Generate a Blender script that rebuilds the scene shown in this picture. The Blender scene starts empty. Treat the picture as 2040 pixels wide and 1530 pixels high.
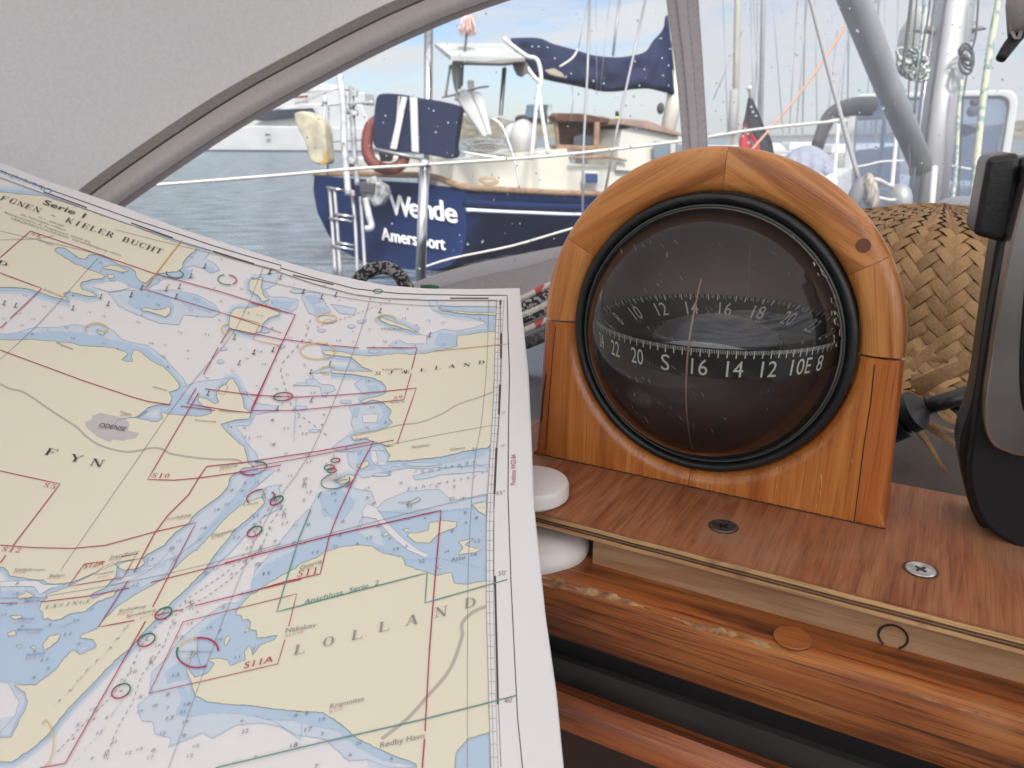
import bpy, bmesh, math, random
from mathutils import Vector, Matrix, noise
random.seed(7)
S = bpy.context.scene
C = S.collection
# ------------------------------------------------------------------ camera, sky, sun, exposure
CAM = Vector((0, 0, 1.7)); FPX = 1533.0; PITCH = math.radians(17.96)
cp_, sp_ = math.cos(PITCH), math.sin(PITCH)
cam = bpy.data.objects.new('camera', bpy.data.cameras.new('camera')); C.objects.link(cam)
cam.location = CAM; cam.rotation_euler = (math.radians(90) - PITCH, 0, 0)
cam.data.sensor_width = 36; cam.data.lens = 36 * FPX / 2040
cam.data.clip_start = 0.02; cam.data.clip_end = 6000
cam.data.dof.use_dof = True; cam.data.dof.focus_distance = 0.36; cam.data.dof.aperture_fstop = 24
S.camera = cam
S.view_settings.view_transform = 'Standard'; S.view_settings.look = 'None'
S.view_settings.exposure = 1.2; S.view_settings.gamma = 1.0
S.render.engine = 'CYCLES'
SUN_EL, SUN_AZ = math.radians(50), math.radians(168)
world = bpy.data.worlds.new('World'); S.world = world; world.use_nodes = True
nt = world.node_tree; nt.nodes.clear()
wo = nt.nodes.new('ShaderNodeOutputWorld'); bg = nt.nodes.new('ShaderNodeBackground')
sky = nt.nodes.new('ShaderNodeTexSky'); sky.sky_type = 'NISHITA'; sky.sun_disc = False
sky.sun_elevation = SUN_EL; sky.sun_rotation = SUN_AZ; sky.dust_density = 0.6
tc = nt.nodes.new('ShaderNodeTexCoord'); mp = nt.nodes.new('ShaderNodeMapping')
mp.inputs['Scale'].default_value = (1.6, 1.6, 9.0); mp.inputs['Rotation'].default_value = (0.0, 0.12, 0.3)
n1 = nt.nodes.new('ShaderNodeTexNoise'); n1.inputs['Scale'].default_value = 2.6
n1.inputs['Detail'].default_value = 9; n1.inputs['Roughness'].default_value = 0.6; n1.inputs['Distortion'].default_value = 0.6
cr = nt.nodes.new('ShaderNodeValToRGB'); cr.color_ramp.elements[0].position = 0.38; cr.color_ramp.elements[1].position = 0.56
cr.color_ramp.elements[0].color = (0.12, 0.12, 0.12, 1); cr.color_ramp.elements[1].color = (0.97, 0.97, 0.97, 1)
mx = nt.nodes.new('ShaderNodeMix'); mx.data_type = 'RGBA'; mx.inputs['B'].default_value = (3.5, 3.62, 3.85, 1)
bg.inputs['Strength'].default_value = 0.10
L = nt.links.new
L(tc.outputs['Generated'], mp.inputs['Vector']); L(mp.outputs[0], n1.inputs['Vector']); L(n1.outputs['Fac'], cr.inputs[0])
tn = nt.nodes.new('ShaderNodeMix'); tn.data_type = 'RGBA'; tn.blend_type = 'MULTIPLY'; tn.inputs['Factor'].default_value = 1; tn.inputs['B'].default_value = (0.50, 0.56, 0.67, 1)
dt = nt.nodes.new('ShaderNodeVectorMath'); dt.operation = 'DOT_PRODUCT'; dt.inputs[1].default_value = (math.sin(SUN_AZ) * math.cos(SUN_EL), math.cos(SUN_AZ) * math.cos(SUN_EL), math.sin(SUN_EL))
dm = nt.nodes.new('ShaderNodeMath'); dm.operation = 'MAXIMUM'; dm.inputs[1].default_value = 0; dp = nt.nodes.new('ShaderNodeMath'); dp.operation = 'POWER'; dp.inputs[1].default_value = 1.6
gl_ = nt.nodes.new('ShaderNodeVectorMath'); gl_.operation = 'SCALE'; gl_.inputs[0].default_value = (11.5, 10.8, 9.9); ga = nt.nodes.new('ShaderNodeVectorMath'); ga.operation = 'ADD'; ga.inputs[1].default_value = (3.7, 3.75, 3.82)  # extra sky glow toward the sun, added to lift light under the hood
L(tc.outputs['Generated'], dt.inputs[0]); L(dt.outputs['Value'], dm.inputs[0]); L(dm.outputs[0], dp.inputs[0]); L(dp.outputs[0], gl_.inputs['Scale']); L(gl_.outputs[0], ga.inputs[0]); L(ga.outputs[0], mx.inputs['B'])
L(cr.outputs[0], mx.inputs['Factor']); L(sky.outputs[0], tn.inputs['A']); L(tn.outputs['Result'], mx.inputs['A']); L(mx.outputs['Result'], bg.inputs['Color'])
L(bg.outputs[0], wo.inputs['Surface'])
sl = bpy.data.lights.new('sun', 'SUN'); sl.energy = 2.0; sl.angle = math.radians(10); sl.color = (1, 0.96, 0.9)
so = bpy.data.objects.new('sun', sl); C.objects.link(so)
sd = Vector((math.sin(SUN_AZ) * math.cos(SUN_EL), math.cos(SUN_AZ) * math.cos(SUN_EL), math.sin(SUN_EL)))
so.rotation_euler = sd.to_track_quat('Z', 'Y').to_euler()

# ------------------------------------------------------------------ geometry helpers
def ray(x, y):
    a = (x - 1020) / FPX; b = -(y - 765) / FPX
    return Vector((a, cp_ + b * sp_, -sp_ + b * cp_))
def at(x, y, d): return CAM + ray(x, y) * d
def az(deg): a = math.radians(deg); return Vector((math.sin(a), math.cos(a), 0))
def hit(x, y, O, N):
    r = ray(x, y); return CAM + r * ((O - CAM).dot(N) / r.dot(N))
def on_z(x, y, z): return hit(x, y, Vector((0, 0, z)), Vector((0, 0, 1)))
UP = Vector((0, 0, 1))

class G:
    def __init__(s): s.v = []; s.f = []; s.m = []
    def add(s, vs, fs, m=0):
        k = len(s.v); s.v += [Vector(v) for v in vs]
        for f in fs: s.f.append([i + k for i in f]); s.m.append(m)
        return s
    def tube(s, path, r, n=10, m=0, cap=True, smooth=0, flat=1.0):
        path = [Vector(p) for p in path]
        if smooth and len(path) > 2: path = catmull(path, smooth)
        rs = r if isinstance(r, (list, tuple)) else None
        N = len(path); vs = []; fs = []
        t0 = (path[1] - path[0]).normalized()
        a = t0.orthogonal().normalized()
        for i, p in enumerate(path):
            t = (path[min(i + 1, N - 1)] - path[max(i - 1, 0)]).normalized()
            a = (a - t * a.dot(t)).normalized(); b = t.cross(a)
            if rs: x = i / (N - 1) * (len(rs) - 1); k = min(int(x), len(rs) - 2); R = rs[k] + (rs[k + 1] - rs[k]) * (x - k)
            else: R = r
            for j in range(n):
                w = 2 * math.pi * j / n
                vs.append(p + a * (math.cos(w) * R) + b * (math.sin(w) * R * flat))
        for i in range(N - 1):
            for j in range(n):
                fs.append([i * n + j, i * n + (j + 1) % n, (i + 1) * n + (j + 1) % n, (i + 1) * n + j])
        if cap: fs.append(list(range(n))[::-1]); fs.append([(N - 1) * n + j for j in range(n)])
        return s.add(vs, fs, m)
    def prism(s, pts, off, m=0):
        off = Vector(off); n = len(pts); pts = [Vector(p) for p in pts]
        fs = [list(range(n))[::-1], [n + i for i in range(n)]]
        for i in range(n): fs.append([i, (i + 1) % n, n + (i + 1) % n, n + i])
        return s.add(pts + [p + off for p in pts], fs, m)
    def box(s, c, X, Y, Z, m=0):
        c, X, Y, Z = map(Vector, (c, X, Y, Z))
        return s.prism([c - X - Y - Z, c + X - Y - Z, c + X + Y - Z, c - X + Y - Z], Z * 2, m)
    def grid(s, rows, m=0, closed=False):
        nr, nc = len(rows), len(rows[0]); vs = [p for r in rows for p in r]; fs = []
        for i in range(nr - 1):
            for j in range(nc if closed else nc - 1):
                k = (j + 1) % nc
                fs.append([i * nc + j, i * nc + k, (i + 1) * nc + k, (i + 1) * nc + j])
        return s.add(vs, fs, m)
    def lathe(s, c, prof, A=UP, n=32, m=0, X=None):
        A = Vector(A).normalized(); a = Vector(X).normalized() if X else A.orthogonal().normalized(); b = A.cross(a); c = Vector(c)
        rows = [[c + A * h + (a * math.cos(2 * math.pi * j / n) + b * math.sin(2 * math.pi * j / n)) * r for j in range(n)] for r, h in prof]
        return s.grid(rows, m, True)
    def sphere(s, c, X, Y, Z, n=16, m=0):
        c, X, Y, Z = map(Vector, (c, X, Y, Z)); rows = []
        for i in range(n // 2 + 1):
            t = math.pi * i / (n // 2)
            rows.append([c + Z * math.cos(t) + (X * math.cos(2 * math.pi * j / n) + Y * math.sin(2 * math.pi * j / n)) * math.sin(t) for j in range(n)])
        return s.grid(rows, m, True)

def catmull(P, k):
    P = [Vector(p) for p in P]; out = []
    for i in range(len(P) - 1):
        a = P[max(i - 1, 0)]; b = P[i]; c = P[i + 1]; d = P[min(i + 2, len(P) - 1)]
        for j in range(k):
            t = j / k
            out.append(0.5 * ((2 * b) + (c - a) * t + (2 * a - 5 * b + 4 * c - d) * t * t + (3 * b - a - 3 * c + d) * t ** 3))
    out.append(P[-1]); return out

ORG = {}
def build(name, g, mats, parent=None, smooth=False, bevel=0, seg=2, origin=None, sub=0, solid=0):
    if not isinstance(mats, (list, tuple)): mats = [mats]
    if parent: o0 = ORG[parent]
    elif origin is not None: o0 = Vector(origin)
    else:
        lo = Vector([min(v[i] for v in g.v) for i in range(3)]); hi = Vector([max(v[i] for v in g.v) for i in range(3)])
        o0 = Vector(((lo.x + hi.x) / 2, (lo.y + hi.y) / 2, lo.z))
    me = bpy.data.meshes.new(name); me.from_pydata([v - o0 for v in g.v], [], g.f)
    for m in mats: me.materials.append(m)
    me.polygons.foreach_set('material_index', g.m)
    bm = bmesh.new(); bm.from_mesh(me); bmesh.ops.recalc_face_normals(bm, faces=bm.faces); bm.to_mesh(me); bm.free()
    if smooth: me.polygons.foreach_set('use_smooth', [True] * len(me.polygons))
    me.update()
    o = bpy.data.objects.new(name, me); C.objects.link(o); ORG[o] = o0
    if parent: o.parent = parent
    else: o.location = o0
    if solid: md = o.modifiers.new('s', 'SOLIDIFY'); md.thickness = solid
    if bevel:
        md = o.modifiers.new('b', 'BEVEL'); md.width = bevel; md.segments = seg; md.limit_method = 'ANGLE'; md.angle_limit = math.radians(35)
        me.polygons.foreach_set('use_smooth', [True] * len(me.polygons))
        w = o.modifiers.new('w', 'WEIGHTED_NORMAL')
    if sub: md = o.modifiers.new('u', 'SUBSURF'); md.levels = sub; md.render_levels = sub
    if smooth == 'auto':
        try:
            me.set_sharp_from_angle(angle=math.radians(40))
        except Exception: pass
    return o
def tag(o, label, cat, group=None):
    o['label'] = label; o['category'] = cat
    if group: o['group'] = group
    return o
def structure(o): o['kind'] = 'structure'; return o
def stuff(o): o['kind'] = 'stuff'; return o
def thing(name, loc, label, cat, group=None):
    o = bpy.data.objects.new(name, None); C.objects.link(o); o.location = loc; o.empty_display_size = 0.05
    ORG[o] = Vector(loc); return tag(o, label, cat, group)
def PX(pts, O, N): return [hit(x, y, O, N) for x, y in pts]
def pl(px, py, d, a): return at(px, py, d), az(a)      # a vertical plane: point and normal azimuth

# ------------------------------------------------------------------ materials
def mat(name, col, rough=0.5, metal=0.0, spec=0.5, var=0.0, vs=20, bump=0.0, bs=200, coat=0.0, trans=0.0, stretch=(1, 1, 1), col2=None, sss=0, detail=5):
    m = bpy.data.materials.new(name); m.use_nodes = True; t = m.node_tree; b = t.nodes['Principled BSDF']
    b.inputs['Base Color'].default_value = (*col, 1); b.inputs['Roughness'].default_value = rough
    b.inputs['Metallic'].default_value = metal; b.inputs['Specular IOR Level'].default_value = spec
    b.inputs['Coat Weight'].default_value = coat; b.inputs['Coat Roughness'].default_value = 0.08
    tcn = t.nodes.new('ShaderNodeTexCoord'); mpn = t.nodes.new('ShaderNodeMapping'); mpn.inputs['Scale'].default_value = stretch
    t.links.new(tcn.outputs['Object'], mpn.inputs['Vector'])
    if var or col2:
        n = t.nodes.new('ShaderNodeTexNoise'); n.inputs['Scale'].default_value = vs; n.inputs['Detail'].default_value = detail
        t.links.new(mpn.outputs[0], n.inputs['Vector'])
        r = t.nodes.new('ShaderNodeValToRGB'); r.color_ramp.elements[0].position = 0.35; r.color_ramp.elements[1].position = 0.65
        c2 = col2 if col2 else tuple(c * (1 - var) for c in col)
        c1 = col if col2 else tuple(min(1, c * (1 + var * 0.5)) for c in col)
        r.color_ramp.elements[0].color = (*c2, 1); r.color_ramp.elements[1].color = (*c1, 1)
        t.links.new(n.outputs['Fac'], r.inputs[0]); t.links.new(r.outputs[0], b.inputs['Base Color'])
    if bump:
        n = t.nodes.new('ShaderNodeTexNoise'); n.inputs['Scale'].default_value = bs; n.inputs['Detail'].default_value = 6
        t.links.new(mpn.outputs[0], n.inputs['Vector'])
        bp = t.nodes.new('ShaderNodeBump'); bp.inputs['Strength'].default_value = bump; bp.inputs['Distance'].default_value = 0.002
        t.links.new(n.outputs['Fac'], bp.inputs['Height']); t.links.new(bp.outputs[0], b.inputs['Normal'])
    return m

def wood(name, base, dark, grain, light=None, gscale=1.0, rough=0.3, coat=0.4, pores=0.7, wear=None, rings=0.5):
    """grain: world direction of the fibres"""
    m = bpy.data.materials.new(name); m.use_nodes = True; t = m.node_tree; b = t.nodes['Principled BSDF']; N = t.nodes.new; K = t.links.new
    tcn = N('ShaderNodeTexCoord'); m1 = N('ShaderNodeMapping')
    q = Vector(grain).normalized().rotation_difference(Vector((1, 0, 0)))
    m1.inputs['Rotation'].default_value = q.to_euler()
    K(tcn.outputs['Object'], m1.inputs['Vector'])
    m2 = N('ShaderNodeMapping'); m2.inputs['Scale'].default_value = (9 * gscale, 110 * gscale, 110 * gscale); K(m1.outputs[0], m2.inputs['Vector'])
    m3 = N('ShaderNodeMapping'); m3.inputs['Scale'].default_value = (20 * gscale, 1500 * gscale, 1500 * gscale); K(m1.outputs[0], m3.inputs['Vector'])
    na = N('ShaderNodeTexNoise'); na.inputs['Scale'].default_value = 1; na.inputs['Detail'].default_value = 7; na.inputs['Distortion'].default_value = 0.8; K(m2.outputs[0], na.inputs['Vector'])
    ra = N('ShaderNodeValToRGB'); e = ra.color_ramp.elements; e[0].position = 0.3; e[1].position = 0.7
    e[0].color = (*dark, 1); e[1].color = (*(light or base), 1); mid = ra.color_ramp.elements.new(0.5); mid.color = (*base, 1)
    K(na.outputs['Fac'], ra.inputs[0])
    nb = N('ShaderNodeTexNoise'); nb.inputs['Scale'].default_value = 1; nb.inputs['Detail'].default_value = 3; K(m3.outputs[0], nb.inputs['Vector'])
    rb = N('ShaderNodeValToRGB'); rb.color_ramp.elements[0].position = 0.35; rb.color_ramp.elements[1].position = 0.47
    rb.color_ramp.elements[0].color = (pores, pores * 0.93, pores * 0.9, 1); rb.color_ramp.elements[1].color = (1, 1, 1, 1); K(nb.outputs['Fac'], rb.inputs[0])
    mu = N('ShaderNodeMix'); mu.data_type = 'RGBA'; mu.blend_type = 'MULTIPLY'; mu.inputs['Factor'].default_value = 1
    K(ra.outputs[0], mu.inputs['A']); K(rb.outputs[0], mu.inputs['B']); out = mu.outputs['Result']
    # slow rings
    m4 = N('ShaderNodeMapping'); m4.inputs['Scale'].default_value = (3 * gscale, 30 * gscale, 30 * gscale); K(m1.outputs[0], m4.inputs['Vector'])
    wv = N('ShaderNodeTexNoise'); wv.inputs['Scale'].default_value = 1.3; wv.inputs['Detail'].default_value = 2; wv.inputs['Distortion'].default_value = 2.0
    K(m4.outputs[0], wv.inputs['Vector'])
    rw = N('ShaderNodeValToRGB'); rw.color_ramp.interpolation = 'EASE'
    rw.color_ramp.elements[0].position = 0.40; rw.color_ramp.elements[1].position = 0.5
    lo = 1 - rings * 0.5
    rw.color_ramp.elements[0].color = (lo, lo * 0.9, lo * 0.85, 1); rw.color_ramp.elements[1].color = (1, 1, 1, 1); K(wv.outputs['Fac'], rw.inputs[0])
    mv = N('ShaderNodeMix'); mv.data_type = 'RGBA'; mv.blend_type = 'MULTIPLY'; mv.inputs['Factor'].default_value = 1
    K(out, mv.inputs['A']); K(rw.outputs[0], mv.inputs['B']); out = mv.outputs['Result']
    if wear:
        nw = N('ShaderNodeTexNoise'); nw.inputs['Scale'].default_value = wear[1]; nw.inputs['Detail'].default_value = 8; K(tcn.outputs['Object'], nw.inputs['Vector'])
        rr = N('ShaderNodeValToRGB'); rr.color_ramp.elements[0].position = wear[2]; rr.color_ramp.elements[1].position = wear[2] + 0.13
        rr.color_ramp.elements[0].color = (0, 0, 0, 1); rr.color_ramp.elements[1].color = (wear[3],) * 3 + (1,); K(nw.outputs['Fac'], rr.inputs[0])
        mw = N('ShaderNodeMix'); mw.data_type = 'RGBA'; K(rr.outputs[0], mw.inputs['Factor']); K(out, mw.inputs['A']); mw.inputs['B'].default_value = (*wear[0], 1); out = mw.outputs['Result']
    K(out, b.inputs['Base Color']); b.inputs['Roughness'].default_value = rough; b.inputs['Coat Weight'].default_value = coat; b.inputs['Coat Roughness'].default_value = 0.15
    bp = N('ShaderNodeBump'); bp.inputs['Strength'].default_value = 0.25; bp.inputs['Distance'].default_value = 0.0006
    K(nb.outputs['Fac'], bp.inputs['Height']); K(bp.outputs[0], b.inputs['Normal'])
    return m

def thin_clear(name, tint=(0.96, 0.97, 0.98), gloss=0.06, haze=0.0, hazecol=(0.8, 0.82, 0.88), rough=0.03, bump=0, bs=6):
    """thin transparent sheet or shell: straight-through light, a little reflection, a little milky scatter"""
    m = bpy.data.materials.new(name); m.use_nodes = True; t = m.node_tree; t.nodes.clear(); N = t.nodes.new; K = t.links.new
    o = N('ShaderNodeOutputMaterial'); tr = N('ShaderNodeBsdfTransparent'); tr.inputs[0].default_value = (*tint, 1)
    gl = N('ShaderNodeBsdfGlossy'); gl.inputs['Roughness'].default_value = rough
    fr = N('ShaderNodeFresnel'); fr.inputs[0].default_value = 1.45
    if bump:
        tcn = N('ShaderNodeTexCoord'); n = N('ShaderNodeTexNoise'); n.inputs['Scale'].default_value = bs; K(tcn.outputs['Object'], n.inputs['Vector'])
        bp = N('ShaderNodeBump'); bp.inputs['Strength'].default_value = bump; bp.inputs['Distance'].default_value = 0.02; K(n.outputs['Fac'], bp.inputs['Height'])
        K(bp.outputs[0], gl.inputs['Normal'])
    mm = N('ShaderNodeMath'); mm.operation = 'MULTIPLY'; mm.inputs[1].default_value = gloss; K(fr.outputs[0], mm.inputs[0])
    mx1 = N('ShaderNodeMixShader'); K(mm.outputs[0], mx1.inputs[0]); K(tr.outputs[0], mx1.inputs[1]); K(gl.outputs[0], mx1.inputs[2])
    last = mx1
    if haze:
        df = N('ShaderNodeBsdfDiffuse'); df.inputs[0].default_value = (*hazecol, 1); tl = N('ShaderNodeBsdfTranslucent'); tl.inputs[0].default_value = (*hazecol, 1)
        ad = N('ShaderNodeMixShader'); ad.inputs[0].default_value = 0.5; K(df.outputs[0], ad.inputs[1]); K(tl.outputs[0], ad.inputs[2])
        mx2 = N('ShaderNodeMixShader'); mx2.inputs[0].default_value = haze; K(mx1.outputs[0], mx2.inputs[1]); K(ad.outputs[0], mx2.inputs[2]); last = mx2
    K(last.outputs[0], o.inputs['Surface']); return m

def cloth(name, col, weave=900, transl=0.25, var=0.06, bump=0.3):
    m = bpy.data.materials.new(name); m.use_nodes = True; t = m.node_tree; t.nodes.clear(); N = t.nodes.new; K = t.links.new
    o = N('ShaderNodeOutputMaterial'); df = N('ShaderNodeBsdfDiffuse'); tl = N('ShaderNodeBsdfTranslucent')
    tcn = N('ShaderNodeTexCoord'); mpn = N('ShaderNodeMapping'); mpn.inputs['Scale'].default_value = (1, 1, 4); mpn.inputs['Rotation'].default_value = (0.3, 0.5, 0.4)
    K(tcn.outputs['Object'], mpn.inputs[0])
    n = N('ShaderNodeTexNoise'); n.inputs['Scale'].default_value = weave; n.inputs['Detail'].default_value = 3; K(mpn.outputs[0], n.inputs['Vector'])
    n2 = N('ShaderNodeTexNoise'); n2.inputs['Scale'].default_value = 240; n2.inputs['Detail'].default_value = 4; K(tcn.outputs['Object'], n2.inputs['Vector'])
    ad = N('ShaderNodeMath'); ad.operation = 'ADD'; K(n.outputs['Fac'], ad.inputs[0]); K(n2.outputs['Fac'], ad.inputs[1])
    r = N('ShaderNodeValToRGB'); r.color_ramp.elements[0].position = 0.35; r.color_ramp.elements[1].position = 0.65
    r.color_ramp.elements[0].color = (*[c * (1 - var) for c in col], 1); r.color_ramp.elements[1].color = (*[min(1, c * (1 + var)) for c in col], 1)
    hv = N('ShaderNodeMath'); hv.operation = 'MULTIPLY'; hv.inputs[1].default_value = 0.5; K(ad.outputs[0], hv.inputs[0]); K(hv.outputs[0], r.inputs[0])
    K(r.outputs[0], df.inputs[0]); K(r.outputs[0], tl.inputs[0])
    bp = N('ShaderNodeBump'); bp.inputs['Strength'].default_value = bump; bp.inputs['Distance'].default_value = 0.0005; K(n.outputs['Fac'], bp.inputs['Height']); K(bp.outputs[0], df.inputs['Normal'])
    mm = N('ShaderNodeMixShader'); mm.inputs[0].default_value = transl; K(df.outputs[0], mm.inputs[1]); K(tl.outputs[0], mm.inputs[2]); K(mm.outputs[0], o.inputs[0])
    return m

def rope_mat(name, cA, cB, scale=400, thr=0.5, stretch=(1, 1, 1)):
    m = mat(name, cA, rough=0.85, bump=0.6, bs=900); t = m.node_tree; N = t.nodes.new; K = t.links.new
    tcn = N('ShaderNodeTexCoord'); mpn = N('ShaderNodeMapping'); mpn.inputs['Scale'].default_value = stretch; K(tcn.outputs['Object'], mpn.inputs[0])
    v = N('ShaderNodeTexVoronoi'); v.inputs['Scale'].default_value = scale; K(mpn.outputs[0], v.inputs['Vector'])
    r = N('ShaderNodeValToRGB'); r.color_ramp.interpolation = 'CONSTANT'; r.color_ramp.elements[0].color = (*cA, 1); r.color_ramp.elements[1].color = (*cB, 1); r.color_ramp.elements[1].position = thr
    s = N('ShaderNodeSeparateColor'); K(v.outputs['Color'], s.inputs[0]); K(s.outputs[0], r.inputs[0]); K(r.outputs[0], t.nodes['Principled BSDF'].inputs['Base Color'])
    return m

M = {}
M['steel'] = mat('stainless_steel', (0.62, 0.62, 0.63), rough=0.22, metal=1, var=0.15, vs=30)
M['alu'] = mat('anodised_aluminium', (0.40, 0.40, 0.41), rough=0.5, metal=0.5, var=0.14, vs=14, stretch=(1, 1, 0.2))
M['white'] = mat('white_gelcoat', (0.60, 0.60, 0.59), rough=0.3, var=0.05, vs=3)
M['cream'] = mat('cream_paint', (0.58, 0.565, 0.50), rough=0.35, var=0.08, vs=2)
M['black'] = mat('black_plastic', (0.012, 0.012, 0.014), rough=0.32, bump=0.05, bs=700)
M['rubber'] = mat('black_rubber', (0.012, 0.013, 0.015), rough=0.38, var=0.4, vs=60, bump=0.15, bs=400)
M['navy'] = mat('navy_hull_paint', (0.010, 0.024, 0.085), rough=0.35, spec=0.06, var=0.25, vs=1.5)
M['navycloth'] = cloth('navy_canvas', (0.030, 0.038, 0.075), weave=30, transl=0.04, var=0.25, bump=0.2)
M['teakfar'] = mat('weathered_teak', (0.30, 0.19, 0.12), rough=0.7, var=0.35, vs=12, stretch=(1, 1, 4))
M['darkteak'] = mat('dark_mahogany', (0.10, 0.045, 0.028), rough=0.5, var=0.4, vs=8)
M['glassdark'] = mat('dark_window_glass', (0.02, 0.03, 0.06), rough=0.08, spec=0.7)
M['glassgrey'] = mat('grey_window_glass', (0.16, 0.2, 0.24), rough=0.1, spec=0.7)
M['red'] = mat('faded_red_foam', (0.17, 0.042, 0.034), rough=0.7, var=0.15, vs=10)
M['whiterope'] = mat('white_rope', (0.68, 0.66, 0.6), rough=0.85, var=0.25, vs=300, bump=0.5, bs=600)
M['wire'] = mat('grey_wire', (0.3, 0.3, 0.31), rough=0.45, metal=0.6)
M['darkwire'] = mat('dark_rope', (0.07, 0.07, 0.075), rough=0.8, var=0.4, vs=200)
M['whiteplastic'] = mat('white_plastic', (0.74, 0.71, 0.69), rough=0.42, var=0.03, vs=60)
M['greycloth'] = cloth('grey_sprayhood_canvas', (0.78, 0.72, 0.69), weave=300, transl=0.5, var=0.06, bump=0.9)
M['greypiping'] = cloth('grey_canvas_sleeve', (0.60, 0.555, 0.52), weave=700, transl=0.3, var=0.08)
M['darkseam'] = mat('dark_seam_thread', (0.05, 0.045, 0.045), rough=0.9)
M['greyseam'] = cloth('mauve_grey_webbing', (0.52, 0.48, 0.49), weave=1200, transl=0.25, var=0.08)
M['vinyl'] = thin_clear('clear_window_vinyl', (0.95, 0.96, 0.975), gloss=0.8, haze=0.03, hazecol=(0.85, 0.86, 0.9), rough=0.06, bump=0.15, bs=5)
M['vinyl2'] = thin_clear('hazy_window_vinyl', (0.93, 0.95, 0.98), gloss=0.8, haze=0.19, hazecol=(0.85, 0.87, 0.93), rough=0.1, bump=0.2, bs=5)

# ------------------------------------------------------------------ water, far shore
g = G(); g.add([(-3000, -200, 0), (3000, -200, 0), (3000, 5000, 0), (-3000, 5000, 0)], [[0, 1, 2, 3]])
wm = mat('harbour_water', (0.07, 0.11, 0.135), rough=0.12, spec=0.5)
t = wm.node_tree; N = t.nodes.new; K = t.links.new; b = t.nodes['Principled BSDF']
tcn = N('ShaderNodeTexCoord'); mpn = N('ShaderNodeMapping'); mpn.inputs['Scale'].default_value = (0.9, 2.6, 1); K(tcn.outputs['Object'], mpn.inputs[0])
n = N('ShaderNodeTexNoise'); n.inputs['Scale'].default_value = 1.5; n.inputs['Detail'].default_value = 5; n.inputs['Roughness'].default_value = 0.5; K(mpn.outputs[0], n.inputs['Vector'])
bp = N('ShaderNodeBump'); bp.inputs['Strength'].default_value = 1.0; bp.inputs['Distance'].default_value = 2.2; K(n.outputs['Fac'], bp.inputs['Height']); K(bp.outputs[0], b.inputs['Normal'])
r = N('ShaderNodeValToRGB'); r.color_ramp.elements[0].position = 0.35; r.color_ramp.elements[1].position = 0.65
r.color_ramp.elements[0].color = (0.055, 0.09, 0.12, 1); r.color_ramp.elements[1].color = (0.26, 0.34, 0.42, 1); K(n.outputs['Fac'], r.inputs[0]); K(r.outputs[0], b.inputs['Base Color'])
structure(build('water', g, wm))
def shore(x0, x1, d, h, seed, m, name):
    g = G(); rows = []
    n = 90
    for k, (dy, hh) in enumerate(((0, 0), (6, 0.45), (22, 1.0), (60, 0.9), (140, 0))):
        row = []
        for i in range(n + 1):
            x = x0 + (x1 - x0) * i / n
            e = 0.55 + 0.9 * noise.noise(Vector((x * 0.013, seed, k * 0.3))) + 0.35 * noise.noise(Vector((x * 0.09, seed + 3, k)))
            row.append((x, d + dy + 3 * noise.noise(Vector((x * 0.05, k, seed))), (max(0.15, e) * h * hh) - 0.3))
        rows.append(row)
    g.grid(rows); return structure(build(name, g, m))
sm = mat('far_shore_scrub', (0.17, 0.16, 0.12), rough=0.95, var=0.5, vs=0.15, detail=8)
shore(-500, 55, 420, 11, 1.3, sm, 'far_shore')
shore(50, 235, 410, 3.2, 6.1, sm, 'far_shore_strip')
shore(225, 760, 380, 12, 9.4, sm, 'far_shore_hill')
# ------------------------------------------------------------------ own boat: compass and the wood it stands on
TH, PHI = math.radians(119.2), math.radians(1.7)
U = Vector((math.sin(TH), math.cos(TH), 0))                       # along the bulkhead, towards the right and nearer
NF = Vector((math.cos(TH), -math.sin(TH), 0)); NF = NF if NF.y < 0 else -NF   # towards the camera
V = (UP * math.cos(PHI) - NF * math.sin(PHI)).normalized()
NN = U.cross(V); NN = NN if NN.y < 0 else -NN
FWD = -NF
O0 = at(1376, 970.2, 0.36 / ray(1376, 970.2).length * ray(1376, 970.2).length)
O0 = CAM + ray(1376, 970.2) * 0.36
def F(a, b, c=0): return O0 + U * a + V * b + NN * c              # face coordinates of the compass housing
def face_hit(x, y):
    p = hit(x, y, O0, NN) - O0; return p.dot(U), p.dot(V)
ZB = O0.z                                                          # top of the plywood board
R_, H_, FL = 0.0797, 0.0729, 0.043
RC, HC = 0.0627, 0.0712
LEG = R_ + FL * H_
def outer(ang):
    """point where the ray from the opening's centre meets the housing outline"""
    d = (math.cos(ang), math.sin(ang)); lo, hi = 0.0, 0.2
    def inside(a, b):
        if b < 0: return False
        if b > H_: return math.hypot(a, b - H_) < R_
        return abs(a) < R_ + FL * (H_ - b)
    for _ in range(40):
        m = (lo + hi) / 2
        if inside(d[0] * m, HC + d[1] * m): lo = m
        else: hi = m
    return lo
BOT0 = math.atan2(-HC, LEG); BOT1 = math.atan2(-HC, -LEG)          # corner angles (negative)
THK = 0.046
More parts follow.
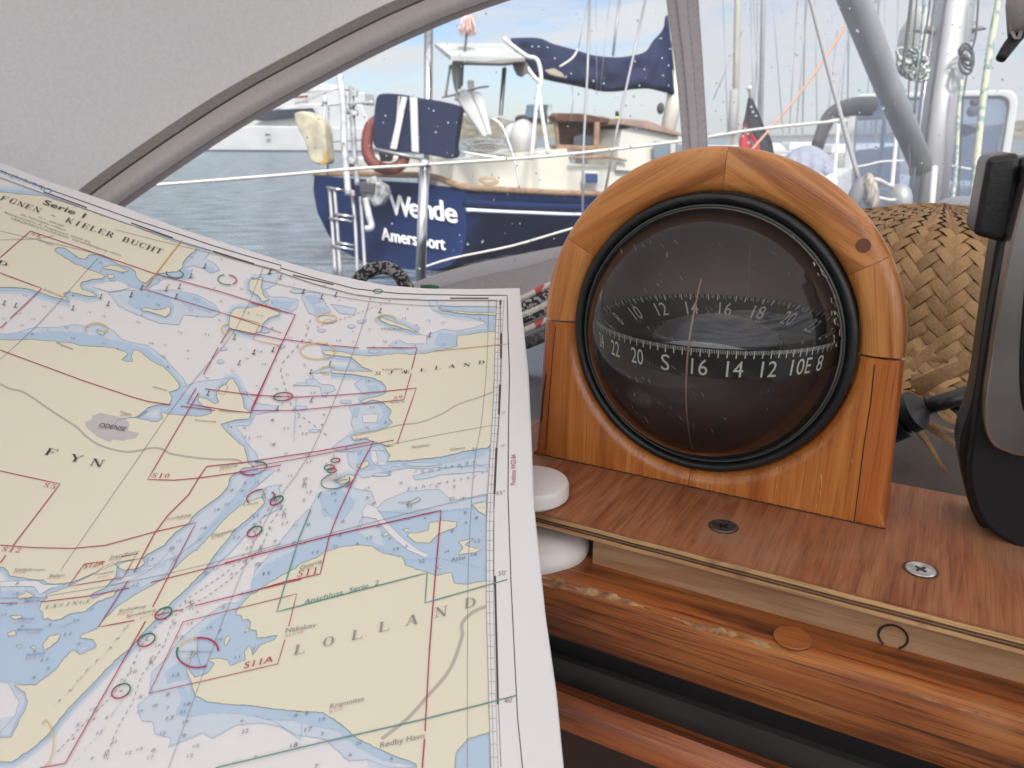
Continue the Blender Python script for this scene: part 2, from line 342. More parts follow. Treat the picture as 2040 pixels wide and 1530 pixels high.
def housing_piece(name, a0, a1, material, parent, round_out=0.0052, round_in=0.007, n=None, split=None):
    n = n or max(6, int(abs(a1 - a0) / 0.05)); g = G(); rows = []
    As = sorted([a0 + (a1 - a0) * i / n for i in range(n + 1)] + [q for q in (BOT0, BOT1, BOT0 + .004, BOT1 - .004) if min(a0, a1) < q < max(a0, a1)])
    for a in As:
        ro = outer(a); d = (math.cos(a), math.sin(a))
        isbot = (d[1] < 0 and abs((HC + d[1] * ro)) < 0.0006)
        rO = 0.0006 if isbot else round_out
        prof = [(RC, -0.02)]
        for k in range(6):
            w = math.pi / 2 * k / 5; prof.append((RC + round_in * (1 - math.cos(w)), -round_in * 0.8 * (1 - math.sin(w))))
        for k in range(8):
            w = math.pi / 2 * k / 7; prof.append((ro - rO * (1 - math.sin(w)), -rO * (1 - math.cos(w))))
        prof.append((ro, -THK) if isbot else (ro - .015, -THK))
        prof.append((RC, -THK))
        rows.append([F(d[0] * r, HC + d[1] * r, c) for r, c in prof])
    g.grid(rows)
    nc = len(rows[0])
    g.add(rows[0], [list(range(nc))[::-1]]); g.add(rows[-1], [list(range(nc))])
    o = build(name, g, material, parent, smooth='auto')
    if split:
        O1 = F(*face_hit(*split[0])) - ORG[parent]; O2 = F(*face_hit(*split[1])) - ORG[parent]; pn = (O2 - O1).cross(NN).normalized()
        pn = pn if (pn.dot(U) > 0) == split[2] else -pn
        bm = bmesh.new(); bm.from_mesh(o.data); bmesh.ops.bisect_plane(bm, geom=bm.verts[:] + bm.edges[:] + bm.faces[:], plane_co=O1, plane_no=pn)
        for f in bm.faces: f.material_index = 1 if (f.calc_center_median() - O1).dot(pn) > 0 else 0
        bm.to_mesh(o.data); bm.free(); o.data.set_sharp_from_angle(angle=math.radians(40))
    return o
comp = thing('ship_compass', O0, 'round domed marine compass in an arched varnished wooden housing standing on the plywood board', 'compass')
ob, od, ol = (0.51, 0.205, 0.058), (0.36, 0.12, 0.028), (0.62, 0.285, 0.09)
W_base = wood('varnished_teak_upright', (0.47, 0.165, 0.036), (0.33, 0.095, 0.02), V, (0.56, 0.22, 0.055), rough=0.28, rings=0.25, pores=0.75)
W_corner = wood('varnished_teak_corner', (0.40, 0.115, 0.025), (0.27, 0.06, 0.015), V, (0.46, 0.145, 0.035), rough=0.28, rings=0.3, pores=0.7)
def aw(i, ang, b=ob, d=od, l=ol): return wood('varnished_teak_arch_%d' % i, b, d, U * math.cos(ang) + V * math.sin(ang), l, rough=0.3, coat=0.3, rings=0.6, pores=0.78)
def fang(x, y): a, b = face_hit(x, y); return math.atan2(b - HC, a)
sR = fang(1758, 714); sL = fang(1115, 640); 
if sL < 0: sL += 2 * math.pi
a1 = fang(1738, 527); a2 = fang(1444, 340); a3 = fang(1160, 495)
gp = 0.0065
housing_piece('arch_segment', sR + gp, a1 - gp * .2, aw(1, math.radians(100)), comp)
housing_piece('arch_segment', a1 + gp * .2, a2 - gp * .2, aw(2, math.radians(150), (0.54, 0.215, 0.055), od, (0.66, 0.30, 0.09)), comp)
housing_piece('arch_segment', a2 + gp * .2, a3 - gp * .2, aw(3, math.radians(30), (0.49, 0.18, 0.042)), comp)
housing_piece('arch_segment', a3 + gp * .2, sL - gp, aw(4, math.radians(80)), comp)
bC = math.radians(-91)
e0 = sR - gp; e1 = sL + gp - 2 * math.pi
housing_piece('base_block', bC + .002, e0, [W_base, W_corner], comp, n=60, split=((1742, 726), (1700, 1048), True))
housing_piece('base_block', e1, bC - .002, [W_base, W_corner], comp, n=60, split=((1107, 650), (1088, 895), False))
# vertical glue lines and cracks of the lower blocks, plugged knot in the arch
def crack(pts, w, parent, name='glue_line'):
    g = G(); P = [face_hit(x, y) for x, y in pts]
    for i in range(len(P) - 1):
        a, b = P[i], P[i + 1]; dx, dy = b[0] - a[0], b[1] - a[1]; l = math.hypot(dx, dy); nx, ny = -dy / l * w, dx / l * w
        g.add([F(a[0] - nx, a[1] - ny, 0.00015), F(b[0] - nx, b[1] - ny, 0.00015), F(b[0] + nx, b[1] + ny, 0.00015), F(a[0] + nx, a[1] + ny, 0.00015)], [[0, 1, 2, 3]])
    return build(name, g, M['crackdark'], parent)
M['crackdark'] = mat('dark_glue_line', (0.03, 0.012, 0.006), rough=0.7)
crack([(1742, 726), (1735, 800), (1722, 880), (1712, 960), (1700, 1048)], 0.00022, comp)
crack([(1107, 650), (1100, 720), (1094, 800), (1088, 895)], 0.00018, comp)
crack([(1088, 745), (1082, 790), (1079, 840)], 0.00035, comp)
g = G(); rj = random.Random(8)
for k in range(110):
    a0_ = -LEG + 2 * LEG * k / 110; a1_ = a0_ + 2 * LEG / 110; h_ = .0003 + .0004 * rj.random(); g.add([F(a0_, 0, .0004), F(a1_, 0, .0004), F(a1_, h_, .0002), F(a0_, .0003 + .0003 * rj.random(), .0002)], [[0, 1, 2, 3]])
build('base_joint', g, M['crackdark'], comp)
g = G(); ka, kb = face_hit(1720, 489)
g.lathe(F(ka, kb, 0), [(0.0001, 0.0003), (0.0026, 0.0003), (0.0028, 0.0001)], NN, 20); build('knot', g, mat('dark_knot', (0.16, 0.055, 0.03), rough=0.4), comp)
# pale worn scratches in the varnish
g = G(); M['bare'] = mat('bare_wood_scratch', (0.62, 0.46, 0.25), rough=0.7)
for (x, y, l, w) in ((1636, 945, 26, .5), (1634, 975, 14, .3), (1548, 930, 14, .3), (1548, 965, 10, .25), (1697, 915, 10, .3), (1626, 1003, 8, .2)):
    a, b_ = face_hit(x, y); c, d_ = face_hit(x + 1, y + l); ww = w * 0.0004
    g.add([F(a - ww, b_, .0002), F(a + ww, b_, .0002), F(c + ww * .4, d_, .0002), F(c - ww * .4, d_, .0002)], [[0, 1, 2, 3]])
build('scratches', g, M['bare'], comp)
# bezel
CC = F(0, HC, 0)
g = G(); g.lathe(CC, [(0.0626, -0.006), (0.0626, -0.0012), (0.0620, -0.0002), (0.0608, 0.0004), (0.0592, 0.0000), (0.0583, -0.0014), (0.0580, -0.014)], NN, 96)
build('bezel', g, M['rubber'], comp, smooth=True)
g = G(); g.lathe(CC, [(0.0580, -0.006), (0.0580, -0.0012), (0.0574, -0.0004), (0.0569, -0.0006), (0.0564, -0.002)], NN, 96)
build('glass_rim', g, mat('greenish_glass_rim', (0.045, 0.06, 0.052), rough=0.25, spec=0.5), comp, smooth=True)
# bowl behind, glass in front
RS = 0.0605; KB = 0.022
SC = F(0.0, HC, -KB)
g = G(); rows = []
bowlm = mat('dark_compass_bowl', (0.24, 0.175, 0.16), rough=0.55, var=0.25, vs=16, bump=0.05)
g.lathe(SC, [(RS * math.sin(w), -RS * math.cos(w)) for w in [1.95 * k / 18 for k in range(19)]], NN, 64)
build('bowl', g, bowlm, comp, smooth=True)
g = G(); g.lathe(SC, [(RS * math.sin(w) + 1e-5, RS * math.cos(w)) for w in [math.acos(KB / RS) * k / 24 for k in range(25)]], NN, 96)
build('glass_dome', g, thin_clear('compass_glass', (0.90, 0.905, 0.89), gloss=1.0, haze=0.035, hazecol=(.55, .48, .45), rough=0.012), comp, smooth=True)
# card
CR = 0.0562
K0 = hit(1440, 634, SC, NN); K0 = Vector((SC.x, SC.y, K0.z)); cz = K0.z
cardm = mat('matt_black_card', (0.012, 0.012, 0.013), rough=0.5)
g = G(); g.lathe(K0, [(0.0001, -0.0112), (0.02, -0.0112), (CR - 0.0125, -0.0108), (CR - 0.0005, 0.0), (CR, -0.0002), (CR - 0.0014, -0.0128), (CR - 0.0085, -0.0150), (0.03, -0.0155), (0.0001, -0.0155)], UP, 120)
card = build('compass_card', g, cardm, comp, smooth='auto')
g = G(); g.lathe(K0 + UP * -0.0111, [(0.0001 + 0.0300 * math.sin(w), 0.0115 * math.cos(w)) for w in [math.pi / 2 * k / 14 for k in range(15)]], UP, 64)
build('float_dome', g, mat('glossy_dark_float', (0.17, 0.19, 0.23), rough=0.06, metal=0.6, spec=1.0, coat=1), comp, smooth=True)
pm = mat('pale_card_print', (0.78, 0.82, 0.72), rough=0.6)
# --- text outlines
_tc = {}
def text_mesh(s):
    if s in _tc: return _tc[s]
    cu = bpy.data.curves.new('t', 'FONT'); cu.body = s; cu.resolution_u = 3
    o = bpy.data.objects.new('t', cu); C.objects.link(o); bpy.context.view_layer.update()
    me = bpy.data.meshes.new_from_object(o.evaluated_get(bpy.context.evaluated_depsgraph_get()))
    vs = [(v.co.x, v.co.y) for v in me.vertices]; fs = [list(p.vertices) for p in me.polygons]
    bpy.data.objects.remove(o); bpy.data.curves.remove(cu); bpy.data.meshes.remove(me)
    _tc[s] = (vs, fs); return _tc[s]
CAPH = max(v[1] for v in text_mesh('H')[0])
def text_box(s):
    vs, fs = text_mesh(s); x0 = min(v[0] for v in vs); x1 = max(v[0] for v in vs)
    return [((v[0] - x0) / (x1 - x0), v[1] / CAPH) for v in vs], fs
def cone_front(ang, z):                                            # outer band of the card
    r = CR - 0.0014 * (-z / 0.0128) + 0.00012
    return K0 + Vector((math.sin(ang) * r, math.cos(ang) * r, z))
def pix_ang(x, y):
    """azimuth on the card's outer band that the photo shows at this pixel"""
    r = ray(x, y); ox, oy = CAM.x - K0.x, CAM.y - K0.y
    A = r.x ** 2 + r.y ** 2; B = 2 * (ox * r.x + oy * r.y); Cq = ox * ox + oy * oy - CR * CR
    D = B * B - 4 * A * Cq
    if D < 0: return None
    t = (-B - math.sqrt(D)) / (2 * A); return math.atan2(ox + r.x * t, oy + r.y * t) % (2 * math.pi)
labels = [('24', 1194, 240), ('22', 1222, 220), ('20', 1267, 200), ('S', 1325, 180), ('16', 1395, 160), ('14', 1468, 140), ('12', 1538, 120), ('10', 1596, 100), ('8', 1640, 80)]
pa = []
for s, x, brg in labels:
    a = pix_ang(x, 700)
    if a is not None: pa.append((brg, a, s))
def interp_ang(brg):
    P = sorted(pa)
    if brg <= P[0][0]: i = 0
    elif brg >= P[-1][0]: i = len(P) - 2
    else: i = max(k for k in range(len(P) - 1) if P[k][0] <= brg)
    t = (brg - P[i][0]) / (P[i + 1][0] - P[i][0]); return P[i][1] + (P[i + 1][1] - P[i][1]) * t
g = G()
for brg in range(62, 256):
    a = interp_ang(brg); big = brg % 10 == 0; mid = brg % 5 == 0
    ln = 0.0034 if big else 0.0032 if mid else 0.0018; w = 0.0042 if mid else 0.0019
    if brg % 2 and not mid: ln = 0.0015
    g.add([cone_front(a - w, -0.0004), cone_front(a + w, -0.0004), cone_front(a + w, -0.0004 - ln), cone_front(a - w, -0.0004 - ln)], [[0, 1, 2, 3]])
def band_text(s, a, wrad, z0, h, thick=0.0):
    vs, fs = text_box(s)
    g.add([cone_front(a - (u - 0.5) * wrad, z0 + v * h) for u, v in vs], fs)
for brg, a, s in pa:
    band_text(s, a, (0.118 if len(s) == 2 else 0.068), -0.0117, 0.0068)
band_text('E', interp_ang(91), 0.052, -0.0117, 0.0068)
# inner annulus, far side: numbers upright
def ann(ang, q, lift=0.00015):
    r = CR - 0.0005 - q + lift; z = -0.0108 * q / 0.012 + lift
    return K0 + Vector((math.sin(ang) * r, math.cos(ang) * r, z))
vd = math.atan2(K0.x - CAM.x, K0.y - CAM.y)
far0 = vd - math.radians(-4)
for k in range(-110, 111):
    a = far0 + math.radians(k) * 1.0 - math.radians(0); w = 0.0055 if k % 5 == 0 else 0.0022; q = 0.0028 if k % 5 == 0 else 0.0018
    g.add([ann(a - w, 0.0002), ann(a + w, 0.0002), ann(a + w, q), ann(a - w, q)], [[0, 1, 2, 3]])
for s, k in (('6', -100), ('8', -80), ('10', -60), ('12', -40), ('14', -20), ('16', 0), ('18', 20), ('20', 40), ('22', 60), ('24', 80)):
    a = far0 + math.radians(k); vs, fs = text_box(s); wr = 0.13 if len(s) == 2 else 0.065
    g.add([ann(a + (u - 0.5) * wr, 0.0098 - v * 0.0060) for u, v in vs], fs)
# small diamond marks on the inner disc
for (dx, dy, sx, sy) in ((0.019, 0.033, 0.005, 0.003),):
    c = K0 + Vector((dx, dy, -0.0100))
    g.add([c + Vector((-sx, 0, 0)), c + Vector((0, -sy, 0)), c + Vector((sx, 0, 0)), c + Vector((0, sy, 0))], [[0, 1, 2, 3]])
build('card_print', g, pm, card)
# lubber line, rear pin
g = G(); pts = []
for (x, y) in ((1397, 556), (1385, 610), (1375, 665), (1369, 720), (1367, 790), (1371, 850), (1379, 893)):
    r = ray(x, y).normalized(); oc = CAM - SC; b_ = oc.dot(r); rr = RS * 0.972; dd = b_ * b_ - (oc.dot(oc) - rr * rr); t = -b_ - math.sqrt(max(dd, 0)); pts.append(CAM + r * t)
g.tube(pts, [0.00025, 0.00042, 0.00045, 0.00042, 0.0003, 0.0002], 6, smooth=6)
build('lubber_line', g, mat('pinkish_brass_wire', (0.55, 0.36, 0.27), rough=0.45), comp, smooth=True)
g = G(); g.tube([hit(1495, 488, SC - NN * 0.035, NN), hit(1490, 592, SC - NN * 0.035, NN)], 0.0004, 6); build('rear_pin', g, mat('grey_pin', (0.2, 0.19, 0.2)), comp)

# fine wear scratches in the glass, plus straw reflections painted as pale flecks
g = G(); rs_ = random.Random(21)
def onglass(x, y, f=1.0015):
    r = ray(x, y).normalized(); oc = CAM - SC; b_ = oc.dot(r); rr = RS * f; q = b_ * b_ - (oc.dot(oc) - rr * rr)
    return CAM + r * (-b_ - math.sqrt(q)) if q > 0 else None
for k in range(150):
    if k % 3 == 2 and k < 120: continue
    if k < 90: x, y, l, a = rs_.uniform(1215, 1420), rs_.uniform(470, 870), rs_.uniform(4, 13), math.radians(rs_.gauss(62, 9))
    elif k < 120: x, y, l, a = rs_.uniform(1420, 1620), rs_.uniform(470, 860), rs_.uniform(3, 9), math.radians(rs_.gauss(70, 40))
    else: t = rs_.uniform(-.9, .25); x, y, l, a = 1437 + 232 * math.cos(t) + rs_.gauss(0, 7), 655 + 232 * math.sin(t) + rs_.gauss(0, 5), rs_.uniform(4, 13), t + math.pi / 2 + rs_.gauss(0, .2)  # right arc: pale flecks standing in for reflected straw
    p, q = onglass(x, y), onglass(x + l * math.cos(a), y + l * math.sin(a))
    if p and q: g.tube([p, q], rs_.uniform(.00004, .00009) if k < 120 else rs_.uniform(.0001, .0003), 4)
stuff(build('scratches_and_reflections', g, mat('pale_scratch_reflection', (.30, .28, .24), rough=.6), comp))

# ------------------------------------------------------------------ plywood board, batten, screws
bT = -0.0002
def zpoly(pts, z): return [on_z(x, y, z) for x, y in pts]
def topline(x0, y0, x1, y1): return on_z(x0, y0, ZB + bT), on_z(x1, y1, ZB + bT)
Ffront = lambda a: None
fa = on_z(1069, 1030, ZB + bT); fb = on_z(2040, 1252, ZB + bT)
sB = (fb - O0).dot(FWD)                                           # forward offset of the board's front edge
print('board edge offsets', (fa - O0).dot(FWD), sB)
sB = ((fa - O0).dot(FWD) + sB) / 2
aL = (on_z(1040, 1033, ZB) - O0).dot(U) - 0.05; 
def W(a, s, z): return O0 + U * a + FWD * s + Vector((0, 0, z))   # own-boat coordinates: along, forward, up from the board
bk = (on_z(1775, 961, ZB) - O0).dot(FWD)
bk2 = (on_z(1923, 987, ZB) - O0).dot(FWD)
print('back', bk, bk2, 'aL', aL)
BACK = (bk + bk2) / 2
plywood_top = wood('worn_plywood_veneer', (0.33, 0.125, 0.05), (0.22, 0.075, 0.03), FWD, (0.40, 0.165, 0.07), rough=0.6, coat=0.0, gscale=2.3, pores=0.66, rings=0.12, wear=((0.36, 0.22, 0.14), 11, 0.57, 0.55))
PT = 0.0070
# ply edge: five veneers as thin strips
board = thing('plywood_board', W(0, sB + 0.05, -PT), 'worn reddish plywood board under the compass with two screws and bare layered edge', 'board')
aR = 0.36
g = G(); g.prism([W(aL, sB, bT), W(aR, sB, bT), W(aR, BACK, bT), W(aL, BACK, bT)], (0, 0, -0.0012)); build('top_veneer', g, plywood_top, board)
pe = [(0.58, 0.37, 0.17), (0.16, 0.075, 0.045), (0.42, 0.27, 0.13), (0.18, 0.09, 0.055), (0.55, 0.35, 0.17)]
hh = [0.0019, 0.0010, 0.0002, 0.0009, 0.0018]; z = -0.0014
for i in range(5):
    g = G(); n = 120; rows = []
    for k in range(n + 1):
        a = aL + (aR - aL) * k / n; j = 0.00035 * noise.noise(Vector((a * 60, i * 3, 0))) + (0.0006 if i % 2 else 0.0)
        jz = 0.0003 * noise.noise(Vector((a * 45, i * 3, 5)))
        rows.append([W(a, sB + j, z + jz * 0), W(a, sB + j, z - hh[i]), W(a, sB + 0.02, z - hh[i]), W(a, sB + 0.02, z)])
    g.grid(rows); z -= hh[i]
    build('veneer_edge', g, wood('ply_layer_%d' % i, pe[i], tuple(c * 0.7 for c in pe[i]), U, tuple(c * 1.15 for c in pe[i]), rough=0.8, coat=0, pores=0.7, wear=((0.1, 0.05, 0.03), 60, 0.6, 0.6)), board)
g = G(); g.prism([W(aL, sB + .001, -.0014), W(aR, sB + .001, -.0014), W(aR, BACK, -.0014), W(aL, BACK, -.0014)], (0, 0, z + 0.0016)); build('core', g, plywood_top, board)
def screw(x, y, parent, tint):
    c = on_z(x, y, ZB); g = G()
    g.lathe(c + UP * 0.0001, [(0.0001, 0.0001), (0.0030, 0.0002), (0.0051, 0.0004), (0.0056, -0.0002)], UP, 28)
    s = build('screw', g, mat('zinc_screw', tint, rough=0.38, metal=0.7, var=0.35, vs=300), parent, smooth='auto')
    g = G(); r = random.uniform(0.3, 1.2); X = Vector((math.cos(r), math.sin(r), 0)); Y = Vector((-math.sin(r), math.cos(r), 0))
    g.box(c + UP * 0.0004, X * 0.0023, Y * 0.00045, UP * 0.0001); g.box(c + UP * 0.00042, X * 0.00045, Y * 0.0023, UP * 0.0001)
    build('cross_slot', g, M['black'], s)
    g = G(); g.lathe(c + UP * 0.00003, [(0.0055, 0.0002), (0.0062, 0.0001)], UP, 28); build('countersink', g, mat('dark_countersink', (0.06, 0.035, 0.025), rough=0.8), s)
screw(1441, 1049, board, (0.16, 0.14, 0.13)); screw(1834, 1135, board, (0.66, 0.66, 0.63))
def prof(y, s, x=1500):
    """forward offset s and the height (from the board) where column x shows y at that offset"""
    O = O0 + FWD * s; p = hit(x, y, O, FWD); return (s, (p - O0).z)
def extrude(prf, a0, a1, n=1, close=True):
    g = G(); rows = [[W(a0 + (a1 - a0) * i / n, s, z) for s, z in prf] for i in range(n + 1)]
    g.grid(rows, closed=close); m = len(prf)
    g.add(rows[0], [list(range(m))[::-1]]); g.add(rows[-1], [list(range(m))]); return g
p0 = prof(1158, sB + .006); p1 = prof(1219, sB + .006)
bat_a = ((hit(1181, 1100, O0 + FWD * (sB + .006), FWD)) - O0).dot(U)
g = extrude([(sB + .006, -PT - .0004), (sB + .006, p1[1] - .004), (BACK - 0.01, p1[1] - .004), (BACK - 0.01, -PT - .0004)], bat_a, aR, 1)
batten = build('support_batten', g, wood('raw_pine_batten', (0.38, 0.225, 0.12), (0.27, 0.15, 0.08), U, (0.44, 0.28, 0.16), rough=0.75, coat=0, gscale=1.2, pores=0.85, rings=0.25), board, bevel=0.001)
g = G(); q0 = hit(1779, 1268, O0 + FWD * (sB + .006), FWD)
g.tube([q0 + U * (math.cos(w) * .0048) + UP * (math.sin(w) * .0048) - FWD * .0002 for w in [math.pi * 2 * k / 20 * 0.86 - 1.0 for k in range(20)]], 0.00045, 5)
build('ring_mark', g, M['crackdark'], batten)

# ------------------------------------------------------------------ teak coaming below
trim = thing('companionway_trim', W(0, sB, -0.1), 'varnished teak rail over a black sliding panel and a second teak rail below the plywood board', 'wood trim')
t0 = prof(1214, sB + .005); t1 = prof(1272, sB - .014); t2 = prof(1290, sB - .018); t3 = prof(1340, sB - .0205); t4 = prof(1400, sB - .018)
zt = t0[1]
teakA = wood('old_varnished_teak_rail', (0.33, 0.098, 0.024), (0.08, 0.022, 0.009), U, (0.46, 0.18, 0.045), rough=0.36, coat=0.25, gscale=1.1, pores=0.34, rings=0.6, wear=((0.42, 0.2, 0.08), 18, 0.62, 0.5))
teakB = wood('reddish_teak_lower_rail', (0.42, 0.12, 0.034), (0.16, 0.04, 0.014), U, (0.52, 0.19, 0.058), rough=0.38, coat=0.25, gscale=0.8, pores=0.6, rings=0.5)
A0 = aL - 0.05; A1 = 0.34
pr = [(BACK, zt), (t0[0], zt), (sB - .008, (zt + t1[1]) / 2 + .0012), t1, t2, t3, (t4[0] - .0015, t4[1] + .005), (t4[0] - .0003, t4[1] + .0012), t4, (sB + .01, t4[1] - .001), (BACK, t4[1] - .001)]
build('upper_rail', extrude(pr, A0, A1, 4), teakA, trim, smooth='auto')
b0 = prof(1395, sB - .006); b1 = prof(1446, sB - .007); b2 = prof(1509, sB - .012)
panm = mat('scuffed_black_panel', (0.022, 0.022, 0.026), rough=0.3, var=0.5, vs=14, col2=(0.055, 0.053, 0.052), stretch=(1, 1, 3))
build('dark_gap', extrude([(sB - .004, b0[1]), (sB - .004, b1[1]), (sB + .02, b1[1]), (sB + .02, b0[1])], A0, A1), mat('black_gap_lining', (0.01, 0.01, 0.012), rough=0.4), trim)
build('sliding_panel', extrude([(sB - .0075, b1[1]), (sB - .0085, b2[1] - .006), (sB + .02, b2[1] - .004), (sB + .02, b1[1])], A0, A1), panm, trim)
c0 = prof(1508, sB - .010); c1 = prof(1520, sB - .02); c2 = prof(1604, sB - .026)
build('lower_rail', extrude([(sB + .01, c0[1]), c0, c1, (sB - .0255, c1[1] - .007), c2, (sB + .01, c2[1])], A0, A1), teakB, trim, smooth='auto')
build('lower_board', extrude([(sB - .012, c2[1] + .002), (sB - .008, c2[1] - .12), (sB + .01, c2[1] - .12), (sB + .01, c2[1] + .002)], A0, A1), mat('dark_brown_board', (.05, .025, .016), rough=.5), trim)  # dark red-brown board filling in below the lower rail
# round wood plug, pale chipped edge
g = G(); pc = hit(1580, 1260, O0 + FWD * (sB - .008), FWD); sl_ = Vector((0, 0, 1))
tn = (FWD * (t1[1] - zt) * -1 + UP * (t1[0] - t0[0]) * -1).normalized(); tn = tn if tn.z > 0 else -tn
zpl = zt + (t1[1] - zt) * ((t0[0] - (pc - O0).dot(FWD)) / (t0[0] - t1[0]))
zpl = (zt + t1[1]) / 2 + .0012; pc = Vector((pc.x, pc.y, O0.z + zpl + .0002)); g.lathe(pc, [(0.0001, .0001), (.0066, .0001), (.0068, -.0004)], tn, 28)
build('wood_plug', g, wood('teak_plug', (0.36, 0.12, 0.03), (0.28, 0.09, 0.022), U, None, rough=.4, coat=.2), trim, smooth='auto')
g = G()
def worn(a0, a1, seed, wmax, q0=.5):
    n = 70; rows = []
    for k in range(n + 1):
        t = k / n; a = a0 + (a1 - a0) * t; e = math.sin(math.pi * t) ** .5
        c_ = q0 + .35 * noise.noise(Vector((a * 60, seed, 1))); h = wmax * e * max(.03, .55 + 1.1 * noise.noise(Vector((a * 130, seed, 4))) + .5 * noise.noise(Vector((a * 420, seed, 7))))
        row = []
        for q in (c_ - h, c_, c_ + h):
            s0 = t1[0] + (t2[0] - t1[0]) * q; z0 = t1[1] + (t2[1] - t1[1]) * q; row.append(W(a, s0, z0) - FWD * .00003 + UP * .00006)
        rows.append(row)
    g.grid(rows)
worn(bat_a - .016, bat_a + .034, 2, .62, .15); worn(bat_a + .043, bat_a + .083, 5, .5, .35); worn(bat_a + .12, bat_a + .15, 9, .16, .8); worn(bat_a - .02, bat_a + .0, 12, .25, .9)
build('bare_chips', g, mat('bare_chipped_teak', (0.50, 0.31, 0.15), rough=.8, var=.5, vs=170, col2=(0.13, 0.06, 0.03)), trim)

# ------------------------------------------------------------------ white plastic spool gripping the board's left corner
sp = thing('plastic_spool', on_z(1075, 980, ZB), 'white round plastic spool clamped over and under the left end of the plywood board', 'plastic spool')
c = on_z(1058, 988, ZB); g = G(); g.lathe(c, [(.0001, .0085), (.0135, .0085), (.0165, .0078), (.0172, .0062), (.0172, .0012), (.016, 0)], UP, 48); build('upper_disc', g, M['whiteplastic'], sp, smooth='auto')
c2_ = c + FWD * -.006 + U * 0.006 + UP * -.0035; g = G(); g.lathe(c2_ + UP * -.0225, [(.0001, .013), (.019, .013), (.0235, .0095), (.0242, .0065), (.0225, .0025), (.015, .0)], UP, 48); build('lower_disc', g, M['whiteplastic'], sp, smooth='auto')
g = G(); g.lathe(c + UP * -.012, [(.006, 0), (.006, .013)], UP, 24); build('stem', g, M['whiteplastic'], sp)

# ------------------------------------------------------------------ cabin top
DZ = ZB - 0.028
DK = DZ - 0.002
deckm = mat('glossy_grey_deck', (0.075, 0.08, 0.09), rough=0.16, spec=0.35, var=0.3, vs=6, coat=0.1, bump=0.1, bs=18)
def WZ(a, s, z): p = O0 + U * a + FWD * s; return Vector((p.x, p.y, z))
g = G(); g.prism([on_z(x, y, DK) for x, y in ((420, 820), (600, 690), (760, 612), (1000, 566), (1180, 528), (1400, 490), (1700, 420), (2000, 395), (2700, 520), (2700, 1060), (420, 1060))], (0, 0, -1.25)); structure(build('cabin_deck', g, deckm))

cpm = mat('dark_cockpit_lining', (0.10, 0.085, 0.08), rough=0.7, var=0.4, vs=4)  # unseen cockpit added behind the camera, dark to keep water out of reflections
g = G(); s0, s1 = sB - 0.55, sB - 2.9
for a0_, a1_, z0_, z1_, p_, q_ in ((-1.25, 1.15, .72, .76, s1, s0), (-1.33, -1.25, .72, 1.62, s1, s0), (1.15, 1.23, .72, 1.62, s1, s0), (-1.33, 1.23, .72, 1.66, s1 - .08, s1), (-1.25, -.8, .76, 1.14, s1, s0), (.7, 1.15, .76, 1.14, s1, s0)):
    g.prism([WZ(a0_, p_, z0_), WZ(a1_, p_, z0_), WZ(a1_, q_, z0_), WZ(a0_, q_, z0_)], (0, 0, z1_ - z0_))
structure(build('cockpit', g, cpm))
# ------------------------------------------------------------------ nautical chart (a bent printed sheet)
def inv_depth(x, y):
    v = 2.13 + 0.0015 * (y - 765)
    u = (x - 1040) / 1000.0
    v += -0.10 * u * u * 1.0 + 0.05 * math.sin((x + y * 0.3) / 260.0) * 0.5
    return 1.3 * v
def PP(x, y, k=0): return CAM + ray(x, y) * (1.0 / inv_depth(x, y)) * (1 - k * 0.00028)
topc = [(-250, 215), (0, 323), (98, 362), (163, 383), (248, 413), (359, 455), (457, 487), (560, 519), (640, 542), (706, 556), (765, 568), (853, 575), (941, 576), (1035, 574)]
rgt = [(574, 1035), (744, 1053), (850, 1058), (1006, 1064), (1228, 1087), (1383, 1109), (1530, 1123), (1750, 1146)]
def itp(T, x):
    for i in range(len(T) - 1):
        if x <= T[i + 1][0]: break
    a, b = T[i], T[i + 1]; return a[1] + (b[1] - a[1]) * (x - a[0]) / (b[0] - a[0])
g = G(); rows = []
for i in range(61):
    t = i / 60; row = []
    xr = itp(rgt, 574 + t * 1176)
    for j in range(81):
        s_ = j / 80; xt = -250 + s_ * 1285; y = itp(topc, xt); y = y + t * (1750 - y); x = -250 + s_ * (xr + 250)
        row.append(PP(x, y))
    rows.append(row)
g.grid(rows)
CHORG = PP(500, 1100)
M['paper'] = mat('chart_paper', (0.71, 0.705, 0.72), rough=0.45, var=0.02, vs=3, spec=0.35)
chart = thing('nautical_chart', CHORG, 'large curved paper sea chart with yellow islands, blue shallows and magenta frames', 'nautical chart')
build('sheet', g, M['paper'], chart, smooth=True)
def pm_(n, c, r=0.5): m = mat('ink_' + n, c, rough=r, spec=0.3); return m
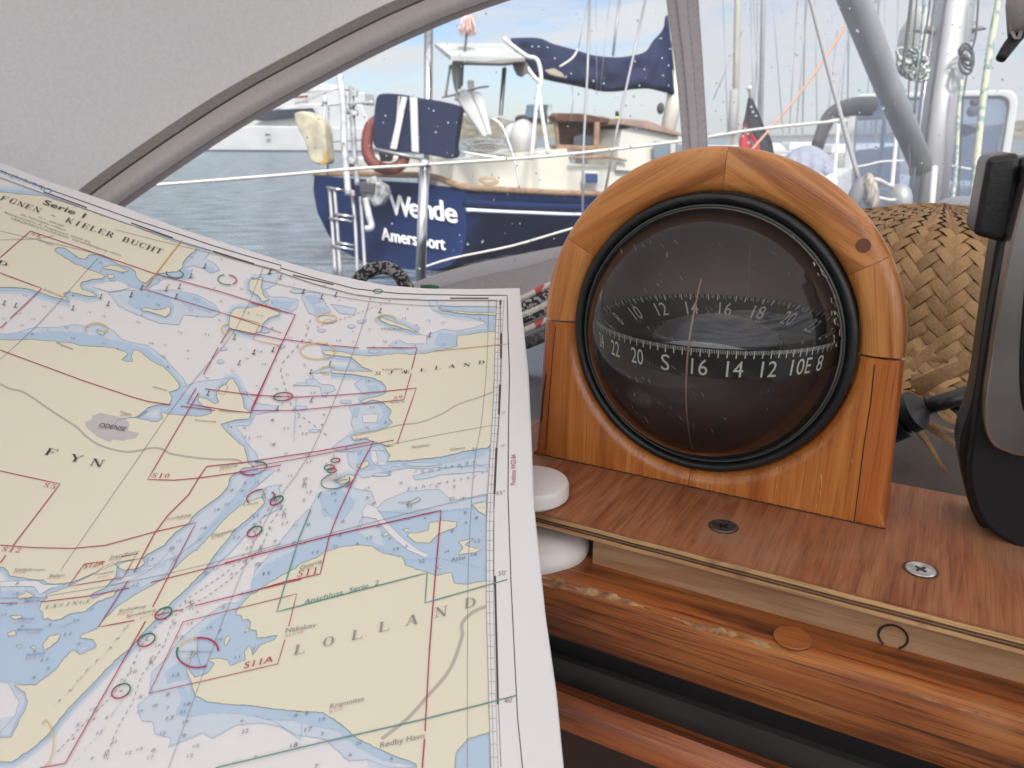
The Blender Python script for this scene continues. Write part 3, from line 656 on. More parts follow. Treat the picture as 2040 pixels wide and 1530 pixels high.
INK = {'land': pm_('land', (0.71, 0.685, 0.545)), 'sh1': pm_('light_shallow', (0.555, 0.635, 0.72)), 'sh2': pm_('mid_shallow', (0.43, 0.56, 0.70)),
       'coast': pm_('coast', (0.24, 0.25, 0.21)), 'mag': pm_('magenta', (0.40, 0.045, 0.11)), 'red': pm_('red', (0.42, 0.05, 0.06)), 'teal': pm_('teal', (0.12, 0.29, 0.27)),
       'blk': pm_('black', (0.075, 0.065, 0.06)), 'gry': pm_('grey', (0.28, 0.27, 0.26)), 'road': pm_('road', (0.45, 0.42, 0.36)), 'yel': pm_('yellow', (0.66, 0.52, 0.2)),
       'org': pm_('orange', (0.58, 0.30, 0.12)), 'grn': pm_('green', (0.03, 0.17, 0.09)), 'blu': pm_('blue', (0.15, 0.29, 0.5)), 'wht': pm_('margin', (0.71, 0.705, 0.72)),
       'city': pm_('town', (0.5, 0.48, 0.49)), 'pnk': pm_('pink', (0.62, 0.33, 0.31)), 'depth': pm_('sounding', (0.2, 0.23, 0.28)), 'skyb': pm_('contour', (0.28, 0.42, 0.58))}
INKS = {k: G() for k in INK}
def R1(p): return [(x * .3267, 300 + y * .3267) for x, y in p]
def R2(p): return [(500 + x * .2941, 450 + y * .2941) for x, y in p]
def R3(p): return [(x * .3267, 750 + y * .3267) for x, y in p]
def R4(p): return [(500 + x * .4444, 850 + y * .4444) for x, y in p]
def R5(p): return [(x * .2941, 1080 + y * .2941) for x, y in p]
def ext(P): return [(-210 if x < 3 else x, 1720 if y > 1526 else y) for x, y in P]
rnd = random.Random(3)
def rough(P, a=1.6, closed=True):
    out = []; n = len(P)
    for i in range(n if closed else n - 1):
        p, q = P[i], P[(i + 1) % n]; l = math.hypot(q[0] - p[0], q[1] - p[1]); k = max(1, min(12, int(l / 7)))
        for j in range(k):
            t = j / k; jx = rnd.uniform(-a, a) if j else 0; jy = rnd.uniform(-a, a) * .7 if j else 0
            out.append((p[0] + (q[0] - p[0]) * t + jx, p[1] + (q[1] - p[1]) * t + jy))
    if not closed: out.append(P[-1])
    return out
def fill(ink, P, k, step=64):
    """scanline fill of any polygon (even-odd), as thin trapezoids following the sheet"""
    ys = [p[1] for p in P]; lo, hi = min(ys), max(ys); nb = max(3, int((hi - lo) / 2.6)); n = len(P); gg = INKS[ink]
    cuts = sorted(set([lo + (hi - lo) * i / nb for i in range(nb + 1)]))
    for y0, y1 in zip(cuts, cuts[1:]):
        ym = (y0 + y1) / 2; X = []
        for i in range(n):
            a, b = P[i], P[(i + 1) % n]
            if (a[1] <= ym) != (b[1] <= ym):
                sl_ = (b[0] - a[0]) / (b[1] - a[1]); xa, xb = min(a[0], b[0]), max(a[0], b[0])
                f_ = lambda y: min(max(a[0] + (y - a[1]) * sl_, xa), xb)
                X.append((a[0] + (ym - a[1]) * sl_, f_(y0), f_(y1)))
        X.sort()
        for (m0, a0, a1), (m1, b0, b1) in zip(X[::2], X[1::2]):
            q = max(1, int((m1 - m0) / step) + 1); vs = []
            for i in range(q + 1): t = i / q; vs += [PP(a0 + (b0 - a0) * t, y0, k), PP(a1 + (b1 - a1) * t, y1, k)]
            gg.add(vs, [[2 * i, 2 * i + 1, 2 * i + 3, 2 * i + 2] for i in range(q)])
def line(ink, P, w, k, dash=None, closed=False):
    if closed: P = list(P) + [P[0]]
    Q = []
    for i in range(len(P) - 1):
        p, q = P[i], P[i + 1]; l = math.hypot(q[0] - p[0], q[1] - p[1]); n = max(1, int(l / (dash / 2 if dash else 22)))
        Q += [(p[0] + (q[0] - p[0]) * j / n, p[1] + (q[1] - p[1]) * j / n) for j in range(n)]
    Q.append(P[-1]); gg = INKS[ink]; h = w / 2; vs = []; fs = []
    for i, p in enumerate(Q):
        a = Q[max(0, i - 1)]; b = Q[min(len(Q) - 1, i + 1)]; dx, dy = b[0] - a[0], b[1] - a[1]; l = math.hypot(dx, dy) or 1
        nx, ny = -dy / l * h, dx / l * h * 1.0
        vs += [PP(p[0] + nx, p[1] + ny, k), PP(p[0] - nx, p[1] - ny, k)]
        if i and not (dash and i % 2): fs.append([2 * i - 2, 2 * i - 1, 2 * i + 1, 2 * i])
    gg.add(vs, fs)
def smooth2(P, n=5): return [(v.x, v.y) for v in catmull([(x, y, 0) for x, y in P], n)]
lands = {}
lands['jut'] = R1([(0, 195), (265, 275), (530, 362), (800, 455), (1050, 552), (1195, 590), (1190, 610), (1140, 650), (1112, 690), (1115, 710), (1080, 738), (1020, 745), (960, 750), (925, 772), (895, 808), (860, 800), (832, 770), (825, 735), (790, 712), (740, 700), (640, 650), (590, 630), (545, 635), (520, 662), (480, 655), (440, 625), (395, 595), (350, 590), (332, 605), (345, 625), (400, 655), (450, 690), (490, 700), (530, 720), (600, 745), (640, 762), (625, 780), (560, 785), (500, 800), (488, 820), (500, 845), (560, 865), (592, 885), (540, 888), (470, 870), (420, 860), (385, 870), (400, 900), (418, 920), (380, 905), (300, 885), (200, 850), (100, 835), (0, 828)])
lands['fyn'] = R1([(0, 1155), (80, 1155), (200, 1150), (310, 1160), (420, 1170), (500, 1190), (590, 1195), (680, 1200), (760, 1225), (780, 1240), (758, 1260), (740, 1275), (775, 1287), (812, 1283), (800, 1258), (815, 1215), (850, 1220), (920, 1280), (1000, 1320), (1050, 1370), (1090, 1420)]) + \
    R3([(1095, 68), (1075, 82), (1030, 95), (1050, 130), (1030, 170), (950, 175), (900, 190), (850, 235), (820, 252), (870, 260), (920, 272), (960, 275), (992, 255), (985, 215), (1040, 230), (1130, 235), (1220, 242), (1290, 222), (1292, 200), (1240, 180), (1208, 150), (1215, 122), (1260, 135), (1310, 165), (1335, 155), (1322, 130), (1322, 90), (1350, 60), (1380, 45), (1400, 15), (1420, 12), (1450, 60), (1478, 130), (1488, 190), (1530, 222), (1520, 258), (1430, 265), (1345, 290), (1385, 340), (1440, 390), (1490, 430), (1500, 470), (1512, 530), (1550, 550), (1480, 560), (1440, 590), (1400, 620), (1393, 660), (1350, 720), (1280, 770), (1200, 830), (1140, 900), (1060, 960), (1000, 1030), (900, 1082), (872, 1110), (720, 1130), (690, 1150), (640, 1172), (560, 1202), (440, 1255), (350, 1265), (290, 1262), (262, 1240), (200, 1238), (120, 1225), (60, 1215), (45, 1182), (20, 1163), (0, 1160)])
lands['lang'] = R3([(1600, 735), (1612, 770), (1560, 830), (1500, 880), (1432, 930), (1380, 1000), (1300, 1100), (1250, 1180), (1180, 1250), (1100, 1330)]) + \
    R5([(1150, 420), (1020, 560), (960, 625), (900, 700), (800, 785), (700, 880), (600, 990), (500, 1090), (400, 1200), (330, 1300), (200, 1410), (80, 1490), (0, 1500), (0, 1400), (80, 1320), (130, 1200), (172, 1130), (187, 1080), (170, 1020), (120, 985), (97, 965), (240, 968), (290, 930), (370, 870), (430, 790), (485, 735), (510, 735), (540, 762), (640, 720), (655, 700), (630, 660), (540, 650), (560, 622), (650, 590), (680, 550), (760, 470), (830, 410), (960, 330), (1080, 265), (1140, 220), (1230, 130), (1320, 55)]) + \
    R3([(1200, 1062), (1270, 980), (1340, 900), (1400, 840), (1460, 790), (1500, 762)])
lands['tas'] = R3([(280, 1330), (420, 1280), (560, 1210), (600, 1180), (690, 1135), (715, 1160), (710, 1210), (640, 1290), (570, 1320), (545, 1340), (570, 1355), (720, 1290), (690, 1340), (600, 1370), (560, 1400), (520, 1432), (420, 1450), (370, 1480), (320, 1487), (290, 1475), (262, 1482), (262, 1440), (240, 1420), (250, 1382), (290, 1352)])
lands['thur'] = R3([(730, 1140), (870, 1105), (882, 1140), (850, 1165), (760, 1182), (722, 1165)])
lands['sj'] = R2([(1665, 700), (1640, 715), (1560, 720), (1480, 735), (1402, 740), (1395, 790), (1400, 810), (1340, 832), (1260, 842), (1200, 860), (1140, 862), (1080, 872), (1000, 862), (900, 872), (800, 882), (700, 872), (620, 852), (560, 850), (480, 845), (500, 868), (620, 885), (680, 890), (715, 920), (760, 960), (830, 985), (700, 985), (600, 980), (540, 975), (550, 995), (680, 1005), (800, 1025), (880, 1052), (915, 1090), (915, 1130), (870, 1150), (800, 1165), (740, 1190), (760, 1200), (820, 1178), (900, 1198), (952, 1250), (930, 1300), (960, 1332), (920, 1360), (830, 1390), (720, 1402), (680, 1430), (700, 1452), (780, 1440), (830, 1460), (900, 1482), (940, 1490)]) + \
    R4([(640, 85), (600, 92), (625, 130), (610, 155), (700, 152), (800, 142), (880, 130), (950, 110), (1060, 95), (1080, 75), (1083, 0)]) + R2([(1640, 1200), (1655, 900)])
lands['spit'] = R2([(1270, 550), (1320, 570), (1440, 580), (1550, 587), (1665, 590), (1665, 604), (1500, 600), (1400, 590), (1290, 572)])
lands['lol'] = R4([(1057, 690), (1000, 700), (960, 707), (910, 700), (900, 652), (830, 667), (790, 650), (740, 640), (690, 620), (680, 580), (600, 570), (540, 535), (470, 530), (400, 540), (330, 560), (290, 590), (230, 610), (200, 635), (150, 660), (100, 690), (50, 720), (10, 750)]) + \
    R5([(1700, 350), (1640, 420), (1600, 465), (1600, 490), (1640, 500), (1640, 530), (1680, 520), (1700, 545), (1690, 590), (1740, 600), (1740, 650), (1800, 645), (1880, 630), (1860, 660), (1760, 700), (1712, 770), (1690, 700), (1655, 740), (1662, 800), (1560, 835), (1540, 800), (1480, 785), (1400, 792), (1452, 822), (1400, 890), (1320, 915), (1282, 870), (1275, 840), (1290, 790), (1342, 745), (1310, 740), (1272, 800), (1265, 870), (1300, 960), (1320, 1040), (1400, 1080), (1560, 1100), (1700, 1105), (1850, 1130), (2040, 1145)]) + \
    R4([(200, 1275), (320, 1280), (400, 1330), (470, 1392), (560, 1440), (660, 1482), (740, 1510), (790, 1529), (870, 1529), (920, 1460), (970, 1400), (1070, 1370)])
isl = [R1([(620, 710), (680, 698), (740, 715), (790, 735), (740, 740), (680, 725), (630, 718)]), R1([(650, 755), (690, 755), (702, 770), (670, 782)]),
       R1([(860, 962), (900, 957), (960, 972), (1010, 960), (1020, 947), (1042, 962), (1035, 990), (1010, 1015), (970, 1000), (920, 985), (875, 977)]),
       R1([(1530, 785), (1600, 775), (1590, 830), (1605, 880), (1640, 910), (1600, 922), (1570, 880), (1520, 850), (1518, 810)]),
       R1([(1440, 960), (1500, 962), (1570, 950), (1610, 930), (1650, 965), (1700, 985), (1700, 1002), (1640, 1020), (1600, 1060), (1590, 1100), (1540, 1122), (1480, 1110), (1400, 1080), (1400, 1010), (1420, 975)]),
       R1([(590, 1090), (640, 1112), (630, 1125), (600, 1110)]), R2([(870, 615), (920, 635), (1000, 660), (1060, 685), (1130, 713), (1100, 718), (1020, 690), (940, 668), (880, 640)]),
       R4([(380, 240), (440, 215), (470, 220), (450, 245), (400, 258)]), R4([(475, 175), (520, 150), (532, 170), (500, 190)]), R4([(695, 350), (750, 320), (762, 325), (720, 345)]),
       R4([(700, 490), (740, 520), (800, 522), (840, 480), (920, 450), (922, 425), (860, 420), (800, 430), (795, 465), (750, 475), (710, 475)]), R4([(680, 460), (705, 455), (700, 475)]),
       R4([(585, 485), (610, 470), (617, 485), (600, 490)]), R4([(930, 515), (1000, 500), (960, 530), (1030, 550), (1000, 566), (930, 575), (952, 540)]), R4([(990, 350), (1055, 335), (1055, 400), (1020, 380)]), R4([(833, 630), (855, 623), (850, 640)]),
       R5([(110, 372), (180, 335), (232, 362), (200, 375), (130, 387)]), R5([(65, 500), (150, 495), (140, 515), (90, 522)]), R5([(48, 620), (100, 598), (112, 630), (60, 637)]),
       R5([(290, 690), (330, 640), (400, 620), (410, 630), (390, 670), (340, 712), (298, 737)]), R5([(108, 700), (150, 695), (130, 722)]), R5([(200, 712), (240, 700), (234, 727)]), R5([(1520, 660), (1545, 630), (1560, 650), (1525, 710)]), R5([(1655, 610), (1675, 580), (1690, 595), (1665, 612)]),
       R1([(1390, 1440), (1370, 1420), (1340, 1440), (1330, 1480), (1370, 1490)])]
# shallow water
for nm, P in lands.items(): line('sh1', ext(smooth2(P, 1) + [P[0]]) if 0 else ext(P), 26 if nm not in ('sj', 'lol') else 24, 1, closed=False)
for P in isl: line('sh1', P, 20, 1, closed=True)
sh1 = [R1([(600, 640), (700, 700), (800, 720), (830, 770), (880, 830), (1000, 780), (1110, 720), (1180, 700), (1300, 740), (1340, 730), (1310, 690), (1250, 660), (1280, 610), (1200, 595), (1060, 720), (940, 740), (900, 800)]),
       R1([(660, 870), (760, 850), (880, 850), (960, 850), (1060, 850), (1200, 880), (1310, 940), (1345, 990), (1300, 1015), (1200, 1010), (1120, 1000), (1090, 1060), (980, 1055), (880, 1015), (790, 980), (720, 945), (690, 900)]),
       R1([(0, 1130), (100, 1110), (200, 1080), (350, 1080), (460, 1060), (540, 1080), (600, 1060), (680, 1090), (740, 1150), (800, 1170), (900, 1190), (1000, 1260), (1060, 1330), (1100, 1370), (1140, 1440), (1080, 1450), (1000, 1330), (850, 1240), (600, 1200), (200, 1160), (0, 1170)]),
       R2([(355, 450), (460, 450), (480, 490), (520, 550), (545, 580), (450, 612), (390, 590), (340, 490)]), R2([(540, 530), (620, 540), (715, 560), (700, 602), (600, 590)]),
       R2([(80, 480), (200, 480), (322, 500), (310, 560), (250, 592), (120, 562)]), R2([(60, 330), (190, 320), (170, 400), (90, 430), (120, 480), (80, 480)]),
       R2([(370, 1040), (440, 1040), (470, 1070), (560, 1082), (572, 1110), (520, 1130), (510, 1160), (482, 1152), (470, 1092), (380, 1075)]),
       R2([(1200, 500), (1260, 508), (1290, 572), (1400, 590), (1600, 600), (1663, 640), (1645, 695), (1560, 722), (1402, 742), (1402, 805), (1300, 835), (1200, 865), (1080, 872), (1030, 835), (930, 810), (1000, 770), (1060, 800), (1190, 800), (1190, 740), (1300, 700), (1400, 712), (1500, 690), (1590, 660), (1560, 625), (1450, 605), (1300, 590), (1240, 575), (1210, 540)]),
       R2([(700, 1070), (760, 1035), (870, 1060), (915, 1110), (870, 1152), (750, 1135)]), R2([(665, 1220), (760, 1190), (850, 1180), (955, 1250), (955, 1330), (830, 1392), (700, 1400), (678, 1330), (690, 1280)]),
       R2([(550, 1500), (640, 1430), (720, 1400), (900, 1400), (900, 1520), (600, 1529)]), R2([(400, 1000), (480, 960), (560, 960), (560, 990)]),
       R4([(430, 120), (560, 90), (620, 130), (610, 160), (720, 165), (900, 150), (1075, 100), (1075, 170), (900, 180), (740, 190), (640, 175), (560, 220), (500, 230), (440, 170)]),
       R4([(725, 220), (900, 180), (1060, 180), (1060, 200), (860, 215), (740, 240)]), R4([(300, 300), (420, 270), (540, 290), (560, 340), (520, 360), (500, 400), (470, 470), (460, 520), (330, 560), (150, 640), (0, 720), (20, 640), (100, 560), (190, 440), (270, 360)]),
       R4([(560, 370), (600, 330), (700, 290), (840, 280), (900, 330), (1057, 300), (1057, 690), (900, 690), (700, 620), (600, 565), (520, 530), (480, 470), (510, 400)]),
       R5([(0, 290), (230, 300), (270, 350), (500, 300), (640, 330), (900, 250), (1000, 200), (1160, 60), (1200, 100), (1100, 250), (700, 560), (660, 700), (430, 810), (280, 960), (90, 970), (180, 1010), (190, 1120), (120, 1220), (60, 1340), (0, 1400), (0, 1290), (100, 1180), (130, 1080), (60, 960), (0, 930)]),
       R5([(1240, 640), (1330, 560), (1430, 480), (1520, 420), (1640, 410), (1740, 650), (1700, 780), (1560, 850), (1430, 900), (1330, 930), (1330, 1040), (1560, 1100), (2040, 1150), (2039, 1340), (1900, 1250), (1760, 1225), (1600, 1240), (1440, 1330), (1380, 1290), (1280, 1330), (1140, 1390), (1160, 1330), (1050, 1300), (1040, 1220), (960, 1210), (930, 1110), (1010, 1040), (1030, 880), (1130, 790), (1190, 700)]),
       R4([(0, 1250), (200, 1270), (320, 1275), (470, 1390), (640, 1480), (760, 1528), (620, 1528), (520, 1490), (440, 1500), (330, 1400), (200, 1380), (100, 1320), (0, 1290)]), R4([(870, 1529), (920, 1460), (970, 1400), (1070, 1372), (1078, 1529)]),
       R3([(1210, 30), (1330, 20), (1400, 0), (1480, 100), (1560, 160), (1680, 180), (1700, 210), (1560, 230), (1520, 300), (1440, 300), (1500, 400), (1570, 480), (1570, 560), (1440, 600), (1400, 560), (1340, 290), (1200, 150), (1040, 180), (1000, 100)]),
       R3([(1400, 600), (1560, 580), (1680, 570), (1600, 640), (1440, 760), (1350, 860), (1240, 960), (1110, 1080), (1000, 1130), (900, 1160), (900, 1080), (1100, 950), (1300, 760)]), R3([(1450, 760), (1560, 690), (1700, 660), (1714, 800), (1600, 860), (1400, 1080), (1200, 1260), (1130, 1300), (1400, 950), (1600, 780)])]
sh2 = [R1([(640, 690), (800, 730), (830, 775), (880, 845), (780, 830), (640, 770), (600, 745), (345, 622), (335, 600), (400, 600), (520, 660), (600, 632)]), R1([(950, 780), (1060, 740), (1180, 720), (1150, 780), (1000, 780), (900, 845)]),
       R1([(800, 860), (960, 850), (1040, 900), (1060, 950), (1040, 1010), (960, 1000), (860, 970), (780, 930)]), R1([(1060, 860), (1200, 885), (1320, 970), (1280, 990), (1120, 940)]),
       R1([(0, 1130), (150, 1110), (330, 1100), (500, 1110), (640, 1140), (800, 1180), (900, 1210), (1010, 1300), (1060, 1360), (1110, 1440), (1060, 1400), (860, 1230), (600, 1195), (200, 1150), (0, 1155)]), R1([(1240, 700), (1310, 720), (1310, 745), (1260, 740)]),
       R2([(380, 470), (450, 470), (480, 520), (400, 530)]), R2([(410, 540), (500, 550), (530, 580), (440, 600)]), R2([(130, 500), (300, 510), (260, 570), (150, 550)]),
       R2([(1270, 720), (1390, 740), (1390, 800), (1300, 822), (1240, 800)]), R2([(1450, 605), (1640, 620), (1655, 680), (1590, 690), (1590, 650)]), R2([(870, 620), (960, 630), (1190, 745), (1100, 730), (960, 690), (880, 640)]),
       R2([(780, 1080), (850, 1070), (880, 1130), (800, 1120)]), R2([(870, 1200), (940, 1250), (930, 1310), (960, 1335), (880, 1360), (850, 1330), (900, 1280)]), R2([(690, 1240), (740, 1230), (720, 1300), (680, 1290)]),
       R4([(480, 120), (540, 110), (560, 190), (470, 200)]), R4([(300, 310), (400, 280), (470, 330), (430, 400), (380, 420), (330, 380)]), R4([(310, 370), (350, 360), (370, 390), (330, 405)]), R4([(560, 170), (640, 190), (700, 160), (900, 145), (1050, 110), (1050, 130), (860, 165), (700, 185), (600, 205)]),
       R4([(0, 700), (60, 620), (180, 560), (340, 490), (470, 460), (520, 500), (600, 540), (560, 380), (700, 370), (900, 370), (1000, 360), (1057, 420), (1057, 690), (910, 700), (700, 620), (600, 570), (400, 540), (230, 610), (50, 720), (0, 750)]),
       R5([(0, 340), (230, 330), (280, 400), (240, 440), (300, 530), (520, 430), (640, 330), (620, 370), (760, 340), (830, 290), (960, 300), (800, 420), (640, 590), (530, 650), (640, 700), (480, 735), (370, 870), (240, 960), (100, 950), (0, 900)]),
       R5([(700, 370), (840, 330), (960, 300), (880, 380), (760, 450), (660, 440)]),
       R5([(1320, 640), (1450, 520), (1560, 470), (1640, 500), (1740, 650), (1700, 775), (1560, 840), (1450, 830), (1380, 905), (1280, 920), (1130, 960), (1120, 880), (1240, 790), (1340, 740), (1360, 600)]),
       R5([(1230, 980), (1320, 1040), (1560, 1100), (1850, 1130), (2040, 1150), (2040, 1215), (1850, 1195), (1620, 1165), (1440, 1155), (1270, 1185), (1190, 1160), (1230, 1050), (1200, 990)]),
       R4([(200, 1275), (320, 1280), (470, 1392), (640, 1482), (740, 1510), (600, 1500), (470, 1430), (380, 1360), (240, 1330), (100, 1290), (0, 1270)]), R4([(900, 1529), (940, 1460), (990, 1410), (1070, 1372), (1076, 1529)]),
       R3([(1550, 560), (1600, 600), (1480, 740), (1330, 880), (1200, 1010), (1140, 1060), (1300, 880), (1440, 720)]), R3([(1040, 100), (1100, 80), (1200, 140), (1290, 200), (1280, 220), (1100, 230), (1000, 210), (1050, 150)]), R3([(1340, 30), (1390, 10), (1380, 60), (1330, 130)]),
       R3([(1200, 1062), (1300, 950), (1400, 850), (1450, 790), (1400, 870), (1270, 1030), (1140, 1170), (1050, 1230), (1130, 1130)]), R3([(1620, 770), (1560, 850), (1440, 960), (1300, 1130), (1250, 1190), (1370, 1010), (1500, 880)]), R5([(880, 700), (960, 620), (1020, 560), (990, 620), (900, 720), (700, 910), (500, 1120), (400, 1230), (340, 1290), (500, 1080), (700, 880)])]
for P in sh1: fill('sh1', rough(ext(P), 2.0), 2); line('skyb', rough(P, 1.5) + [P[0]], .9, 3)
for P in lands.values(): line('sh2', ext(P), 13, 3.2)
for P in isl: line('sh2', P, 9, 3.2, closed=True)
for P in sh2: fill('sh2', rough(ext(P), 1.6), 4)
whites = [R4([(500, 380), (520, 345), (562, 362), (600, 420), (680, 500), (750, 552), (800, 575), (780, 586), (700, 552), (620, 482), (560, 412), (500, 402)]), R2([(755, 1280), (860, 1270), (850, 1332), (760, 1332)]), R4([(535, 105), (560, 110), (570, 150), (620, 170), (560, 172), (540, 150)]),
          R5([(0, 268), (140, 262), (250, 262), (300, 290), (440, 285), (330, 320), (270, 355), (230, 300), (0, 300)]), R1([(640, 800), (720, 790), (800, 830), (740, 850), (660, 860), (560, 830)])]
for P in whites: fill('wht', rough(P, 1.2), 5); line('skyb', P, .9, 5.4, closed=True)
# land
for P in list(lands.values()) + isl:
    Q = rough(ext(P), 1.3); fill('land', Q, 6); line('coast', [q for q in Q] + [Q[0]], .95, 7)
fill('city', R3([(560, 240), (610, 220), (680, 240), (760, 250), (790, 290), (780, 330), (848, 345), (830, 375), (750, 388), (690, 385), (670, 400), (600, 370), (525, 310), (520, 275), (560, 265)]), 7)
for nm, P in (('road', R3([(0, 45), (60, 75), (130, 90), (200, 130), (300, 200), (400, 265), (470, 310), (520, 360), (600, 415), (700, 448), (780, 460), (860, 450), (920, 437), (980, 440), (1040, 470), (1150, 490), (1300, 505), (1440, 508), (1480, 530)])),):
    line('road', smooth2(P), 4.0, 7)
line('road', smooth2(R4([(1055, 805), (990, 835), (945, 885), (945, 945), (890, 1090), (790, 1210), (700, 1310), (585, 1400)])), 7, 7)
line('road', smooth2(R2([(1650, 1120), (1550, 1160), (1400, 1210), (1300, 1270), (1150, 1330), (1000, 1350), (850, 1390), (700, 1420)])), 3, 7)
line('road', R1([(0, 545), (200, 540), (330, 520)]), 2, 7)
line('blu', R3([(700, 290), (715, 265), (760, 255), (850, 245), (900, 210)]), 1.2, 7.5)
# white margins on top of the colour bands
NL = [(995, 560), (990, 597), (987, 656), (984, 780), (978, 881), (972, 983), (969, 1050), (969, 1205), (974, 1400), (978, 1530), (984, 1740)]
OUTR = [(1033, 577), (1043, 660), (1051, 744), (1056, 850), (1062, 1006), (1085, 1228), (1107, 1383), (1121, 1530), (1143, 1740)]
for i in range(len(NL) - 1):
    a, b = NL[i], NL[i + 1]; c = itp([(y, x) for x, y in OUTR], min(max(a[1], 577), 1740)), itp([(y, x) for x, y in OUTR], min(b[1], 1740))
    fill('wht', [(a[0], max(a[1], 578)), b, (c[1], b[1]), (c[0], max(a[1], 578))], 9, 50)
TOPIN = R1([(0, 150), (265, 248), (530, 345), (800, 440), (1100, 540), (1300, 600), (1550, 680), (1714, 720)]) + R2([(170, 290), (420, 375), (700, 450), (900, 475), (1200, 487), (1500, 488), (1670, 488)])
for i in range(len(TOPIN) - 1):
    a, b = TOPIN[i], TOPIN[i + 1]; fill('wht', [(a[0], a[1] + 4), (a[0], itp(topc, a[0]) + 1.5), (b[0], itp(topc, b[0]) + 1.5), (b[0], b[1] + 4)], 9, 50)
fill('wht', [(-200, 240), (0, 325), (0, 353), (-200, 268)], 9)
def off(P, dy, dx=0): return [(x + dx, y + dy) for x, y in P]
line('gry', [(-200, 262)] + off(TOPIN, 4), .9, 10)
OUTL = R1([(0, 122), (265, 225), (530, 318), (800, 415), (1100, 512), (1300, 580), (1500, 640), (1714, 700)]) + R2([(200, 285), (420, 350), (700, 425), (850, 442), (1000, 458), (1200, 465), (1500, 470), (1735, 470)])
line('blk', [(-200, 255)] + OUTL + [(1012, 660), (1015, 744), (1013, 850), (1012, 983), (1018, 1161), (1031, 1428), (1041, 1530), (1060, 1740)], 2.0, 10)
for sgn in (6, 14): line('gry', off(NL, 0, sgn)[1:], .9, 10)
line('gry', NL[1:], 1.1, 10)
y = 600
while y < 1530:
    x = itp([(b, a) for a, b in NL], y); line('gry', [(x, y), (x + 14, y)], .9, 10.3); y += 12 + (y - 600) * 0.016
for a, b in (((997, 597), (997, 607)), ((998, 664), (998, 714)), ((996, 766), (994, 826)), ((989, 892), (985, 984)), ((986, 1147), (992, 1403))): line('blk', [a, b], 4.2, 10.5)
line('blk', [(997, 597), (998, 714), (994, 826), (989, 892), (984, 990), (984, 1145), (993, 1405), (998, 1528)], 1.2, 10.2)
for P in (R1([(265, 248), (530, 345)]), R1([(800, 438), (1055, 530)]), R1([(1300, 610), (1550, 688)]), R2([(285, 330), (560, 395)]), R2([(1350, 486), (1610, 487)])): line('blk', off(P, 1), 2.6, 10.5)
# graticule
gl = [(R1([(600, 650), (380, 900), (200, 1090), (0, 1275)])), [(525, 530), (470, 655), (372, 775), (284, 900), (120, 1137)], [(741, 583), (702, 706), (620, 900), (506, 1080), (332, 1540)], R2([(1610, 490), (1600, 900), (1575, 1200)]) + R4([(1030, 0), (1000, 180), (982, 450), (972, 750), (970, 1529)]),
      R2([(900, 1490), (1300, 1410), (1740, 1333)]), R4([(0, 572), (500, 440), (900, 340), (1057, 305)]), R3([(280, 1340), (800, 1250), (1300, 1135), (1714, 1020)]), R5([(0, 380), (310, 375)]), R1([(700, 480), (950, 545), (1350, 640), (1714, 740)]), R2([(0, 350), (400, 440), (800, 510), (1200, 540), (1665, 545)]), R1([(0, 490), (300, 560), (640, 640)])]
for P in gl: line('gry', smooth2(P, 3), 1.0, 8)
# chart frames
mg = [(R1([(0, 652), (185, 490), (480, 590), (950, 752), (1350, 862), (1714, 975)]), 2.0), (R1([(880, 845), (1390, 1000), (1714, 1110)]), 1.5), (R1([(0, 745), (255, 840), (60, 1025)]), 2.2), (R1([(40, 1045), (0, 1082)]), 2.2),
      (R1([(0, 1215), (500, 1400), (800, 1500), (900, 1529)]) + R3([(1040, 172)]), 2.2), (R3([(1100, 180), (1310, 207)]), 2.0), (R3([(1250, 75), (1480, 105), (1714, 125)]), 2.0), (R3([(1195, 70), (1140, 165), (1350, 200), (1530, 222), (1714, -200)]), 2.2),
      (R1([(1400, 1085), (1345, 1175)]), 2.2), (R1([(1330, 1200), (1240, 1365)]), 2.2), (R1([(1400, 1085), (1714, 1150)]) + R2([(240, 770), (500, 805), (730, 825)]), 2.0), (R2([(785, 825), (1125, 825), (1088, 970)]), 2.2), (R2([(1085, 1000), (1035, 1177), (760, 1205), (300, 1250), (0, 1250)]), 1.8),
      (R2([(0, 520), (300, 600), (0, 1245)]), 2.4), (R2([(0, 1145), (300, 1160), (600, 1145), (860, 1125), (1120, 1098), (990, 1475)]), 2.0), (R3([(1210, 100), (900, 628), (1060, 632), (1200, 620), (1420, 590), (1714, 540)]), 2.2),
      (R3([(940, 960), (1020, 850), (1090, 780), (1150, 720), (1210, 620), (1260, 548), (1480, 525), (1714, 490)]) + R4([(300, 110), (550, 65), (470, 215), (390, 390), (350, 495), (310, 660), (150, 695), (0, 740), (-60, 755)]), 2.4), (R3([(940, 960), (815, 1195)]), 2.6), (R4([(0, 180), (200, 145), (410, 105), (640, 60)]), 1.8),
      (R3([(0, 575), (365, 655), (80, 1030)]), 2.2), (R3([(0, 1028), (200, 1043), (440, 1048), (640, 1030), (950, 945), (1195, 890), (930, 1405)]), 2.2), (R3([(35, 1090), (0, 1137)]), 2.2), (R4([(-120, 612), (350, 490), (852, 375), (825, 680), (800, 1000), (780, 1365)]), 3.0), (R4([(778, 1400), (768, 1529)]), 3.4),
      (R3([(920, 1255), (1400, 1135)]) + [(510, 1104)], 2.2), (R5([(0, 415), (120, 412)]), 2), (R5([(275, 405), (600, 365), (875, 310)]), 2.2), (R5([(865, 265), (665, 575), (910, 530)]), 2.4), (R5([(985, 535), (440, 1500), (270, 1529)]), 2.6), (R5([(2040, 250), (1320, 430)]), 2.4), (R5([(1240, 455), (1060, 495)]), 2.2)]
for P, w in mg: line('mag', P, w * .82, 11)
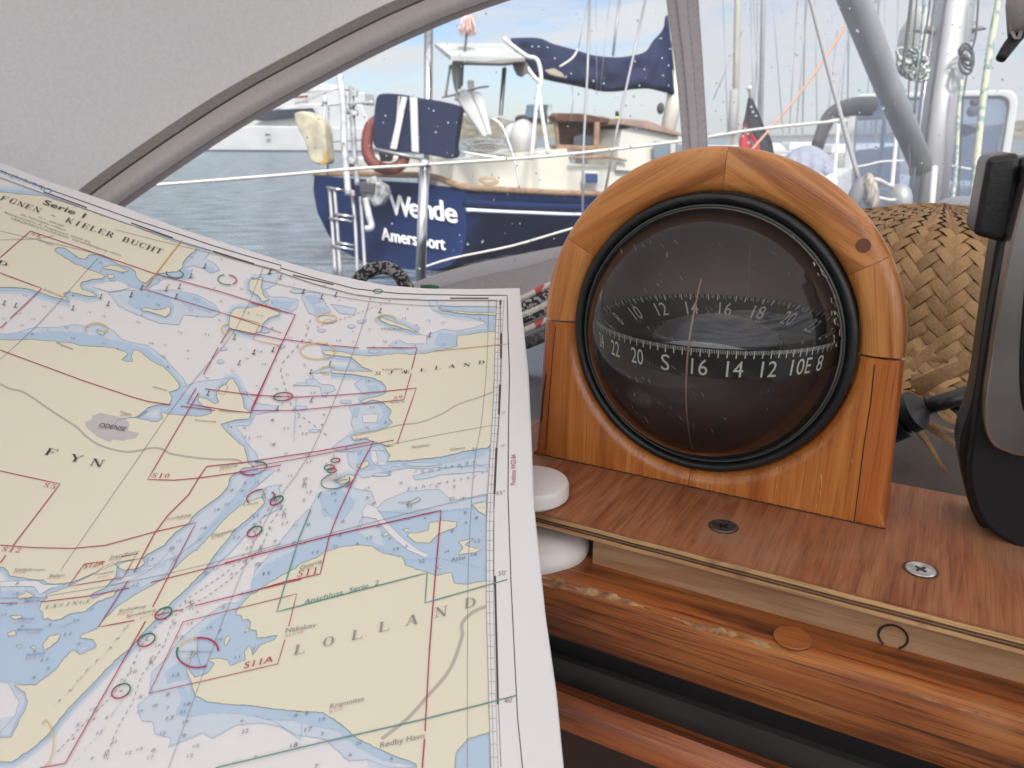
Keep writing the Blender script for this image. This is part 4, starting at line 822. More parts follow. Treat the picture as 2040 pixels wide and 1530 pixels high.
for P, w in ((R5([(710, 130), (570, 148), (460, 300), (835, 238), (925, 80), (820, 100)]), 1.5), (R5([(1955, 570), (2010, 350), (1240, 540), (1010, 1025), (1880, 825), (1930, 660)]), 1.5)): line('red', P, w, 11)
for P, w in ((R1([(1110, 545), (950, 752), (880, 845)]), 2.2), (R1([(1390, 1000), (1585, 1052), (1540, 1152), (1714, 1190)]), 1.5), (R2([(1230, 850), (1665, 805), (1740, 800)]), 1.3)): line('org', P, w, 11)
for P, w in ((R4([(315, 290), (300, 320)]), 2), (R4([(268, 370), (215, 500), (115, 830), (790, 655), (780, 790), (1150, 685)]), 2.4), (R4([(-160, 1530), (300, 1420), (780, 1310), (1190, 1205)]), 2.8)): line('teal', P, w, 11)
for P in (R5([(2040, -60), (1780, 10), (1700, 120), (1560, 250), (1400, 370), (1300, 420), (1180, 500), (1110, 700), (960, 900), (890, 1100), (800, 1250), (720, 1450)])[1:], R5([(1690, 10), (1630, 120), (1500, 230), (1260, 390), (1150, 500), (1040, 580), (960, 700), (850, 930), (700, 1100), (500, 1300), (370, 1440)]),
          R2([(410, 610), (370, 750), (210, 930), (200, 990), (240, 1120), (280, 1240), (530, 1430)]), R4([(150, 350), (90, 430), (45, 550)]), R4([(90, 350), (30, 450), (-10, 560)])): line('gry', P, 1.5, 8, dash=13)
for P in (R4([(560, 540), (700, 600), (850, 590), (1057, 640)]), R4([(560, 380), (760, 390), (1057, 360)])): line('skyb', P, 1.2, 8, dash=8)
line('pnk', R2([(430, 690), (690, 605), (960, 500)]), 1.4, 8, dash=9)
# light sectors and circles
def arc(ink, cx, cy, rx, ry, rot, a0, a1, w, k=12):
    P = []
    n = max(8, int(abs(a1 - a0) / 12)); r = math.radians(rot)
    for i in range(n + 1):
        t = math.radians(a0 + (a1 - a0) * i / n); x, y = rx * math.cos(t), ry * math.sin(t)
        P.append((cx + x * math.cos(r) - y * math.sin(r), cy + x * math.sin(r) + y * math.cos(r)))
    line(ink, P, w, k)
for cx, cy, rx, ry in ((325.5, 1222, 18, 10), (291.5, 1275, 18.5, 11), (241, 1376.5, 20, 12.5), (507, 1059, 16, 8.5), (551, 997, 14, 7)):
    arc('mag', cx, cy, rx, ry, -28, 70, 250, 3); arc('grn', cx, cy, rx, ry, -28, -110, 70, 3)
    for q in range(3): a = q * math.pi / 3 + .3; line('gry', [(cx - 4 * math.cos(a), cy - 3 * math.sin(a)), (cx + 4 * math.cos(a), cy + 3 * math.sin(a))], 1, 12)
for cx, cy, rx, ry in ((563.8, 790, 19, 8), (668, 917, 9, 4), (656, 931, 10, 5), (661, 937, 9, 4.5)):
    arc('grn', cx, cy, rx, ry, -5, 90, 270, 2.2); arc('mag', cx, cy, rx, ry, -5, -90, 90, 2.6)
arc('grn', 668, 958, 29, 15, -12, -10, 260, 1.8); arc('mag', 690, 955, 10, 14, 0, 20, 100, 1.8); arc('grn', 452, 557, 18, 10, 5, 60, 250, 1.8); arc('mag', 452, 557, 19, 10, 5, -80, 50, 2.2); arc('grn', 348, 545, 17, 8, 8, -60, 200, 1.8); arc('grn', 753, 580, 9, 4, 0, 0, 360, 1.6)
for k in range(8): a = math.radians(k * 24 + 180); line('gry', [(668, 958), (668 + 26 * math.cos(a), 958 + 16 * math.sin(a))], .8, 12)
arc('mag', 395, 1299, 40, 28, -10, -95, 10, 4); arc('mag', 392, 1300, 40, 30, 0, 60, 165, 3.4); arc('grn', 392, 1300, 40, 32, 0, 160, 200, 3.4); arc('yel', 392, 1299, 38, 27, 0, 205, 270, 2.4)
arc('mag', 505, 933, 27, 12, -12, 90, 180, 3); arc('grn', 505, 933, 27, 12, -12, -80, 20, 2.6); arc('blk', 505, 933, 27, 12, -12, 20, 90, 1.2); arc('mag', 517, 990, 26, 14, -12, 150, 290, 2.6); arc('mag', 540, 990, 8, 10, -12, -70, 60, 2.8); arc('grn', 517, 990, 30, 13, -12, -20, 60, 1.4)
for cx, cy, rx, ry, a0, a1 in ((191, 655, 22, 12, 150, 400), (633, 699, 35, 16, 0, 360), (650, 634, 20, 8, 0, 360), (768, 636, 20, 9, 150, 370), (655, 737, 16, 8, 90, 330), (80, 1480, 26, 50, -70, 70), (455, 655, 14, 10, 90, 270)): arc('yel', cx, cy, rx, ry, 0, a0, a1, 2.2)
line('gry', [(350, 1298), (425, 1299)], 1.2, 12); line('gry', [(393, 1270), (393, 1305), (399, 1325)], 1.2, 12)
# lettering
def up_ang(x, y): return math.radians(min(45, max(2, 38 - .033 * x - .012 * (y - 900))))
def ptext(s, x0, y0, x1, y1, H, ink='blk', k=12.5, bold=0, flip=False, gm=None):
    vs, fs = gm if gm else text_box(s); a = up_ang((x0 + x1) / 2, (y0 + y1) / 2); ux, uy = math.sin(a) * H, -math.cos(a) * H
    if flip: ux, uy = -ux, -uy
    P = [PP(x0 + (x1 - x0) * u + ux * v, y0 + (y1 - y0) * u + uy * v, k) for u, v in vs]
    INKS[ink].add(P, fs)
    if bold: INKS[ink].add([PP(x0 + bold + (x1 - x0) * u + ux * v, y0 + (y1 - y0) * u + uy * v, k + .5) for u, v in vs], fs)
# serif capitals built from strokes on a unit box
def glyph(ch):
    vs, fs = [], []
    T, t = 0.17, 0.05
    def quad(a, b, w):
        dx, dy = b[0] - a[0], b[1] - a[1]; l = math.hypot(dx, dy); nx, ny = -dy / l * w / 2, dx / l * w / 2
        k = len(vs); vs.extend([(a[0] + nx, a[1] + ny), (b[0] + nx, b[1] + ny), (b[0] - nx, b[1] - ny), (a[0] - nx, a[1] - ny)]); fs.append([k, k + 1, k + 2, k + 3])
    def V(x, y0=0, y1=1, w=T): quad((x, y0), (x, y1), w)
    def H(y, x0, x1, w=t): quad((x0, y), (x1, y), w)
    def s(x, y, w=.32): H(y + (t / 2 if y < .5 else -t / 2), x - w / 2, x + w / 2)
    def bowl(cx, cy, rx, ry, a0, a1):
        n = 14; k = len(vs)
        for i in range(n + 1):
            a = math.radians(a0 + (a1 - a0) * i / n); w = t + (T - t) * abs(math.cos(a)); c_, s_ = math.cos(a), math.sin(a)
            vs.extend([(cx + c_ * rx, cy + s_ * ry), (cx + c_ * (rx - w), cy + s_ * (ry - t))])
            if i: fs.append([k + 2 * i - 2, k + 2 * i - 1, k + 2 * i + 1, k + 2 * i])
    if ch in 'LEFHKRBDPI1NU': pass
    if ch == 'L': V(.22); s(.22, 1); s(.22, 0); H(t / 2, .2, .8); quad((.8, 0), (.83, .28), t)
    elif ch == 'I': V(.5); s(.5, 0, .4); s(.5, 1, .4)
    elif ch == '1': V(.5); s(.5, 0, .5); quad((.3, .85), (.5, 1), t * 1.3)
    elif ch in 'EF':
        V(.22); s(.22, 1); s(.22, 0); H(1 - t / 2, .2, .8); V(.8, .72, 1, t); H(.5, .2, .6); V(.6, .38, .62, t)
        if ch == 'E': H(t / 2, .2, .82); V(.83, 0, .28, t)
    elif ch in 'H': V(.2); V(.8); H(.5, .2, .8); [s(x, y) for x in (.2, .8) for y in (0, 1)]
    elif ch == 'N': V(.2, 0, 1, t); V(.82, 0, 1, t); quad((.2, .98), (.82, .02), T); s(.2, 0); s(.16, 1, .26); s(.82, 1)
    elif ch == 'U': V(.22, .3, 1); V(.8, .3, 1, t); s(.22, 1); s(.8, 1); bowl(.51, .32, .36, .32, 180, 360)
    elif ch == 'Y': quad((.15, 1), (.5, .48), T); quad((.85, 1), (.5, .48), t); V(.5, 0, .5); s(.15, 1); s(.85, 1, .26); s(.5, 0)
    elif ch == 'A': quad((.15, 0), (.5, 1), t); quad((.5, 1), (.84, 0), T); H(.32, .27, .7); s(.15, 0, .26); s(.84, 0)
    elif ch == 'K': V(.22); s(.22, 0); s(.22, 1); quad((.3, .42), (.78, .98), t); quad((.42, .56), (.82, 0), T); s(.8, 1, .28); s(.84, 0, .28)
    elif ch in 'RBDP':
        V(.22); s(.18, 1, .2); s(.18, 0, .2)
        if ch == 'D': bowl(.3, .5, .55, .5, -90, 90)
        else: bowl(.45, .75, .33, .26, -90, 90); H(1 - t / 2, .2, .47); H(.51, .2, .47)
        if ch == 'B': bowl(.47, .27, .37, .27, -90, 90); H(t / 2, .2, .47)
        if ch == 'R': quad((.5, .5), (.84, 0), T); s(.86, 0, .2)
        if ch == 'D': H(1 - t / 2, .2, .32); H(t / 2, .2, .32)
    elif ch == 'T': V(.5); s(.5, 0); H(1 - t / 2, .1, .9); V(.12, .75, 1, t); V(.88, .75, 1, t)
    elif ch in 'OG0': bowl(.5, .5, .4 if ch != '0' else .33, .5, 0 if ch != 'G' else 50, 360 if ch != 'G' else 320); (V(.8, .1, .42), H(.42, .62, .95)) if ch == 'G' else None
    elif ch == 'C': bowl(.52, .5, .42, .5, 45, 315); V(.84, .68, .95, t)
    elif ch == 'J': V(.55, .2, 1); s(.55, 1); bowl(.35, .2, .28, .2, 180, 360)
    elif ch in 'S5': bowl(.5, .73, .32, .27, 30, 270) if ch == 'S' else (V(.27, .5, 1, t), H(.94, .26, .8, .12)); (V(.78, .70, .98, t * 1.2), V(.15, .03, .3, t * 1.2)) if ch == 'S' else None; bowl(.48, .28 if ch == 'S' else .32, .34, .28 if ch == 'S' else .32, -150, 90)
    elif ch == '8': bowl(.5, .75, .28, .25, 0, 360); bowl(.5, .26, .34, .27, 0, 360)
    elif ch == '9': bowl(.5, .68, .33, .32, 0, 360); bowl(.42, .5, .41, .5, -70, 30)
    elif ch == '2': bowl(.48, .7, .33, .3, -10, 170); quad((.76, .6), (.2, .06), t * 1.6); H(.06, .18, .84, .12)
    elif ch == '-': H(.4, .2, .8, .09)
    return vs, fs
def serif(s, x0, y0, x1, y1, H, ink='blk', fat=1.0):
    n = len(s); 
    for i, c in enumerate(s):
        if c == ' ': continue
        base = {'Ü': 'U', 'Å': 'A'}.get(c, c); ax = x0 + (x1 - x0) * i / n; ay = y0 + (y1 - y0) * i / n
        bx = x0 + (x1 - x0) * (i + fat) / n; by = y0 + (y1 - y0) * (i + fat) / n
        if c == 'Æ':
            ptext('', ax - 4, ay, (ax + bx) / 2, (ay + by) / 2, H, ink, gm=glyph('A')); ptext('', (ax + bx) / 2 - 3, (ay + by) / 2, bx, by, H, ink, gm=glyph('E')); continue
        ptext('', ax, ay, bx, by, H, ink, gm=glyph(base))
        if c in 'ÜÅ': ptext('', ax, ay, bx, by, H, ink, gm=([(.3, 1.1), (.42, 1.1), (.42, 1.22), (.3, 1.22), (.58, 1.1), (.7, 1.1), (.7, 1.22), (.58, 1.22)], [[0, 1, 2, 3], [4, 5, 6, 7]]))
serif('FÜNEN - KIELER BUCHT', -2, 397, 322, 507, 11, 'blk', .95)
ptext('Serie 1', 84, 406, 165, 434, 11, bold=.9)
for s, x, y in (('F', 86, 905), ('Y', 134, 917), ('N', 176, 926)): serif(s, x, y, x + 26, y + 5, 16)
for i, (x, y) in enumerate(((583, 1305), (639, 1290), (698, 1276), (752, 1260), (806, 1247), (864, 1231), (924, 1213))): serif('LOLLAND'[i], x, y, x + 27, y - 5, 20, 'gry')
for i, (x, y) in enumerate(((745, 747), (771, 745), (802, 744), (836, 740), (865, 736), (892, 733), (922, 730), (952, 725))): serif('SJÆLLAND'[i], x, y, x + 15, y - 1, 6.5)
for i, (x, y) in enumerate(((86, 1447), (112, 1407), (136, 1385), (154, 1362), (172, 1343), (192, 1323), (214, 1302), (230, 1282), (247, 1260))): serif('LANGELAND'[i], x - 5, y, x + 9, y - 12, 9, 'gry')
serif('TÅSINGE', 85, 1214, 183, 1200, 9, 'gry', .85); serif('SAMSØ'.replace('Ø', 'O'), 482, 622, 526, 632, 4.5, 'gry', .75); serif('D', -8, 524, 14, 532, 10)
for s, x0, y0, x1, y1, H, ink in (('S10', 300, 951, 337, 952, 10, 'red'), ('S11', 590, 1150, 634, 1142, 14, 'red'), ('S12', 0, 1098, 40, 1101, 11, 'red'), ('S5', 84, 969, 110, 975, 10, 'red'), ('S8', 60, 467, 80, 473, 6, 'red'), ('S9', 782, 797, 802, 793, 7, 'red')): serif(s, x0, y0, x1, y1, H, ink, .97)
ptext('S12A', 165, 1133, 205, 1126, 11, 'red'); ptext('S11A', 485, 1332, 543, 1318, 13, 'red')
for s, x0, y0, x1, y1, H, ink in (('ODENSE', 196, 850, 248, 859, 9.5, 'blk'), ('S8/13', 194, 853, 214, 855, 4, 'pnk'), ('Stige', 238, 822, 260, 827, 5, 'gry'), ('S8/12', 238, 828, 262, 830, 4, 'pnk'), ('Svendborg', 217, 1114, 275, 1102, 8, 'gry'), ('S12/9', 216, 1118, 240, 1114, 5, 'pnk'), ('Lundeborg', 333, 1036, 380, 1027, 6, 'gry'), ('S11/1', 355, 1036, 377, 1031, 4, 'pnk'), ('Dageløkke', 420, 1070, 470, 1058, 7, 'gry'), ('S11/2', 420, 1075, 444, 1069, 5, 'pnk'),
        ('Fjællebroen', 28, 1137, 87, 1137, 6, 'gry'), ('S12/8', 25, 1142, 49, 1142, 5, 'pnk'), ('Ballen', 98, 1149, 127, 1148, 6, 'gry'), ('S12/8', 93, 1153, 118, 1151, 4, 'pnk'), ('Troense', 186, 1148, 225, 1140, 6, 'gry'), ('S12/7', 194, 1152, 216, 1149, 4, 'pnk'), ('Skarø', 47, 1198, 77, 1198, 6, 'blu'), ('Hjortø', 35, 1235, 67, 1234, 6, 'blu'), ('Birkholm', 33, 1257, 84, 1256, 6, 'blu'), ('Strynø', 50, 1308, 88, 1303, 7, 'blu'),
        ('S12/8', 43, 1202, 68, 1201, 4, 'pnk'), ('S12/10', 28, 1241, 60, 1240, 4, 'pnk'), ('S12/9', 50, 1264, 78, 1262, 4, 'pnk'), ('S12/11', 48, 1315, 84, 1310, 4.5, 'pnk'), ('Rudkøbing', 236, 1220, 289, 1210, 7, 'gry'), ('S12/12', 232, 1226, 262, 1222, 5, 'pnk'), ('Spodsbjerg', 250, 1231, 309, 1217, 7, 'gry'), ('S11/4', 277, 1234, 305, 1226, 5, 'pnk'), ('Onsevig', 596, 1135, 641, 1120, 8, 'gry'), ('S11/5', 597, 1138, 624, 1130, 5.5, 'pnk'),
        ('Nakskov', 568, 1261, 629, 1249, 10, 'gry'), ('S11/10', 567, 1270, 604, 1261, 6, 'pnk'), ('Kramnitse', 657, 1412, 725, 1396, 10, 'gry'), ('S1/2', 655, 1422, 682, 1412, 7, 'pnk'), ('Rødby Havn', 757, 1490, 845, 1470, 11, 'gry'), ('Vejrø', 792, 1004, 816, 1001, 5, 'gry'), ('Askø', 898, 1119, 927, 1113, 8, 'gry'), ('Omø', 672, 962, 690, 956, 5, 'gry'), ('Lohals', 484, 1008, 514, 1003, 5, 'gry'), ('Nyborg', 438, 934, 472, 928, 6, 'gry'), ('S11/1', 436, 938, 460, 935, 4, 'pnk'),
        ('Kerteminde', 388, 838, 430, 842, 4.5, 'gry'), ('Hindsholm', 436, 820, 474, 822, 4.5, 'gry'), ('Otterup', 303, 772, 333, 779, 4.5, 'gry'), ('Bogense', 112, 684, 144, 697, 5, 'gry'), ('Juelsminde', 86, 577, 124, 593, 4.5, 'gry'), ('Horsens', 73, 478, 105, 490, 4.5, 'gry'), ('Kalundborg', 762, 738, 802, 736, 4, 'gry'), ('Mullerup', 777, 804, 806, 801, 3.5, 'gry'), ('Korsør', 708, 876, 735, 873, 4, 'gry'), ('Skælskør', 820, 893, 857, 888, 5, 'gry'), ('Glænø', 896, 898, 926, 894, 5, 'gry'),
        ('Anschluss  Serie  2', 605, 1204, 754, 1165, 10, 'teal'), ('"  S  m  å  l  a  n  d  s', 826, 946, 946, 922, 7, 'blu'), ('F  a  h  r  w  a  s  s  e  r  "', 812, 978, 962, 948, 7, 'blu'), ("55°", 988, 986, 1006, 984, 7, 'gry'), ("50'", 993, 1147, 1009, 1145, 9, 'gry'), ("40'", 1004, 1402, 1022, 1398, 12, 'gry'), ("10'", 998, 890, 1006, 889, 4, 'gry'), ("20'", 999, 824, 1007, 823, 4, 'gry'), ('SEJERO'.replace('O', 'Ø'), 758, 656, 800, 657, 3.5, 'gry'),
        ('Alle Tiefenangaben in Metern', 40, 428, 130, 460, 4, 'gry'), ('M 1 : 370.000', 76, 434, 126, 452, 4, 'gry'), ('Bezugssystem A: Positionen WGS 84', 8, 424, 178, 484, 4, 'gry'), ('VERÖFFENTLICHUNG  Vervielfältigung ohne', 20, 436, 240, 510, 4, 'gry'),
        ('SVENDBORG SUND', 250, 1151, 330, 1126, 4, 'skyb'), ('Smaalands', 118, 1252, 155, 1236, 5, 'skyb')): ptext(s, x0, y0, x1, y1, H, ink)
for i, c in enumerate('BELT'): x, y = 219 + i * 9, 1432 - i * 13; ptext(c, x, y, x + 6, y - 9, 12, 'blu')
for i, c in enumerate('ELANDS'): x, y = 142 + i * 11, 1530 - i * 13; ptext(c, x, y, x + 6, y - 10, 13, 'blu')
for i, c in enumerate('GROSSERBELT'): x, y = 588 - i * .4, 792 + i * 8.6; ptext(c, x, y, x + 1.2, y + 5.5, 7, 'skyb')
# margin print
vs, fs = text_box('Positions WGS 84'); INKS['mag'].add([PP(1027 + 4 * u * .3 - v * 10, 965 - u * 60 + v * 1, 12.5) for u, v in vs], fs)
ptext('Übersichtskarte', 106, 378, -52, 318, 9, 'blu', flip=True)
# soundings and little buoy symbols
deep = R1([(440, 880), (630, 1005), (840, 1040), (1095, 1105), (920, 1170), (1145, 1217), (990, 1250), (1260, 1117), (1345, 915), (200, 1023), (265, 945), (150, 880), (1470, 840), (1305, 835), (400, 1075), (190, 1115), (440, 1140), (715, 1205), (1020, 1315), (460, 640), (745, 740), (610, 680), (960, 935), (1160, 965), (1190, 900), (960, 780), (1165, 645), (1350, 660)]) + R2([(140, 690), (400, 775), (590, 775), (800, 700), (85, 935), (360, 940), (410, 1020), (290, 1080), (60, 850), (420, 1130), (490, 1280), (140, 1315), (235, 1370), (360, 1405), (480, 1345), (150, 1480), (1060, 560), (1035, 625), (1200, 640), (1550, 630), (1120, 670), (905, 780), (830, 820), (1300, 655), (290, 395), (490, 405), (790, 1050), (820, 1230), (910, 1330)]) + \
    R4([(520, 280), (620, 205), (670, 255), (910, 270), (900, 325), (960, 385), (1010, 410), (900, 470), (1015, 515), (1000, 575), (765, 605), (650, 550), (620, 505), (530, 500), (410, 425), (520, 320), (550, 345), (710, 360), (285, 565), (190, 520), (255, 440), (235, 330), (260, 295), (150, 435), (130, 360), (370, 300), (240, 235), (65, 660), (260, 160), (120, 195), (10, 440), (105, 515), (30, 620), (255, 1360), (190, 1430), (290, 1525), (1000, 100)]) + \
    R5([(1160, 45), (1170, 120), (1390, 210), (1655, 130), (1740, 150), (1270, 410), (1175, 555), (1215, 650), (900, 880), (945, 1050), (520, 1240), (1035, 1410), (1655, 1285), (1145, 1195), (1240, 1315), (1265, 1100), (1130, 1035), (1185, 905), (1485, 605), (1510, 440), (1800, 215), (2000, 1375), (610, 460), (450, 625), (330, 560), (525, 695), (295, 800), (220, 920), (915, 290), (1015, 120)]) + R3([(1660, 265), (1660, 412), (1505, 367), (1400, 300), (1490, 650), (1410, 695), (1320, 815), (1240, 925), (1040, 1045), (1555, 855), (1440, 985), (1380, 780)])
for x, y in deep:
    s = rnd.choice(['11', '12', '14', '16', '8', '22', '5', '7', '17', '6', '9', '13']); h = 3.2 + max(0, (y - 450)) * 0.0052; a = -0.22 if y > 900 else (0.3 if x < 500 else .05)
    w = h * (1.0 if len(s) == 1 else 1.7); ptext(s, x - w / 2, y + h / 2 - a * -w / 2 * 0, x + w / 2, y + h / 2 + a * w, h, 'depth')
def inside(x, y, P):
    c = False
    for i in range(len(P)):
        a, b = P[i - 1], P[i]
        if (a[1] > y) != (b[1] > y) and x < (b[0] - a[0]) * (y - a[1]) / (b[1] - a[1]) + a[0]: c = not c
    return c
allland = [ext(P) for P in lands.values()] + isl; used_ = list(deep); cnt = 0
for _ in range(3000):
    x, y = rnd.uniform(5, 960), rnd.uniform(500, 1520)
    if y < itp(topc, x) + 45 or any(abs(x - a) < 20 and abs(y - b) < 13 for a, b in used_) or any(inside(x + dx, y, P) for P in allland for dx in (-9, 9)): continue
    used_.append((x, y)); cnt += 1; s = str(rnd.choice([3, 4, 5, 6, 7, 8, 9, 10, 11, 12, 14, 15, 17, 19, 21, 26])); h = 2.6 + max(0, y - 450) * .0042; w = h * (1 if len(s) == 1 else 1.7)
    a = -0.2 if y > 900 else (.3 if x < 500 else .05); ptext(s, x - w / 2, y + h / 2, x + w / 2, y + h / 2 + a * w, h, 'depth')
    if cnt > 130: break
for x, y in R1([(610, 890), (655, 935), (440, 960), (860, 835), (1010, 845), (1070, 890), (795, 880), (1160, 765), (1245, 705), (1640, 740), (1425, 1140), (1545, 1230), (1660, 1215), (1455, 1295), (1265, 1480), (90, 945), (20, 930), (1090, 830)]) + R2([(125, 310), (195, 348), (350, 445), (475, 480), (570, 465), (870, 575), (1205, 740), (145, 840), (400, 990), (405, 1180), (175, 1235), (15, 855), (530, 935)]):
    line('blk', [(x - 3, y + 3), (x + 4, y + 4)], 1.2, 12); line('blk', [(x, y + 3), (x + 2.5, y - 4)], 1.5, 12); line('blk', [(x + 2, y - 4), (x + 4, y - 5)], 2.4, 12)
for x, y in ((380, 1207), (300, 1318), (210, 1505), (518, 1095), (565, 1025), (606, 965), (525, 985)):
    line('gry', [(x, y - 8), (x - 3, y + 8)], 1.3, 12); line('gry', [(x, y - 8), (x + 4, y + 8)], 1.3, 12); line('gry', [(x - 5, y + 1), (x + 6, y - 2)], 1.1, 12); line('gry', [(x + 1, y - 8), (x + 6, y - 12)], 1.1, 12)
for x, y, w, h in [(700 + i * 9 - 50, 590 + (i * 37) % 70, 10, 3) for i in range(0)] + [(655, 640, 12, 4), (700, 650, 9, 3), (720, 640, 10, 3), (640, 658, 8, 3), (600, 765, 14, 3), (625, 858, 10, 3), (690, 800, 12, 3), (530, 660, 9, 3), (445, 695, 7, 3), (560, 690, 8, 3), (745, 700, 12, 3), (590, 580, 12, 4), (470, 500, 10, 3), (440, 720, 8, 3), (600, 812, 16, 4), (840, 925, 34, 4), (760, 945, 20, 3)]:
    P = [(x + w * math.cos(a) * rnd.uniform(.7, 1.2), y + h * math.sin(a) * rnd.uniform(.8, 1.2)) for a in [2 * math.pi * i / 9 for i in range(9)]]; fill('sh1', P, 5.5); line('skyb', P, .8, 6, closed=True)
keys = [k for k in INKS if INKS[k].f]; gp_ = G()
for i, k in enumerate(keys): gp_.add(INKS[k].v, INKS[k].f, i)
build('printing', gp_, [INK[k] for k in keys], chart)
# ------------------------------------------------------------------ sprayhood: roof panel, tube sleeve, clear windows, seam, coaming
hood = thing('sprayhood', at(900, 560, 0.95), 'grey canvas sprayhood with a curved tube sleeve and rain-speckled clear vinyl windows', 'sprayhood')
arcp = [(-420, 1000), (-260, 800), (-60, 590), (50, 478), (160, 380), (275, 296), (400, 212), (490, 157), (583, 106), (690, 50), (795, 0), (940, -58), (1200, -135), (1500, -175), (1900, -190), (2300, -190), (2900, -180), (3700, -100)]
def arcpt(i, dx=0, dy=0): x, y = arcp[i]; return x + dx, y + dy
AD = [.62, .66, .72, .78, .80, .82, .84, .86, .88, .90, .915, .93, .95, .98, 1.0, 1.02, 1.02, 1.02]
# fabric: from the sleeve backwards over the camera
g = G(); rows = []
nA = len(arcp)
base = [at(x, y, d) for (x, y), d in zip(arcp, AD)]
cb = catmull(base, 4)
for k in range(27):
    t = k / 10; row = []
    for p in cb:
        q = p.copy(); back = t * 0.75
        q = q - FWD * back * 0.75 - Vector((0, 1, 0)) * back * .35 + UP * (0.26 * (1 - (1 - min(t, 1)) ** 2))
        side = max(0, min(1, (-q.x - .1) / .5)); q = q - Vector((0.10 * t * side, 0, 0))
        q += UP * 0.004 * noise.noise(q * 5)
        row.append(q)
    rows.append(row)
g.grid(rows); build('roof_panel', g, M['greycloth'], hood, smooth=True)
# sleeve: three stitched bands, following the arch
def band(name, o0, o1, lift, m, bulge=0.0, n=6):
    g = G(); rows = []
    P0 = []; P1 = []
    for i in range(nA):
        a = arcp[max(0, i - 1)]; b = arcp[min(nA - 1, i + 1)]; dx, dy = b[0] - a[0], b[1] - a[1]; l = math.hypot(dx, dy); nx, ny = -dy / l, dx / l
        sc = 1.0 
        P0.append((arcp[i][0] + nx * o0 * sc, arcp[i][1] + ny * o0 * sc)); P1.append((arcp[i][0] + nx * o1 * sc, arcp[i][1] + ny * o1 * sc))
    for j in range(n + 1):
        t = j / n; row = [at(P0[i][0] + (P1[i][0] - P0[i][0]) * t, P0[i][1] + (P1[i][1] - P0[i][1]) * t, AD[i] - lift - bulge * math.sin(math.pi * t)) for i in range(nA)]
        rows.append(catmull(row, 5))
    g.grid(rows); return build(name, g, m, hood, smooth=True)
band('edge_seam', -3, 17, 0.002, cloth('brown_grey_edge_binding', (0.27, 0.245, 0.23), 600, 0.05, .12))
band('dark_groove', 15, 23, 0.000, cloth('dark_grey_groove', (0.13, 0.12, 0.11), 600, 0.02, .2))
band('tube_sleeve', 21, 67, 0.006, M['greypiping'], bulge=0.011, n=10)
band('window_binding', 64, 80, 0.003, cloth('taupe_binding', (0.26, 0.235, 0.245), 700, 0.05, .08))
# windows
def pane(name, P, m, nx=10, ny=8):
    """P: quad of (px, py, d), bilinear"""
    g = G(); rows = []
    for i in range(ny + 1):
        v = i / ny; row = []
        for j in range(nx + 1):
            u = j / nx
            q = [((1 - u) * (1 - v)), (u * (1 - v)), (u * v), ((1 - u) * v)]
            x = sum(w * p[0] for w, p in zip(q, P)); y = sum(w * p[1] for w, p in zip(q, P)); d = 1 / sum(w / p[2] for w, p in zip(q, P))
            row.append(at(x, y, d + 0.012 * math.sin(u * math.pi) * math.sin(v * math.pi)))
        rows.append(row)
    g.grid(rows); return build(name, g, m, hood, smooth=True)
pane('side_window', [(150, -100, .9), (1345, -100, 1.01), (1404, 520, 1.0), (80, 620, .85)], M['vinyl'])
pane('front_window', [(1345, -140, 1.01), (2300, -150, 1.12), (2300, 500, .98), (1404, 520, 1.0)], M['vinyl2'])
# seam between the two windows: webbing with a raised middle and stitch lines
seamL_ = [(1322, -80), (1327, 0), (1341, 100), (1352, 200), (1359, 300), (1366, 480)]; seamR_ = [(1389, -80), (1392, 0), (1399, 100), (1405, 200), (1411, 300), (1420, 480)]
def strip(name, f0, f1, d, m, parent=None):
    g = G(); rows = []
    for t in (0, .5, 1):
        rows.append(catmull([at(a[0] + (b[0] - a[0]) * (f0 + (f1 - f0) * t), a[1], d - 0.002 * (t == .5)) for a, b in zip(seamL_, seamR_)], 4))
    g.grid(rows); return build(name, g, m, parent or hood, smooth=True)
ss = strip('window_seam', 0, 1, .985, M['greyseam']); 
strip('zip_tape', .33, .62, .981, cloth('pale_zip_tape', (0.56, 0.53, 0.56), 1200, .2, .05), ss)
g = G()
for f in (.30, .65, .06, .94):
    P = catmull([at(a[0] + (b[0] - a[0]) * f, a[1], .9795) for a, b in zip(seamL_, seamR_)], 14)
    for i in range(0, len(P) - 1, 2): g.tube([P[i], P[i + 1]], .00035, 4)
build('stitching', g, cloth('grey_thread', (0.3, 0.27, 0.28), 500, 0, .1), ss)
# canvas coaming below the side window
ct = [(560, 700), (650, 640), (735, 590), (815, 566), (880, 543), (960, 522), (1040, 506), (1120, 490), (1250, 468), (1380, 452), (1560, 440), (1760, 430), (2100, 440)]
cm = [(560, 735), (650, 675), (740, 622), (830, 590), (890, 568), (965, 549), (1045, 532), (1115, 512), (1250, 492), (1380, 476), (1560, 462), (1760, 450), (2100, 460)]
def cd(i): return .84 + .012 * i
g = G(); g.grid([catmull([at(x, y, cd(i)) for i, (x, y) in enumerate(ct)], 4), catmull([at(x, (y + ct[i][1]) / 2, cd(i) - .003) for i, (x, y) in enumerate(cm)], 4), catmull([at(x, y, cd(i)) for i, (x, y) in enumerate(cm)], 4)])
build('coaming_binding', g, cloth('light_lilac_binding', (0.60, 0.565, 0.585), 900, .35, .05), hood, smooth=True)
g = G(); g.grid([catmull([at(x, y - 1, cd(i) + .001) for i, (x, y) in enumerate(cm)], 4), catmull([at(x, y + 55, cd(i) + .004) for i, (x, y) in enumerate(cm)], 4), catmull([at(x, y + 130, cd(i) - .01) for i, (x, y) in enumerate(cm)], 4)])
